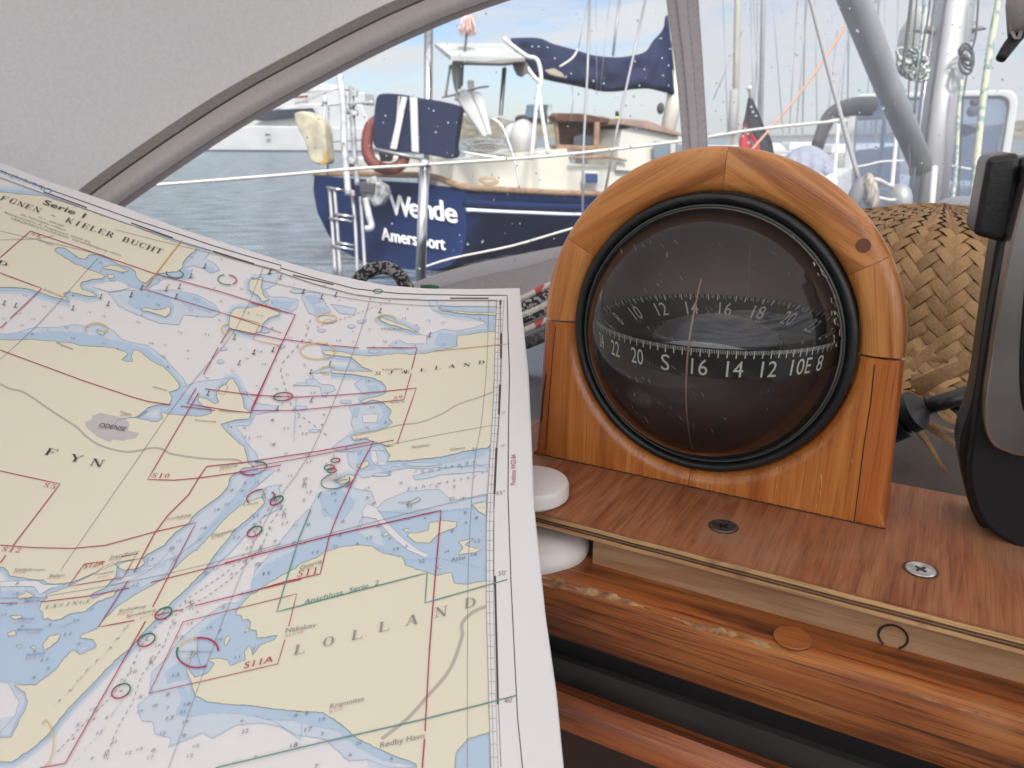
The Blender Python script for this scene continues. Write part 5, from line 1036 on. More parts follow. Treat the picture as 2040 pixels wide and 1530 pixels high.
build('coaming_panel', g, cloth('mauve_grey_canvas', (0.47, 0.43, 0.43), 700, .3, .08), hood, smooth=True)
# rain drops on the vinyl: uncountable
dropm = mat('water_drop', (0.93, 0.95, 0.97), rough=0.02); dn = dropm.node_tree.nodes['Principled BSDF']; dn.inputs['Transmission Weight'].default_value = 1.0; dn.inputs['IOR'].default_value = 1.33
g = G(); rd = random.Random(11)
def drop(x, y, r, d):
    c = at(x, y, d); n_ = (CAM - c).normalized(); a = n_.cross(UP).normalized(); b_ = a.cross(n_); R = r / FPX * d
    g.sphere(c, a * R, b_ * R * rd.uniform(.9, 1.3), n_ * R * .6, 8)
for i in range(150): drop(rd.uniform(640, 1320), rd.uniform(15, 520), rd.choice((1.0, 1.3, 1.6, 2.2)), .905)
for (x, y) in ((1060, 92), (1073, 92), (1091, 94), (1128, 152), (1138, 146), (1182, 161), (1203, 166), (1265, 122), (1284, 138), (1317, 76), (1319, 115), (1335, 97), (1332, 130), (1321, 150), (1332, 170), (1327, 185), (1274, 170), (1306, 250), (612, 275), (628, 295), (868, 263), (834, 272), (864, 220), (768, 230), (729, 522), (781, 445), (788, 548), (932, 486), (962, 480)): drop(x, y, 2.3, .905)
for i in range(260):
    x = rd.uniform(1420, 2040); y = rd.uniform(0, 440); drop(x, y, rd.choice((.9, 1.1, 1.4, 2.0)), .975)
for (x, y) in ((1497, 212), (1500, 222), (1507, 230), (1485, 255), (1490, 265), (1480, 270), (1492, 283), (1708, 60), (1745, 295), (1760, 215)): drop(x, y, 3.2, .975)
dd = build('rain_drops', g, dropm, hood, smooth=True); dd['kind'] = 'stuff'

# ------------------------------------------------------------------ own boat: mast, vang, lines
mast = thing('aluminium_mast', at(1850, 460, 2.3), 'thick grey aluminium mast with grooves and cleats seen through the front window', 'mast')
MD = 2.3
def vpl(x, y, d): return at(x, y, d)
def bar(pxs, d, w0, w1=None, flat=1.0, n=14, m=None, name='pole', parent=None, smooth=True, sm=0):
    """round bar through pixels at depth d (d may be a list); widths in photo pixels"""
    ds = d if isinstance(d, (list, tuple)) else [d] * len(pxs)
    w1 = w1 or w0; P = [at(x, y, q) for (x, y), q in zip(pxs, ds)]
    g = G(); g.tube(P, [w0 / 2 / FPX * ds[0], w1 / 2 / FPX * ds[-1]], n, flat=flat, smooth=sm)
    return build(name, g, m, parent, smooth=smooth)
bar([(1917, -160), (1902, 0), (1872, 200), (1838, 470)], 2.3, 80, 70, m=M['alu'], name='mast_tube', parent=mast, n=28)
for dx, w, mm_ in ((-17, 5, 'darkwire'), (10, 4, 'wire'), (22, 6, 'darkwire'), (-34, 3, 'wire')):
    bar([(1902 + dx, -10), (1872 + dx * .97, 200), (1840 + dx * .92, 460)], 2.255, w, m=M[mm_] if mm_ != 'wire' else M['steel'], name='sail_track', parent=mast, n=6)
clm = mat('dull_metal_cleat', (.25, .25, .24), rough=.5, metal=.6)
g = G(); g.tube([at(1820, 62, 2.28), at(1835, 59, 2.28), at(1858, 60, 2.28)], [.004, .009, .012], 8); build('cleat', g, clm, mast, smooth=True)
g = G(); g.tube([at(1930, 58, 2.28), at(1950, 56, 2.28), at(1964, 57, 2.28)], [.012, .008, .003], 8); build('cleat', g, clm, mast, smooth=True)
g = G(); g.box(at(1930, 62, 2.3), (.01, 0, 0), (0, .02, 0), (0, 0, .03)); build('cleat_base', g, M['wire'], mast, bevel=.004)
vang = bar([(1682, -60), (1702, 0), (1768, 170), (1838, 335)], [1.9, 1.95, 2.12, 2.28], 66, 42, m=M['alu'], name='boom_vang', n=24)
tag(vang, 'grey aluminium strut slanting down to the foot of the mast', 'boom vang')
bar([(1862, 332), (1850, 480)], 2.25, 12, m=M['white'], name='mast_foot_fitting', parent=mast)
def ln(name, pxs, d, w, m, label, cat, group=None, sm=4, n=6):
    o = bar(pxs, d, w, m=m, name=name, n=n, sm=sm); return tag(o, label, cat, group)
HAL = 'halyards hanging beside the mast'
bg_rope = rope_mat('flecked_green_rope', (.55, .56, .42), (.25, .36, .33), 90, .6)
ln('halyard', [(1998, -40), (1990, 0), (1962, 170), (1934, 430)], 1.7, 14, bg_rope, 'cream and green flecked rope hanging right of the mast', 'rope', HAL)
ln('halyard', [(1950, -20), (1948, 20), (1944, 70), (1936, 98)], 2.2, 4, M['darkwire'], 'thin dark line running down to the coiled rope right of the mast', 'rope', HAL)
ln('halyard', [(1818, -30), (1812, 30), (1802, 110), (1797, 150)], 2.15, 7, M['darkwire'], 'dark rope left of the mast ending above the green coil', 'rope', HAL)
ln('halyard', [(1828, -30), (1822, 60), (1812, 150), (1809, 240), (1813, 350)], 2.2, 3, M['darkwire'], 'thin grey line hanging close to the left side of the mast', 'rope', HAL)
ln('halyard', [(1855, -20), (1848, 40), (1838, 95), (1826, 180), (1822, 225)], 2.15, 4, M['darkwire'], 'thin line passing the left cleat of the mast', 'rope', HAL)
ln('halyard', [(1842, -20), (1834, 90), (1820, 230)], 2.18, 6, rope_mat('teal_rope', (.5, .56, .55), (.2, .3, .3), 120, .5), 'pale teal rope hanging just left of the mast', 'rope', HAL)
ln('halyard', [(1916, 160), (1910, 220), (1905, 330), (1890, 470)], 2.2, 7, bg_rope, 'greenish rope running down along the right side of the mast', 'rope', HAL)
ln('halyard', [(1926, 150), (1919, 200), (1914, 300), (1908, 420)], 2.2, 3, M['darkwire'], 'thin dark line below the coil at the right side of the mast', 'rope', HAL)
ln('shroud', [(1607, -30), (1615, 0), (1660, 175), (1712, 362)], [1.8, 1.8, 1.8, 1.8], 9, mat('grey_rope_line', (.36, .35, .35), rough=.8), 'grey line slanting down to the wooden block', 'rope')
ln('orange_line', [(1720, -10), (1686, 50), (1598, 180), (1500, 296), (1470, 330)], 2.6, 5, mat('salmon_rope', (.62, .33, .22), rough=.85), 'thin salmon pink line slanting across the sky', 'rope')
# coils
def coil(c, r, n, w, m, label, seed, tall=1.3):
    g = G(); q = random.Random(seed)
    for k in range(n):
        cx, cy = c[0] + q.uniform(-r, r) * .35, c[1] + q.uniform(-r, r) * .5; rx, ry = r * q.uniform(.45, .8), r * tall * q.uniform(.5, .9); ph = q.uniform(0, .8)
        P = [at(cx + rx * math.cos(a), cy + ry * math.sin(a) + rx * .4 * math.cos(a + ph), c[2] + .01 * math.sin(a * 2 + k)) for a in [2 * math.pi * i / 20 for i in range(21)]]
        g.tube(P, w / 2 / FPX * c[2], 6, cap=False)
    return tag(build('coiled_rope', g, m, smooth=True), label, 'coiled rope')
coil((1820, 128, 2.2), 32, 13, 6, rope_mat('white_green_rope', (.6, .62, .56), (.1, .14, .13), 150, .45), 'tangled white and dark green rope coil left of the mast', 3, .8)
coil((1928, 118, 2.2), 24, 5, 5, M['darkwire'], 'dark coiled rope hanging right of the mast', 8, 1.0)
# cream spotlight / radar reflector behind the mast
g = G(); c = at(1826, 68, 2.6); g.lathe(c + UP * -.09, [(.001, 0), (.05, 0), (.055, .03), (.055, .1), (.04, .13), (.028, .15), (.02, .17), (.001, .175)], UP, 20)
tag(build('mast_instrument', g, M['cream'], smooth='auto'), 'cream bulbous instrument housing behind the ropes left of the mast', 'instrument')
# block with its rope
blk = thing('pulley_block', at(1722, 375, 1.8), 'worn wood-grey pulley block on the deck in front of the straw hat', 'pulley')
g = G(); c = at(1716, 388, 1.8); g.sphere(c + Vector((-.012, 0, 0)), (.016, 0, -.006), (0, .02, 0), (.012, 0, .042), 16); build('cheek', g, mat('grey_cheek', (.2, .2, .21), rough=.6), blk, smooth=True)
g = G(); g.sphere(c + Vector((.016, -.012, .004)), (.017, 0, .006), (0, .02, 0), (-.014, 0, .046), 16); build('cheek', g, mat('flaked_wood_cheek', (.42, .39, .33), rough=.8, var=.7, vs=160, stretch=(1, 1, .25)), blk, smooth=True)
ln('tackle_rope', [(1722, 372), (1736, 358), (1752, 360), (1775, 371), (1808, 377)], [1.78, 1.78, 1.8, 1.9, 2.1], 8, M['whiterope'], 'white rope leading from the pulley block towards the mast', 'rope')
ln('tackle_rope', [(1750, 394), (1775, 399), (1800, 395)], [1.8, 1.85, 1.95], 7, M['whiterope'], 'short lower white rope right of the pulley block', 'rope')
g = G(); g.sphere(at(1915, 428, 1.45), (.055, 0, 0), (0, .05, 0), (0, 0, .035), 20); tag(build('deck_vent', g, mat('grey_vent_cowl', (.3, .3, .33), rough=.4), smooth=True), 'grey rounded deck vent behind the straw hat', 'vent')
g = G(); g.sphere(at(1790, 402, 1.9), (.03, 0, 0), (0, .04, 0), (0, 0, .045), 16); tag(build('deck_winch', g, mat('grey_winch', (.38, .38, .4), rough=.35, metal=.5), smooth=True), 'grey metal winch drum behind the straw hat near the mast foot', 'winch')
# stanchion and lifeline
st = thing('stanchion', at(838, 545, 1.55), 'stainless steel stanchion post standing in front of the blue transom', 'stanchion')
bar([(838, 560), (841, 450), (846, 332)], 1.55, 21, 20, m=M['steel'], name='post', parent=st, n=20)
g = G(); g.sphere(at(846, 328, 1.55), (.013, 0, 0), (0, .013, 0), (0, 0, .012), 14); build('cap', g, M['steel'], st, smooth=True)
ln('lifeline', [(190, 376), (315, 368), (560, 349), (700, 337), (846, 328), (1060, 314), (1200, 300), (1350, 282), (1440, 268), (1530, 255), (1680, 240)], [1.3, 1.35, 1.42, 1.48, 1.54, 1.7, 1.8, 1.95, 2.0, 2.1, 2.2], 6, M['whiterope'], 'white lifeline running from the steel post across the window', 'lifeline', 'guard lines of the boat')
ln('lifeline', [(835, 536), (900, 515), (1020, 490), (1130, 458), (1250, 425)], [1.54, 1.6, 1.66, 1.72, 1.8], 4.5, M['whiterope'], 'lower white lifeline rising to the right above the canvas coaming', 'lifeline', 'guard lines of the boat')
# clamp hanging at the top right
cl = thing('hood_strap', at(2010, 60, .8), 'black cord clamp with a grey webbing loop hanging in the top right corner', 'strap')
g = G(); g.tube([at(1993, 118, .8), at(2012, 90, .8), at(2036, 62, .8), at(2070, 40, .8)], [.005, .0065, .007, .008], 10, smooth=3); build('clamp', g, mat('black_worn_clamp', (.02, .02, .022), rough=.6, var=.6, vs=200), cl, smooth=True)
g = G(); rows = [catmull([at(x + dx, y, .79) for x, y in ((2024, -20), (2018, 30), (2017, 62), (2026, 78), (2034, 62), (2036, 20), (2040, -20))], 4) for dx in (-4, 4)]; g.grid(rows); build('webbing', g, M['greyseam'], cl, smooth=True)
g = G(); g.tube([at(2058, -60, .79), at(2048, 0, .79), at(2052, 60, .79)], .02, 12); build('sleeve', g, M['greyseam'], cl, smooth=True)
# ------------------------------------------------------------------ ropes by the chart
gray_rope = rope_mat('salt_and_pepper_rope', (.38, .38, .37), (.035, .035, .035), 420, .42)
rw = rope_mat('white_red_rope', (.66, .6, .57), (.55, .10, .08), 160, .78, (1, 1, .4))
ln('mooring_loop', [(700, 590), (712, 560), (735, 540), (765, 533), (792, 545), (812, 575), (822, 600)], [.86, .85, .84, .84, .84, .85, .86], 27, gray_rope, 'black and white flecked thick rope loop rising behind the top edge of the chart', 'rope', sm=6, n=16)
RG = 'rope tails lying between the chart and the compass'
for (y0, y1, w, mm_, lb) in ((590, 566, 12, rw, 'white rope with red flecks, uppermost of the rope tails left of the compass'), (608, 584, 22, gray_rope, 'grey flecked rope tail, second from the top left of the compass'), (624, 601, 17, M['whiterope'], 'plain pale rope tail in the middle left of the compass'), (634, 612, 15, gray_rope, 'speckled grey rope tail below the pale one left of the compass'), (656, 634, 13, rw, 'white rope with red flecks, lower of two, left of the compass'), (682, 664, 24, rope_mat('dark_grey_rope', (.12, .12, .13), (.05, .05, .055), 300, .5), 'dark grey rope tail at the bottom, left of the compass')):
    ln('rope_tail', [(960, y0 + 26), (1040, y0 + 4), (1100, y1), (1200, y1 - 24)], [.66, .66, .67, .70], w, mm_, lb, 'rope', RG, sm=5, n=12)
g = G(); g.tube([at(838, 573, .82), at(858, 572, .82), at(874, 575, .82)], .003, 8); tag(build('green_toggle', g, mat('green_plastic', (.03, .12, .04), rough=.4), smooth=True), 'small dark green toggle just behind the top edge of the chart', 'toggle')

# ------------------------------------------------------------------ straw hat
hat = thing('straw_hat', Vector(at(1850, 740, .6)), 'woven straw hat with frayed edge lying on the deck behind the compass', 'hat')
hc = on_z(1850, 745, DK); hc = Vector((hc.x, hc.y, DK)) + az(20) * 0.06
topz = hit(1800, 414, hc, Vector((0, 1, 0))).z - DK
HR = 0.118; HH = topz
print('hat height', HH, (hc - CAM).length)
hp = [(HR * 1.32, 0.004), (HR * 1.14, .009), (HR * 1.055, .024), (HR * 1.02, HH * .35), (HR * .97, HH * .6), (HR * .86, HH * .78), (HR * .66, HH * .91), (HR * .38, HH * .975), (HR * .001, HH)]
hpv = catmull([(r, h, 0) for r, h in hp], 10); HL = [0.0]
for i in range(1, len(hpv)): HL.append(HL[-1] + (hpv[i] - hpv[i - 1]).length)
TOT = HL[-1]
def hsurf(u, v, lift):
    v = max(0.0, min(TOT - 1e-4, v)); i = max(k for k in range(len(HL)) if HL[k] <= v); i = min(i, len(hpv) - 2)
    t = (v - HL[i]) / (HL[i + 1] - HL[i]); r = hpv[i].x + (hpv[i + 1].x - hpv[i].x) * t; h = hpv[i].y + (hpv[i + 1].y - hpv[i].y) * t
    tx, ty = (hpv[i + 1] - hpv[i]).normalized().xy; nr, nh = ty, -tx
    r2 = r + nr * lift; h2 = h + nh * lift
    a = u / HR
    sq = 1.0 + 0.05 * math.cos(2 * a + 1)
    return hc + Vector((math.sin(a) * r2 * sq, math.cos(a) * r2 * sq, h2 + .003 * noise.noise(Vector((math.sin(a) * 2, math.cos(a) * 2, v * 20)))))
g = G(); g.grid([[hsurf(2 * math.pi * HR * j / 64, TOT * i / 30, -.0016) for j in range(65)] for i in range(31)])
strawm = mat('woven_straw', (0.40, 0.26, 0.13), rough=0.5, var=.45, vs=700, bump=.35, bs=1500, stretch=(1, 1, .5))
t_ = strawm.node_tree; bs_ = t_.nodes['Principled BSDF']; gi = t_.nodes.new('ShaderNodeNewGeometry'); rmp = t_.nodes.new('ShaderNodeValToRGB')
e = rmp.color_ramp.elements; e[0].color = (.22, .112, .038, 1); e[1].color = (.43, .255, .10, 1); e[1].position = .9
k_ = rmp.color_ramp.elements.new(.45); k_.color = (.34, .185, .068, 1)
src = bs_.inputs['Base Color'].links[0].from_socket; mm2 = t_.nodes.new('ShaderNodeMix'); mm2.data_type = 'RGBA'; mm2.inputs['Factor'].default_value = .3
t_.links.new(gi.outputs['Random Per Island'], rmp.inputs[0]); t_.links.new(rmp.outputs[0], mm2.inputs['A']); t_.links.new(src, mm2.inputs['B']); t_.links.new(mm2.outputs['Result'], bs_.inputs['Base Color'])
build('lining', g, mat('dark_straw_lining', (.10, .06, .03), rough=.8), hat, smooth=True)
g = G(); cs = 0.0088; circ = 2 * math.pi * HR; nc = round(circ / (cs * math.sqrt(2)) / 2) * 2; s2 = circ / nc    # diagonal pitch
rows_n = int(TOT / (s2 / 1)) + 2
import itertools
hr = random.Random(4)
def weave_pt(i, j, lift): return hsurf((i - j) * s2 / 2, (i + j) * s2 / 2, lift)
for ii in range(-2, 2 * nc + 80):
    for jj in range(-2 * nc, 80):
        d = ii - jj; sm_ = ii + jj
        if not (0 <= d < 2 * nc) or not (-2 <= sm_ * s2 / 2 * 1 and sm_ * s2 / 2 < TOT * .985): continue
        if (ii - jj) % 4 == 0: L_, W_, hor = 2, 1, True
        elif (ii - jj) % 4 == 3: L_, W_, hor = 2, 1, False
        else: continue
        l0 = hr.uniform(.0, .0005); tw = hr.uniform(-.05, .05)
        nn, ww = 6, 3; rws = []
        for a in range(nn + 1):
            u = a / nn; rr_ = []
            for b in range(ww + 1):
                v = b / ww; lift = .0003 + l0 + .0019 * math.sin(math.pi * min(1, max(0, u))) + .0004 * math.sin(math.pi * v)
                if hor: rr_.append(weave_pt(ii + u * 2.1 - .05, jj + .03 + v * .94 + tw * (u - .5), lift))
                else: rr_.append(weave_pt(ii + .03 + v * .94 + tw * (u - .5), jj + u * 2.1 - .05 + 0, lift))
            rws.append(rr_)
        g.grid(rws)
build('crown', g, strawm, hat, smooth=True)
g = G()
def strand(P, w, tw=.3):
    P = catmull(P, 6); rws = []
    for k, p in enumerate(P):
        t = k / (len(P) - 1); ww = w * (1 - .55 * t); d = (P[min(k + 1, len(P) - 1)] - P[max(k - 1, 0)]).normalized(); s = d.cross(NN + UP * .4 * math.sin(t * 3)).normalized()
        rws.append([p - s * ww, p + NN * w * .12, p + s * ww])
    g.grid(rws)
for P, w in (([(1812, 735, .47), (1850, 700, .465), (1885, 668, .46)], 7), ([(1822, 775, .47), (1880, 745, .46), (1950, 712, .455)], 11), ([(1815, 760, .48), (1870, 752, .48), (1935, 735, .47)], 9), ([(1850, 770, .47), (1900, 790, .47), (1940, 800, .46)], 6), ([(1830, 775, .48), (1860, 800, .48), (1880, 830, .47), (1905, 845, .47)], 5),
             ([(1820, 850, .47), (1850, 885, .46), (1870, 918, .455), (1886, 940, .45)], 4), ([(1815, 840, .47), (1845, 875, .46), (1862, 905, .45), (1877, 932, .45)], 3), ([(1838, 845, .47), (1880, 870, .46), (1915, 895, .455), (1945, 905, .45)], 4), ([(1830, 830, .47), (1870, 850, .46), (1930, 870, .455)], 3), ([(1806, 712, .5), (1825, 700, .5), (1850, 690, .5)], 4), ([(1812, 700, .48), (1840, 712, .48), (1890, 720, .47)], 6), ([(1880, 815, .47), (1905, 835, .47), (1925, 850, .47)], 5)):
    strand([at(p[0], p[1], p[2] - .012) for p in P], 1.6 * w / FPX * .47)
build('frayed_strands', g, strawm, hat, smooth=True)

# ------------------------------------------------------------------ black and silver unit at the right, with cable
ub = Vector((on_z(2000, 1080, ZB))); UD = 0.285
unit = thing('electronic_unit', ub, 'black unit with brushed silver front frame standing on the right end of the board', 'electronic unit')
UN = az(24); UO = at(1960, 900, .315)
def up_(pts, k=0): return [hit(x, y, UO - UN * k, UN) for x, y in pts]
def csm(pts, k=6): return [(v.x, v.y) for v in catmull([(x, y, 0) for x, y in pts], k)]
body = csm([(2030, 312), (2012, 400), (1985, 480), (1960, 640), (1938, 790), (1916, 860), (1911, 905), (1920, 960), (1932, 1010), (1955, 1055), (1990, 1088), (2040, 1106), (2110, 1118), (2300, 1118)]) + [(2300, 312)]
g = G(); g.prism(up_(body, .0), UN * .022); build('back_shell', g, M['black'], unit, bevel=.0015)
front = csm([(2042, 330), (2022, 420), (2000, 500), (1972, 640), (1950, 790), (1938, 880), (1930, 940), (1940, 1000), (1966, 1050), (2010, 1082), (2060, 1096), (2300, 1100)]) + [(2300, 330)]
g = G(); g.prism(up_(front, .012), UN * .013); build('casing', g, mat('charcoal_textured_plastic', (.010, .011, .013), rough=.55, spec=.3, bump=.25, bs=2500), unit, bevel=.003, seg=3)
chrome = csm([(2052, 335), (2035, 400), (2010, 500), (1988, 620), (1970, 740), (1962, 800), (1962, 850), (1976, 885), (2005, 902), (2060, 912), (2300, 918)]) + [(2300, 335)]
g = G(); g.prism(up_(chrome, .021), UN * .018); build('silver_frame', g, mat('brushed_silver', (.46, .44, .42), rough=.26, metal=.95, var=.2, vs=30), unit, bevel=.011, seg=8)
scr = csm([(2085, 430), (2050, 520), (2036, 640), (2031, 740), (2038, 815), (2062, 850), (2110, 862)]) + [(2300, 862), (2300, 430)]
g = G(); g.prism(up_(scr, .0225), UN * .004); build('screen_bezel', g, mat('gloss_black', (.01, .01, .011), rough=.12), unit, bevel=.002, seg=3)
g = G(); hd = [(1967, 312), (2034, 303), (2031, 360), (2012, 484), (1990, 482), (1938, 468), (1944, 440)]
g.prism(up_(hd, .006), UN * .03); build('bracket_head', g, M['black'], unit, bevel=.0025, seg=3)
cab = thing('power_cable', at(1815, 835, .46), 'black plug and cable running from behind the compass to the electronic unit', 'cable')
g = G(); g.tube([at(1835, 812, .43), at(1880, 800, .425), at(1960, 775, .42)], .0046, 14); build('cord', g, M['black'], cab, smooth=True)
g = G(); a_ = at(1790, 832, .44); b_ = at(1838, 812, .43); X = (b_ - a_).normalized()
g.lathe(a_ - X * .01, [(.0001, 0), (.011, 0), (.0125, .002), (.0125, .013), (.009, .0135), (.009, .015), (.0115, .0155), (.0115, .021), (.006, .025), (.0045, .028)], X, 24); build('plug', g, M['rubber'], cab, smooth='auto')
# ------------------------------------------------------------------ blue sailing boat across the water
wende = thing('blue_sailboat', Vector((-1.2, 10.3, 0)), 'dark blue sailing boat with a white name on its stern and a blue sail cover', 'sailboat')
def Zof(x, y, d): return at(x, y, d).z
port = [(626, 349, 11.3), (760, 349, 10.8), (858, 352, 10.3), (918, 372, 9.9)]
# hull: transom outline (left top, round the bottom, right top), then sections running to the bow
tr = [(626, 349, 11.2), (624, 379, 11.2), (632, 423, 11.1), (654, 468, 10.95), (679, 498, 10.8), (720, 520, 10.6), (783, 534, 10.35), (850, 540, 10.1), (895, 530, 9.95), (922, 505, 9.88), (930, 460, 9.85), (928, 415, 9.85), (920, 374, 9.85)]
bow = at(1640, 345, 16.2); tp = [at(*p) for p in tr]; n = len(tp)
sheer = [(920, 374, 9.85), (985, 380, 10.2), (1060, 384, 10.8), (1150, 388, 11.5), (1300, 388, 12.6), (1450, 375, 13.9), (1560, 360, 15.0), (1640, 345, 16.2)]
sh = [at(*p) for p in sheer]; axis = (bow - tp[0]); port_w = 3.3
rows = [tp]
off0 = (tp[0] - tp[-1])
m_ = len(sh)
bdir = (Vector((bow.x, bow.y, 0)) - Vector((tp[6].x, tp[6].y, 0))).normalized(); pdir = Vector((-bdir.y, bdir.x, 0))
for k in range(1, m_):
    t = k / (m_ - 1); stb = sh[k]; wid = 3.0 * (math.sin(math.pi * (0.32 + .68 * t)) ** .8) if t < 1 else .02
    rowp = []
    for i in range(n):
        u = i / (n - 1)   # 0 port sheer .. 1 starboard sheer
        a = math.pi * u; cx = (1 + math.cos(a)) / 2
        full = 1 - abs(math.cos(a)) ** 3
        dep = (stb.z + .35) * (1 - abs(math.cos(a)) ** 2.2)
        rowp.append(Vector((stb.x, stb.y, stb.z - dep)) + pdir * wid * (cx if True else 0) + (-pdir * wid * .06 * math.sin(a) if u > .5 else Vector()))
    rows.append(rowp)
g = G(); g.grid(rows); g.add(tp, [list(range(n))]); hull = build('hull', g, M['navy'], wende, smooth='auto')
g = G()
for dy, w in ((0, .05), (.0, .03)): pass
path = [at(626, 346, 11.2), at(700, 346, 10.95), at(790, 348, 10.5), at(858, 351, 10.2), at(920, 371, 9.84)] + [p + UP * .02 for p in sh[1:]]
g.tube(catmull(path, 4), .045, 8, flat=.8); build('teak_toe_rail', g, M['teakfar'], wende, smooth=True)
g = G(); P = [at(930, 418, 9.8), at(985, 421, 10.12), at(1060, 424, 10.7), at(1160, 427, 11.4), at(1300, 424, 12.5), at(1500, 400, 14.3)]; g.tube(catmull(P, 4), .022, 6); build('white_stripe', g, mat('white_stripe_paint', (.8, .82, .88), rough=.3), wende, smooth=True)
g = G(); P = [at(926, 405, 9.82), at(985, 408, 10.15), at(1060, 411, 10.72), at(1160, 414, 11.42), at(1300, 410, 12.5), at(1500, 388, 14.3)]; g.tube(catmull(P, 4), .05, 8); build('rubbing_strake', g, M['navy'], wende, smooth=True)
g = G(); dk = [tp[0] + UP * -.02] + [p - UP * .03 for p in sh] + [r_[0] - UP * .03 for r_ in rows[:0:-1]]; g.add(dk, [list(range(len(dk)))]); build('deck', g, M['cream'], wende)
# name on the transom
def decal(s, P, H, d, mt, name, slant=0.0, wob=0):
    """letters along pixel baseline P0->P1 on the transom, slightly proud"""
    vs, fs = text_box(s); (x0, y0), (x1, y1) = P; g = G(); d0, d1 = d
    out = []
    for u, v in vs: out.append(at(x0 + (x1 - x0) * u + slant * v, y0 + (y1 - y0) * u - H * v, d0 + (d1 - d0) * u))
    g.add(out, fs); k = len(out); 
    for w_ in (.7, -.7):
        g.add([at(x0 + (x1 - x0) * u + slant * v + w_, y0 + (y1 - y0) * u - H * v, d0 + (d1 - d0) * u + .002) for u, v in vs], fs)
    return build(name, g, mt, hull)
wl = mat('white_lettering', (.82, .83, .86), rough=.5)
# depth just in front of the transom there
def td(x, y):
    best = None
    pts = [at(780, 400, 1), at(905, 400, 1)]
    return None
O_t = tp[0]; 
cen = sum(tp, Vector()) / n; nt_ = Vector()
for i in range(n): a_, b_ = tp[i] - cen, tp[(i + 1) % n] - cen; nt_ += a_.cross(b_)
nt_.normalize(); nt_ = nt_ if nt_.y < 0 else -nt_
pushes = max((p - cen).dot(nt_) for p in tp) + .012
def tdepth(x, y): p = hit(x, y, cen + nt_ * (pushes - .0), nt_) - CAM; return p.y * cp_ - p.z * sp_
def word(s, P, H, name, slant=0, rotl=()):
    vs, fs = text_box(s); (x0, y0), (x1, y1) = P; g = G()
    for dx, dy in ((0, 0), (.9, .5), (-.9, -.4)):
        out = []
        for u, v in vs:
            x = x0 + (x1 - x0) * u + slant * v + dx; y = y0 + (y1 - y0) * u - H * v + dy; out.append(hit(x, y, cen + nt_ * (pushes + dx * .001), nt_))
        g.add(out, fs)
    return build(name, g, wl, hull)
g0 = G()
for ch, x0, x1, yb in (('W', 778, 820, 426), ('e', 817, 838, 431), ('n', 843, 862, 433), ('d', 864, 884, 436), ('e', 888, 911, 440)):
    vs, fs = text_box(ch); sl0 = .17
    for dx, dy in ((0, 0), (1.3, .6), (-1.2, -.6), (.2, 1.2)):
        g0.add([hit(x0 + (x1 - x0) * u - 3 * v + dx, yb + (x1 - x0) * sl0 * u - 40 * v + dy, cen + nt_ * (pushes + dx * .001), nt_) for u, v in vs], fs)
build('boat_name', g0, wl, hull)
word('Amersfoort', ((761, 478), (887, 498)), 25, 'home_port', -2)
# cabin and superstructure; vertical slabs extruded away from the viewer
def slab(name, pts, d, a, th, m, parent=None, bevel=.015, own=None):
    O = at(*own, d) if own else at(sum(p[0] for p in pts) / len(pts), sum(p[1] for p in pts) / len(pts), d); N_ = az(a)
    g = G(); g.prism(PX(pts, O, N_), N_ * th); return build(name, g, m, parent, bevel=bevel)
BA = -25
slab('cabin_side', [(898, 374), (904, 322), (1002, 318), (1008, 308), (1130, 296), (1136, 326), (1200, 330), (1235, 338), (1400, 352), (1520, 356), (1520, 380), (1150, 386), (1010, 380)], 11.6, BA, 1.5, M['cream'], wende)
slab('cockpit_coaming', [(735, 346), (740, 318), (800, 312), (902, 314), (902, 370), (858, 350)], 11.0, BA, 1.3, M['cream'], wende)
slab('wheelhouse', [(1228, 340), (1232, 300), (1240, 258), (1262, 252), (1290, 256), (1372, 276), (1400, 282), (1400, 350)], 11.9, BA, 1.3, M['cream'], wende)
slab('wheelhouse_window', [(1238, 272), (1250, 266), (1262, 270), (1268, 285), (1262, 300), (1240, 300)], 11.86, BA, .03, M['glassgrey'], wende)
for x0, x1, y0, y1 in ((1303, 1337, 281, 316), (1347, 1362, 285, 318)): slab('wheelhouse_window', [(x0, y0), (x1, y0 + 3), (x1, y1 + 2), (x0, y1)], 11.86, BA, .03, M['glassgrey'], wende)
slab('wheelhouse_roof', [(1246, 236), (1292, 240), (1356, 264), (1356, 272), (1290, 258), (1238, 248)], 11.7, BA, 1.7, mat('brown_roof', (.30, .21, .17), rough=.6, var=.2, vs=4), wende)
slab('companion_hood', [(1104, 232), (1112, 225), (1160, 226), (1216, 236), (1216, 246), (1108, 242)], 11.6, BA, 1.4, M['darkteak'], wende)
slab('companion_recess', [(1108, 240), (1190, 246), (1192, 292), (1114, 292)], 12.1, BA, .1, M['darkteak'], wende)
slab('hood_window', [(1143, 272), (1160, 266), (1182, 270), (1184, 288), (1143, 289)], 12.05, BA, .03, M['glassgrey'], wende)
slab('hood_post', [(1186, 243), (1196, 243), (1194, 292), (1184, 292)], 11.6, BA, .05, M['teakfar'], wende)
slab('hood_post', [(1106, 240), (1112, 240), (1116, 292), (1110, 292)], 11.6, BA, .05, M['teakfar'], wende)
slab('cockpit_combing_teak', [(1108, 288), (1210, 291), (1212, 300), (1110, 300)], 11.55, BA, .2, M['teakfar'], wende)
slab('hand_rail', [(1136, 312), (1215, 309), (1250, 318), (1250, 322), (1215, 316), (1136, 317)], 11.5, BA, .05, M['teakfar'], wende)
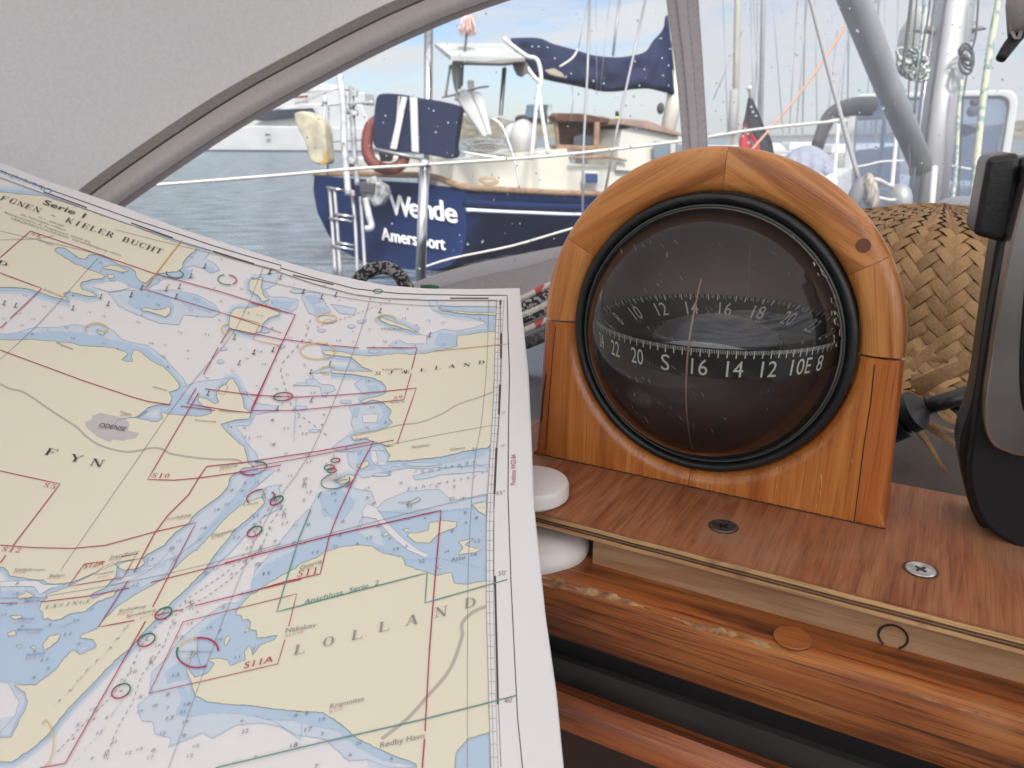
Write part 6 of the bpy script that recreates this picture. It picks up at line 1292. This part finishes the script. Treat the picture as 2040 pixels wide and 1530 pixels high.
for x0, x1, y0 in ((1090, 1121, 346), (1167, 1191, 345)):
    w = slab('cabin_window', [(x0 - 4, y0 - 4), (x1 + 4, y0 - 3), (x1 + 4, y0 + 23), (x0 - 4, y0 + 23)], 11.52, BA, .03, M['white'], wende, .01)
    slab('pane', [(x0, y0), (x1, y0 + 1), (x1, y0 + 19), (x0, y0 + 19)], 11.49, BA, .02, mat('blue_pane', (.03, .06, .16), rough=.15), w, .005)
slab('dark_opening', [(895, 332), (936, 332), (934, 366), (895, 364)], 11.4, BA, .05, M['glassdark'], wende)
slab('opening_frame', [(893, 349), (940, 350), (940, 353), (893, 352)], 11.35, BA, .03, M['steel'], wende)
slab('screen', [(1052, 208), (1092, 208), (1088, 237), (1048, 234)], 11.6, BA, .06, mat('teal_screen', (.10, .17, .22), rough=.3), wende)
slab('screen_post', [(1093, 206), (1101, 208), (1100, 245), (1092, 245)], 11.6, BA, .05, M['white'], wende)
g = G(); c = at(1042, 275, 11.4); g.sphere(c, (.2, 0, 0), (0, .25, 0), (0, 0, .27), 16); g.sphere(c + Vector((-.14, .2, .02)), (.16, 0, 0), (0, .2, 0), (0, 0, .2), 14); build('wheel_cover', g, M['white'], wende, smooth=True)
g = G(); r_ = random.Random(5)
for k in range(9):
    cx, cy, rx, ry = 960 + r_.uniform(-14, 22), 290 + r_.uniform(-9, 8), r_.uniform(16, 32), r_.uniform(4, 8)
    g.tube([at(cx + rx * math.cos(a), cy + ry * math.sin(a), 11 + .02 * k) for a in [2 * math.pi * i / 16 for i in range(17)]], .016, 6, cap=False)
build('rope_bundle', g, M['whiterope'], wende, smooth=True)
g = G()
for k in range(5): g.tube([at(972 + 17 * math.cos(a) + k, 358 + 6 * math.sin(a) + k, 10.6) for a in [2 * math.pi * i / 14 for i in range(15)]], .014, 6, cap=False)
build('deck_rope', g, mat('tan_rope', (.4, .32, .22), rough=.9), wende, smooth=True)
# frame tubes
def tubes(name, lst, d, w, m, parent, n=8):
    for P in lst:
        g = G(); g.tube([at(x, y, r[0] if r else d) for x, y, *r in P], w / 2 / FPX * d, n, smooth=5); o = build(name, g, m, parent, smooth=True)
    return o
tubes('arch_frame', [[(1003, 76), (1022, 92), (1050, 112), (1066, 116), (1074, 128), (1078, 160), (1070, 200), (1058, 318)], [(1040, 120), (1060, 148), (1078, 168)], [(1072, 170), (1080, 230), (1092, 308)]], 10.6, 8, M['white'], wende)
tubes('pushpit_rail', [[(905, 290), (906, 235), (914, 222), (940, 226), (985, 238), (1005, 262), (1028, 330), (1034, 374)], [(640, 210), (700, 206), (745, 203)], [(650, 282), (700, 280), (735, 277)], [(648, 185), (646, 260), (650, 345)], [(655, 210), (653, 349)], [(905, 300), (980, 312), (1030, 318)]], 10.2, 4, M['steel'], wende)
slab('solar_panel', [(866, 86), (1001, 84), (1046, 113), (1046, 118), (898, 116)], 10.9, -10, .05, M['white'], wende, own=(950, 100)) if 0 else None
g = G(); q = [at(866, 86, 10.2), at(1001, 86, 10.6), at(1046, 115, 9.6), at(898, 112, 9.3)]; g.prism(q, (0, 0, -.05)); build('solar_panel', g, mat('grey_white_panel', (.42, .44, .42), rough=.5, var=.15, vs=3), wende)
g = G(); g.prism([at(900, 113, 9.35), at(1046, 116, 9.6), at(1046, 121, 9.6), at(1000, 126, 9.5), at(903, 124, 9.35)], (.02, .4, 0)); build('panel_frame', g, mat('dark_frame', (.16, .14, .14), rough=.6), wende)
g = G(); g.prism([at(1020, 124, 9.8), at(1052, 126, 9.8), at(1052, 142, 9.8), at(1040, 152, 9.8), at(1030, 148, 9.8), at(1024, 136, 9.8)], (0, .2, 0)); build('hanging_cloth', g, mat('dark_brown_cloth', (.13, .11, .1), rough=.9), wende)
bar([(854, 60), (853, 200), (852, 340)], 10.3, 18, 17, m=M['steel'], name='stern_pole', parent=wende, n=16)
tubes('panel_struts', [[(902, 124), (912, 150), (908, 200)], [(918, 118), (908, 180)], [(897, 130), (888, 190)]], 9.8, 5, mat('grey_strut', (.3, .31, .3), rough=.6), wende)
slab('wind_generator_body', [(898, 128), (916, 124), (921, 150), (918, 176), (905, 178), (900, 150)], 9.8, 0, .15, mat('dull_grey_green', (.24, .26, .24), rough=.6), wende)
for P in ([(903, 190), (925, 176), (936, 182), (976, 270), (962, 276)], [(938, 184), (956, 182), (966, 205), (980, 270), (970, 272)]): slab('folded_blade', P, 9.9, 0, .08, M['white'], wende, .03)
slab('blade_clamp', [(931, 160), (944, 160), (945, 190), (932, 184)], 9.85, 0, .1, M['cream'], wende)
tubes('blade_axle', [[(880, 194), (910, 188), (950, 176), (974, 172)]], 9.85, 4, M['wire'], wende)
tubes('main_sheet_tackle', [[(1003, 135), (1000, 160), (995, 230)], [(1008, 135), (1005, 170), (1000, 230)], [(1005, 140), (998, 200)]], 10.4, 3, M['darkwire'], wende)
slab('tackle_block', [(1000, 136), (1006, 132), (1009, 142), (1007, 158), (999, 158)], 10.3, 0, .05, M['black'], wende)
# sail cover on the boom
top = [(1016, 76), (1040, 75), (1073, 76), (1105, 88), (1146, 99), (1183, 110), (1222, 114), (1251, 112), (1282, 104), (1303, 80), (1321, 57), (1325, 34), (1330, 30)]
bot = [(1022, 88), (1033, 125), (1052, 147), (1092, 160), (1146, 171), (1190, 181), (1222, 183), (1262, 178), (1293, 177), (1314, 182), (1330, 186), (1343, 190), (1350, 192)]
g = G(); rows = []
T_ = catmull([(x, y, 0) for x, y in top], 5); B_ = catmull([(x, y, 0) for x, y in bot], 5)
for i in range(len(T_)):
    t = i / (len(T_) - 1); d = 11.2 + 1.1 * t; r0 = []
    for k in range(16):
        a = 2 * math.pi * k / 16; cy = (1 - math.cos(a)) / 2; bul = .16 * math.sin(a)
        wr = 1.0 + 1.2 * noise.noise(Vector((t * 9, cy * 4, 2))) ; y = T_[i].y + (B_[i].y - T_[i].y) * cy; x = T_[i].x + (B_[i].x - T_[i].x) * cy
        r0.append(at(x + noise.noise(Vector((t * 14, cy * 3, 7))) * 3, y, d - bul * wr))
    rows.append(r0)
g.grid(rows, closed=True); build('sail_cover', g, M['navycloth'], wende, smooth=True)
slab('sail_patch', [(1085, 140), (1104, 136), (1120, 146), (1128, 156), (1108, 152), (1094, 148)], 11.1, 0, .02, mat('tan_patch', (.38, .31, .25), rough=.8), wende)
bar([(1365, -60), (1345, 190), (1330, 262)], 12.3, 32, 30, m=M['cream'], name='mizzen_mast', parent=wende, n=18)
g = G(); g.sphere(at(1316, 216, 12.1), (.06, 0, 0), (0, .06, 0), (0, 0, .09), 12); build('mast_winch', g, M['darkwire'], wende, smooth=True)
for P, w, mm_ in (([(1176, -20), (1170, 150), (1162, 300), (1160, 480)], 5, 'wire'), ([(1290, -20), (1262, 110), (1228, 262), (1205, 385)], 5, 'wire'), ([(1237, -20), (1228, 50), (1221, 112)], 5, 'wire'), ([(1187, -20), (1188, 90), (1189, 190)], 1.2, 'wire'), ([(1217, -20), (1206, 80), (1196, 180)], 1.2, 'wire'), ([(1172, 0), (1160, 60), (1152, 96)], 1.6, 'wire'), ([(1140, 170), (1142, 200), (1136, 240)], 2, 'wire')):
    bar(P, 10.8, w, m=M[mm_], name='rigging_wire', parent=wende, n=6)
tubes('cover_lashing', [[(1152, 97), (1140, 116), (1115, 133)]], 10.9, 4, M['whiterope'], wende)
slab('mast_lamp', [(1226, 222), (1232, 220), (1234, 232), (1226, 232)], 10.7, 0, .04, M['black'], wende)
slab('lamp_glass', [(1225, 232), (1233, 232), (1232, 238), (1226, 238)], 10.7, 0, .04, mat('yellow_lamp', (.6, .5, .12), rough=.4), wende)
# swim ladder, wind-steering gear
tubes('swim_ladder', [[(656, 372), (662, 450), (668, 545)], [(666, 375), (672, 450), (678, 550)], [(701, 385), (708, 450), (712, 550)], [(718, 392), (722, 450), (728, 552)]], 9.75, 7, M['alu'], wende)
tubes('ladder_rung', [[(650, 373), (690, 380)], [(655, 434), (702, 441)], [(664, 426), (706, 432)], [(660, 489), (705, 498)], [(668, 482), (704, 489)]], 9.7, 5, M['steel'], wende)
gearm = mat('pale_grey_casting', (.45, .47, .48), rough=.5, var=.3, vs=9)
tubes('steering_gear_shaft', [[(676, 150), (684, 210), (686, 290), (694, 388)]], 9.6, 13, gearm, wende)
tubes('steering_gear_frame', [[(700, 175), (702, 230), (706, 300), (712, 370)], [(690, 222), (712, 224)], [(688, 330), (716, 334)]], 9.7, 11, mat('grey_gear', (.3, .31, .33), rough=.5, var=.4, vs=12), wende)
tubes('steering_gear_shaft', [[(728, 395), (735, 430), (740, 452), (728, 456)]], 9.6, 13, gearm, wende)
slab('pink_sleeve', [(688, 378), (704, 380), (706, 392), (692, 390)], 9.6, 0, .1, mat('pinkish_sleeve', (.5, .36, .34), rough=.7), wende)
gm2 = mat('mottled_grey_gear', (.3, .31, .31), rough=.6, var=.6, vs=15)
slab('steering_gear_head', [(728, 356), (744, 350), (752, 362), (768, 370), (773, 390), (760, 408), (744, 414), (734, 398), (718, 392), (716, 376), (728, 370)], 9.55, 10, .16, gm2, wende, .03)
slab('gear_bracket', [(716, 362), (746, 366), (744, 386), (716, 382)], 9.5, 10, .12, M['darkwire'], wende, .01)
r_ = random.Random(9)
for (x, y, w_, h_) in ((706, 186, 10, 14), (700, 208, 16, 8), (684, 196, 9, 18), (706, 226, 12, 10), (698, 322, 16, 12), (690, 345, 10, 14), (645, 204, 10, 8), (726, 205, 9, 6)):
    slab('gear_fitting', [(x - w_ / 2, y - h_ / 2), (x + w_ / 2, y - h_ / 2 + 2), (x + w_ / 2 - 1, y + h_ / 2), (x - w_ / 2 + 1, y + h_ / 2 - 1)], 9.62, 10, .06, gearm if h_ > 9 else M['wire'], wende, .012)
# things hung on her stern rail
bag = thing('blue_canvas_bag', at(830, 300, 9.5), 'navy blue canvas covered box with white straps on the stern rail of the blue boat', 'raft bag')
slab('cover', csm([(746, 215), (751, 192), (766, 186), (799, 188), (836, 195), (876, 201), (905, 208), (916, 216), (911, 256), (906, 290), (902, 316), (840, 306), (752, 297), (744, 256), (746, 215)], 4)[:-1], 9.5, 5, .35, M['navycloth'], bag, .06)
for P in ([(800, 192), (811, 194), (790, 298), (777, 296)], [(816, 193), (831, 195), (834, 304), (820, 302)], [(802, 191), (830, 193), (828, 200), (800, 198)]): slab('strap', P, 9.46, 5, .03, M['white'], bag, .006)
slab('strap', [(793, 192), (797, 191), (793, 240), (790, 262), (789, 240)], 9.47, 5, .02, mat('beige_strap', (.5, .45, .4), rough=.8), bag, .004)
g = G(); g.tube([at(745, 297, 9.4), at(846, 318, 9.4)], .022, 8); build('support_bar', g, M['wire'], bag, smooth=True)
slab('black_bracket', [(752, 300), (782, 304), (778, 322), (758, 322)], 9.5, 5, .1, M['black'], bag, .01)  # small black bracket under the left end of the bag
g = G(); P = [at(x, y, 9.8) for x, y in ((756, 238), (738, 252), (731, 285), (736, 314), (753, 331), (777, 337), (799, 328), (806, 310))]; g.tube(P, .075, 12, smooth=5); tag(build('horseshoe_buoy', g, M['red'], smooth=True), 'faded red horseshoe lifebuoy behind the blue bag', 'lifebuoy')
sk = thing('outboard_cover', at(625, 326, 9.3), 'stained yellowish white plastic cover tied to the stern rail of the blue boat', 'cover')
slab('cover_body', csm([(584, 226), (605, 222), (634, 238), (646, 256), (650, 290), (652, 322), (640, 328), (618, 320), (605, 278), (590, 250), (584, 226)], 4)[:-1], 9.3, 10, .25, mat('stained_vinyl', (.52, .49, .34), rough=.6, var=.5, vs=7, col2=(.33, .29, .24)), sk, .03)
slab('rust_stain', csm([(611, 268), (606, 250), (622, 238), (636, 236), (630, 244), (616, 252), (618, 272), (611, 268)], 3)[:-1], 9.27, 10, .02, mat('orange_stain', (.48, .27, .04), rough=.8), sk, .003)
slab('rust_stain', [(646, 305), (651, 300), (653, 324), (640, 329), (638, 324), (646, 318)], 9.27, 10, .02, mat('orange_stain_b', (.45, .26, .05), rough=.8), sk, .003)
mop = thing('deck_mop', at(905, 200, 9.7), 'mop with a fluffy pink and white head standing upright on the blue boat', 'mop')
tubes('handle', [[(930, 66), (926, 100), (922, 130), (920, 170)]], 9.7, 5, mat('dark_pole', (.07, .07, .08), rough=.5), mop)
g = G(); r_ = random.Random(6)
for k in range(90):
    a = r_.uniform(0, 2 * math.pi); w_ = r_.uniform(.3, 1.0); c0 = at(931 + 3 * math.cos(a), 26, 9.7); c1 = at(931 + 20 * w_ * math.cos(a), 66 + r_.uniform(-14, 8), 9.7 + .12 * w_ * math.sin(a)); mid_ = at(931 + 13 * w_ * math.cos(a), 40, 9.7 + .1 * w_ * math.sin(a))
    g.tube([c0, mid_, c1], [.012, .010, .004], 5, smooth=3)
build('mop_head', g, mat('pink_white_yarn', (.68, .6, .57), rough=.95, var=.5, vs=25, col2=(.5, .22, .2)), mop, smooth=True)

# ------------------------------------------------------------------ white motor yacht at the far side
yacht = thing('motor_yacht', Vector((at(600, 300, 80).x, at(600, 300, 80).y, 0)), 'large white motor yacht with dark window bands moored across the water at the left', 'motor yacht')
YA = 8; YW = mat('yacht_white', (.45, .455, .46), rough=.4, var=.08, vs=.5); YG = mat('yacht_glass', (.03, .04, .055), rough=.15)
slab('hull', [(405, 299), (430, 280), (470, 256), (500, 250), (735, 254), (748, 258), (748, 304), (430, 304)], 82, YA, 5, YW, yacht, .15)
slab('waterline_band', [(404, 298), (748, 300), (748, 307), (410, 306)], 81.7, YA, 5, M['glassdark'], yacht, .05)
slab('main_deck', [(492, 252), (540, 222), (600, 206), (720, 208), (742, 256)], 83, YA, 4, YW, yacht, .15)
slab('window_band', [(500, 238), (540, 219), (622, 215), (630, 231), (520, 241)], 82.7, YA, .3, YG, yacht, .05)
slab('window_band', [(654, 256), (690, 256), (688, 265), (658, 265)], 81.6, YA, .3, YG, yacht, .05)
slab('window_band', [(610, 212), (660, 212), (660, 222), (606, 222)], 82.7, YA, .3, YG, yacht, .05)
slab('flybridge', [(545, 218), (590, 190), (630, 176), (726, 184), (728, 208)], 83.5, YA, 3.5, YW, yacht, .15)
slab('deck_line', [(430, 262), (740, 256), (740, 258), (430, 265)], 81.8, YA, .3, M['wire'], yacht, 0)
slab('upper_roof', [(572, 182), (600, 168), (650, 166), (700, 178), (640, 180)], 84, YA, 3.5, YW, yacht, .1)
slab('red_lettering', [(584, 192), (612, 190), (612, 194), (584, 196)], 83.2, YA, .2, M['red'], yacht, 0)
slab('porthole', [(528, 267), (537, 267), (537, 270), (528, 270)], 81.5, YA, .2, M['glassdark'], yacht, 0)
tubes('guard_rail', [[(470, 240), (520, 214), (560, 205)], [(600, 186), (700, 172)]], 83, 1.5, M['steel'], yacht)

# ------------------------------------------------------------------ other boats behind, each with hull, mast and stays
def yachtie(px, d, top_px, w, mastm, label, hullm, cab=True, furl=False, lines=()):
    base = at(px, 268, d); bx, by = base.x, base.y; r = thing('moored_sailboat', Vector((bx, by, 0)), label, 'sailboat', 'sailing boats moored beyond the compass')
    L_ = 4.5; g = G(); rows = []
    for k in range(9):
        t = k / 8; wv = 1.5 * math.sin(math.pi * (.22 + .78 * t)) if k < 8 else .03
        rows.append([Vector((bx + (t - .4) * L_ * 2 * .5, by + wv * math.cos(a) , .95 + .12 * t - 1.2 * math.sin(a))) for a in [math.pi * i / 8 for i in range(9)]])
    g.grid(rows); g.add(rows[0], [list(range(9))]); g.add([q[0] for q in rows] + [q[-1] for q in rows[::-1]], [list(range(18))]); build('hull', g, hullm, r, smooth='auto')
    g = G(); g.prism([Vector((bx - .9, by - .8, 1.0)), Vector((bx + 1.0, by - .7, 1.0)), Vector((bx + .7, by - .6, 1.35)), Vector((bx - .8, by - .7, 1.35))], (0, 1.5, 0)); build('cabin', g, M['white'], r, bevel=.08)
    tp_ = at(top_px, -700, d); g = G(); g.tube([Vector((bx, by, 1.2)), at((px + top_px) / 2, -150, d), tp_], w / 2 / FPX * d, 10); build('mast', g, mastm, r, smooth=True)
    for k, (x0, y0, x1, y1) in enumerate(lines):
        g = G(); g.tube([at(x0, y0, d), at(x1, y1, d)], .9 / FPX * d, 5); build('rigging_wire', g, M['wire'], r, smooth=True)
    if furl:
        g = G(); g.tube([at(px - 8, 268, d), at(px - 3, 180, d)], 9 / 2 / FPX * d * 2, 8); build('furled_sail', g, mat('grey_furled', (.3, .3, .3), rough=.8), r, smooth=True)
beige = mat('beige_mast', (.48, .45, .37), rough=.6, var=.2, vs=.8)
yachtie(1466, 26, 1480, 13, beige, 'moored sailing boat whose thick beige mast rises left of the red and black flag', M['white'], furl=True, lines=((1440, -20, 1450, 270), (1495, -20, 1502, 268), (1500, -20, 1515, 268), (1420, 200, 1480, 60)))
yachtie(1517, 34, 1530, 9, M['alu'], 'moored sailing boat whose slim pale mast rises right of the flag', M['white'], lines=((1508, -20, 1511, 268), (1560, 268, 1524, -200), (1500, 268, 1522, -200)))
yachtie(1690, 30, 1702, 3, M['alu'], 'moored sailing boat with a very thin mast behind the grey strut', M['cream'], lines=((1670, 268, 1695, -20), (1656, 260, 1690, 80), (1645, 268, 1668, 60)))
yachtie(1330, 45, 1338, 4, M['alu'], 'distant sailing boat moored behind the wheelhouse of the blue boat', M['cream'], lines=())
yachtie(1600, 38, 1618, 3, M['alu'], 'moored sailing boat with a hair-thin mast just left of the slanting grey line', M['white'], lines=((1585, 268, 1612, -40), (1572, 268, 1590, -20), (1628, 268, 1622, -100)))
yachtie(1748, 33, 1760, 5, beige, 'moored sailing boat whose mast shows between the grey strut and the green coil', M['cream'], lines=((1735, 268, 1756, -60), (1722, 262, 1745, -20), (1765, 268, 1762, -80), (1780, 268, 1790, -20)))
# ------------------------------------------------------------------ flag
fl = thing('german_flag', at(1500, 330, 3.4), 'limp black, red and gold flag hanging from a short staff behind the compass', 'flag')
FD = 3.4
tubes('staff', [[(1493, 176), (1498, 250), (1502, 380)]], FD, 5, mat('dark_staff', (.1, .09, .09), rough=.5), fl)
g = G(); g.sphere(at(1493, 176, FD), (.012, 0, 0), (0, .012, 0), (0, 0, .012), 10); build('finial', g, M['white'], fl, smooth=True)
def drape(name, L0, R0, m, ph):
    g = G(); rows = []
    A = catmull([(x, y, 0) for x, y in L0], 5); B = catmull([(x, y, 0) for x, y in R0], 5)
    for i in range(len(A)): rows.append([at(A[i].x + (B[i].x - A[i].x) * j / 10, A[i].y + (B[i].y - A[i].y) * j / 10, FD + .015 * math.sin(j * .9 + ph + i * .08)) for j in range(11)])
    g.grid(rows); return build(name, g, m, fl, smooth=True, solid=.001)
drape('black_band', [(1490, 195), (1484, 230), (1480, 255), (1500, 285), (1510, 380)], [(1498, 195), (1512, 225), (1524, 255), (1540, 290), (1548, 380)], cloth('black_bunting', (.03, .03, .036), 60, .1, .2), 0)
drape('red_band', [(1482, 249), (1474, 275), (1472, 310), (1478, 380)], [(1486, 246), (1502, 272), (1516, 300), (1522, 380)], cloth('red_bunting', (.58, .03, .04), 60, .2, .15), 2)
drape('gold_band', [(1474, 330), (1474, 350), (1478, 380)], [(1500, 330), (1510, 350), (1515, 380)], cloth('gold_bunting', (.7, .48, .05), 60, .2, .15), 3)
# ------------------------------------------------------------------ neighbour's boat ahead: white-framed windscreen
nb = thing('white_deckhouse_boat', Vector((at(1850, 400, 6).x, at(1850, 400, 6).y, 0)), 'boat ahead with a rounded white window frame and grey-blue hazy panes', 'boat')
NA = 28; ND = 6.0; NO = at(1860, 300, ND); NZ = az(NA)
def rrect(pts, r, k=6):
    out = []
    n = len(pts)
    for i in range(n):
        p = Vector((*pts[i], 0)); a = Vector((*pts[i - 1], 0)); b = Vector((*pts[(i + 1) % n], 0)); u = (a - p).normalized() * r; v = (b - p).normalized() * r
        for j in range(k + 1): t = j / k; q = p + u * (1 - t) ** 2 + v * t ** 2; out.append((q.x, q.y))
    return out
fo = rrect([(1692, 188), (2032, 178), (1992, 440), (1672, 440)], 34); fi = rrect([(1706, 197), (2014, 191), (1976, 430), (1690, 430)], 26)
g = G(); k = len(fo); P0 = PX(fo, NO, NZ); P1 = PX(fi, NO, NZ); vs = P0 + P1 + [p + NZ * .12 for p in P0] + [p + NZ * .12 for p in P1]; fs = []
for i in range(k): j = (i + 1) % k; fs += [[i, j, k + j, k + i], [2 * k + i, 3 * k + i, 3 * k + j, 2 * k + j], [i, 2 * k + i, 2 * k + j, j], [k + i, k + j, 3 * k + j, 3 * k + i]]
g.add(vs, fs); build('window_frame', g, M['white'], nb, bevel=.01)
fi2 = rrect([(1712, 202), (2006, 197), (1970, 425), (1695, 425)], 24); g = G(); k = len(fi); P0 = PX(fi, NO + NZ * .02, NZ); P1 = PX(fi2, NO + NZ * .02, NZ); g.add(P0 + P1, [[i, (i + 1) % k, k + (i + 1) % k, k + i] for i in range(k)]); build('window_gasket', g, mat('grey_gasket', (.22, .24, .26), rough=.6), nb)
g = G(); g.add(PX(fi, NO + NZ * .05, NZ), [list(range(len(fi)))]); build('window_pane', g, thin_clear('bluish_pane', (.55, .62, .76), gloss=1.0, haze=.25, hazecol=(.4, .47, .62), rough=.15), nb)
slab('inner_post', [(1760, 200), (1768, 200), (1752, 420), (1742, 420)], 6.4, NA, .03, M['alu'], nb, .004)
slab('inner_dark_panel', [(1705, 208), (1800, 205), (1800, 236), (1705, 240)], 6.6, NA, .05, mat('slate_panel', (.12, .14, .17), rough=.6), nb)
slab('inner_seat', [(1700, 300), (1790, 290), (1790, 430), (1690, 430)], 6.8, NA, .3, mat('slate_seat', (.16, .18, .22), rough=.8), nb)
slab('inner_seat', [(1900, 280), (1990, 250), (1980, 430), (1890, 430)], 6.9, NA, .3, mat('slate_seat_b', (.13, .15, .18), rough=.8), nb)
g = G(); g.sphere(at(1938, 222, 6.2), (.05, 0, 0), (0, .04, 0), (0, 0, .045), 12); g.sphere(at(1943, 204, 6.2), (.045, 0, 0), (0, .03, 0), (0, 0, .03), 12); build('instrument_pod', g, mat('dark_pod', (.07, .08, .1), rough=.5), nb, smooth=True)
g = G(); g.tube([at(1628, 292, 5.8), at(1648, 240, 5.8), at(1672, 220, 5.8), at(1704, 212, 5.9), at(1740, 212, 6)], .075, 10, smooth=5, flat=.5); build('dark_canopy_edge', g, mat('dark_canopy', (.055, .055, .06), rough=.8), nb, smooth=True)
tubes('white_post', [[(1670, 245), (1666, 300), (1660, 380)], [(1786, 270), (1776, 380), (1770, 430)]], 5.6, 8, M['white'], nb)
tubes('white_rope_rail', [[(1640, 246), (1665, 238), (1690, 240)], [(1690, 335), (1730, 328), (1756, 322), (1800, 320)], [(1895, 330), (1940, 338), (1990, 345)]], 5.6, 3.5, M['whiterope'], nb)
slab('hull', [(1600, 372), (2060, 372), (2400, 395), (2400, 640), (1640, 640)], 6.1, NA, 2.4, M['white'], nb, .05)
cv = thing('folded_sprayhood', at(1610, 340, 5.2), 'translucent lilac grey rounded boat cover just above the compass arch on the right', 'boat cover')
g = G(); rows = []
for i in range(13):
    t = i / 12; rows.append([at(1557 + 104 * j / 16, 345 - (56 * math.sin(math.pi * (.08 + .84 * j / 16)) ** .6) * math.sin(math.pi * .5 * t), 5.2 + .5 * t * 0 + .35 * (1 - math.cos(math.pi * .5 * t)) + .03 * math.sin(j * 1.7)) for j in range(17)])
g.grid(rows); build('cover_cloth', g, cloth('lilac_cover', (.40, .42, .50), 20, .35, .25), cv, smooth=True)
g = G(); g.prism([at(1552, 345, 5.2), at(1668, 345, 5.2), at(1668, 440, 5.2), at(1552, 440, 5.2)], NZ * 1.0); build('coach_roof', g, M['white'], cv, bevel=.03)
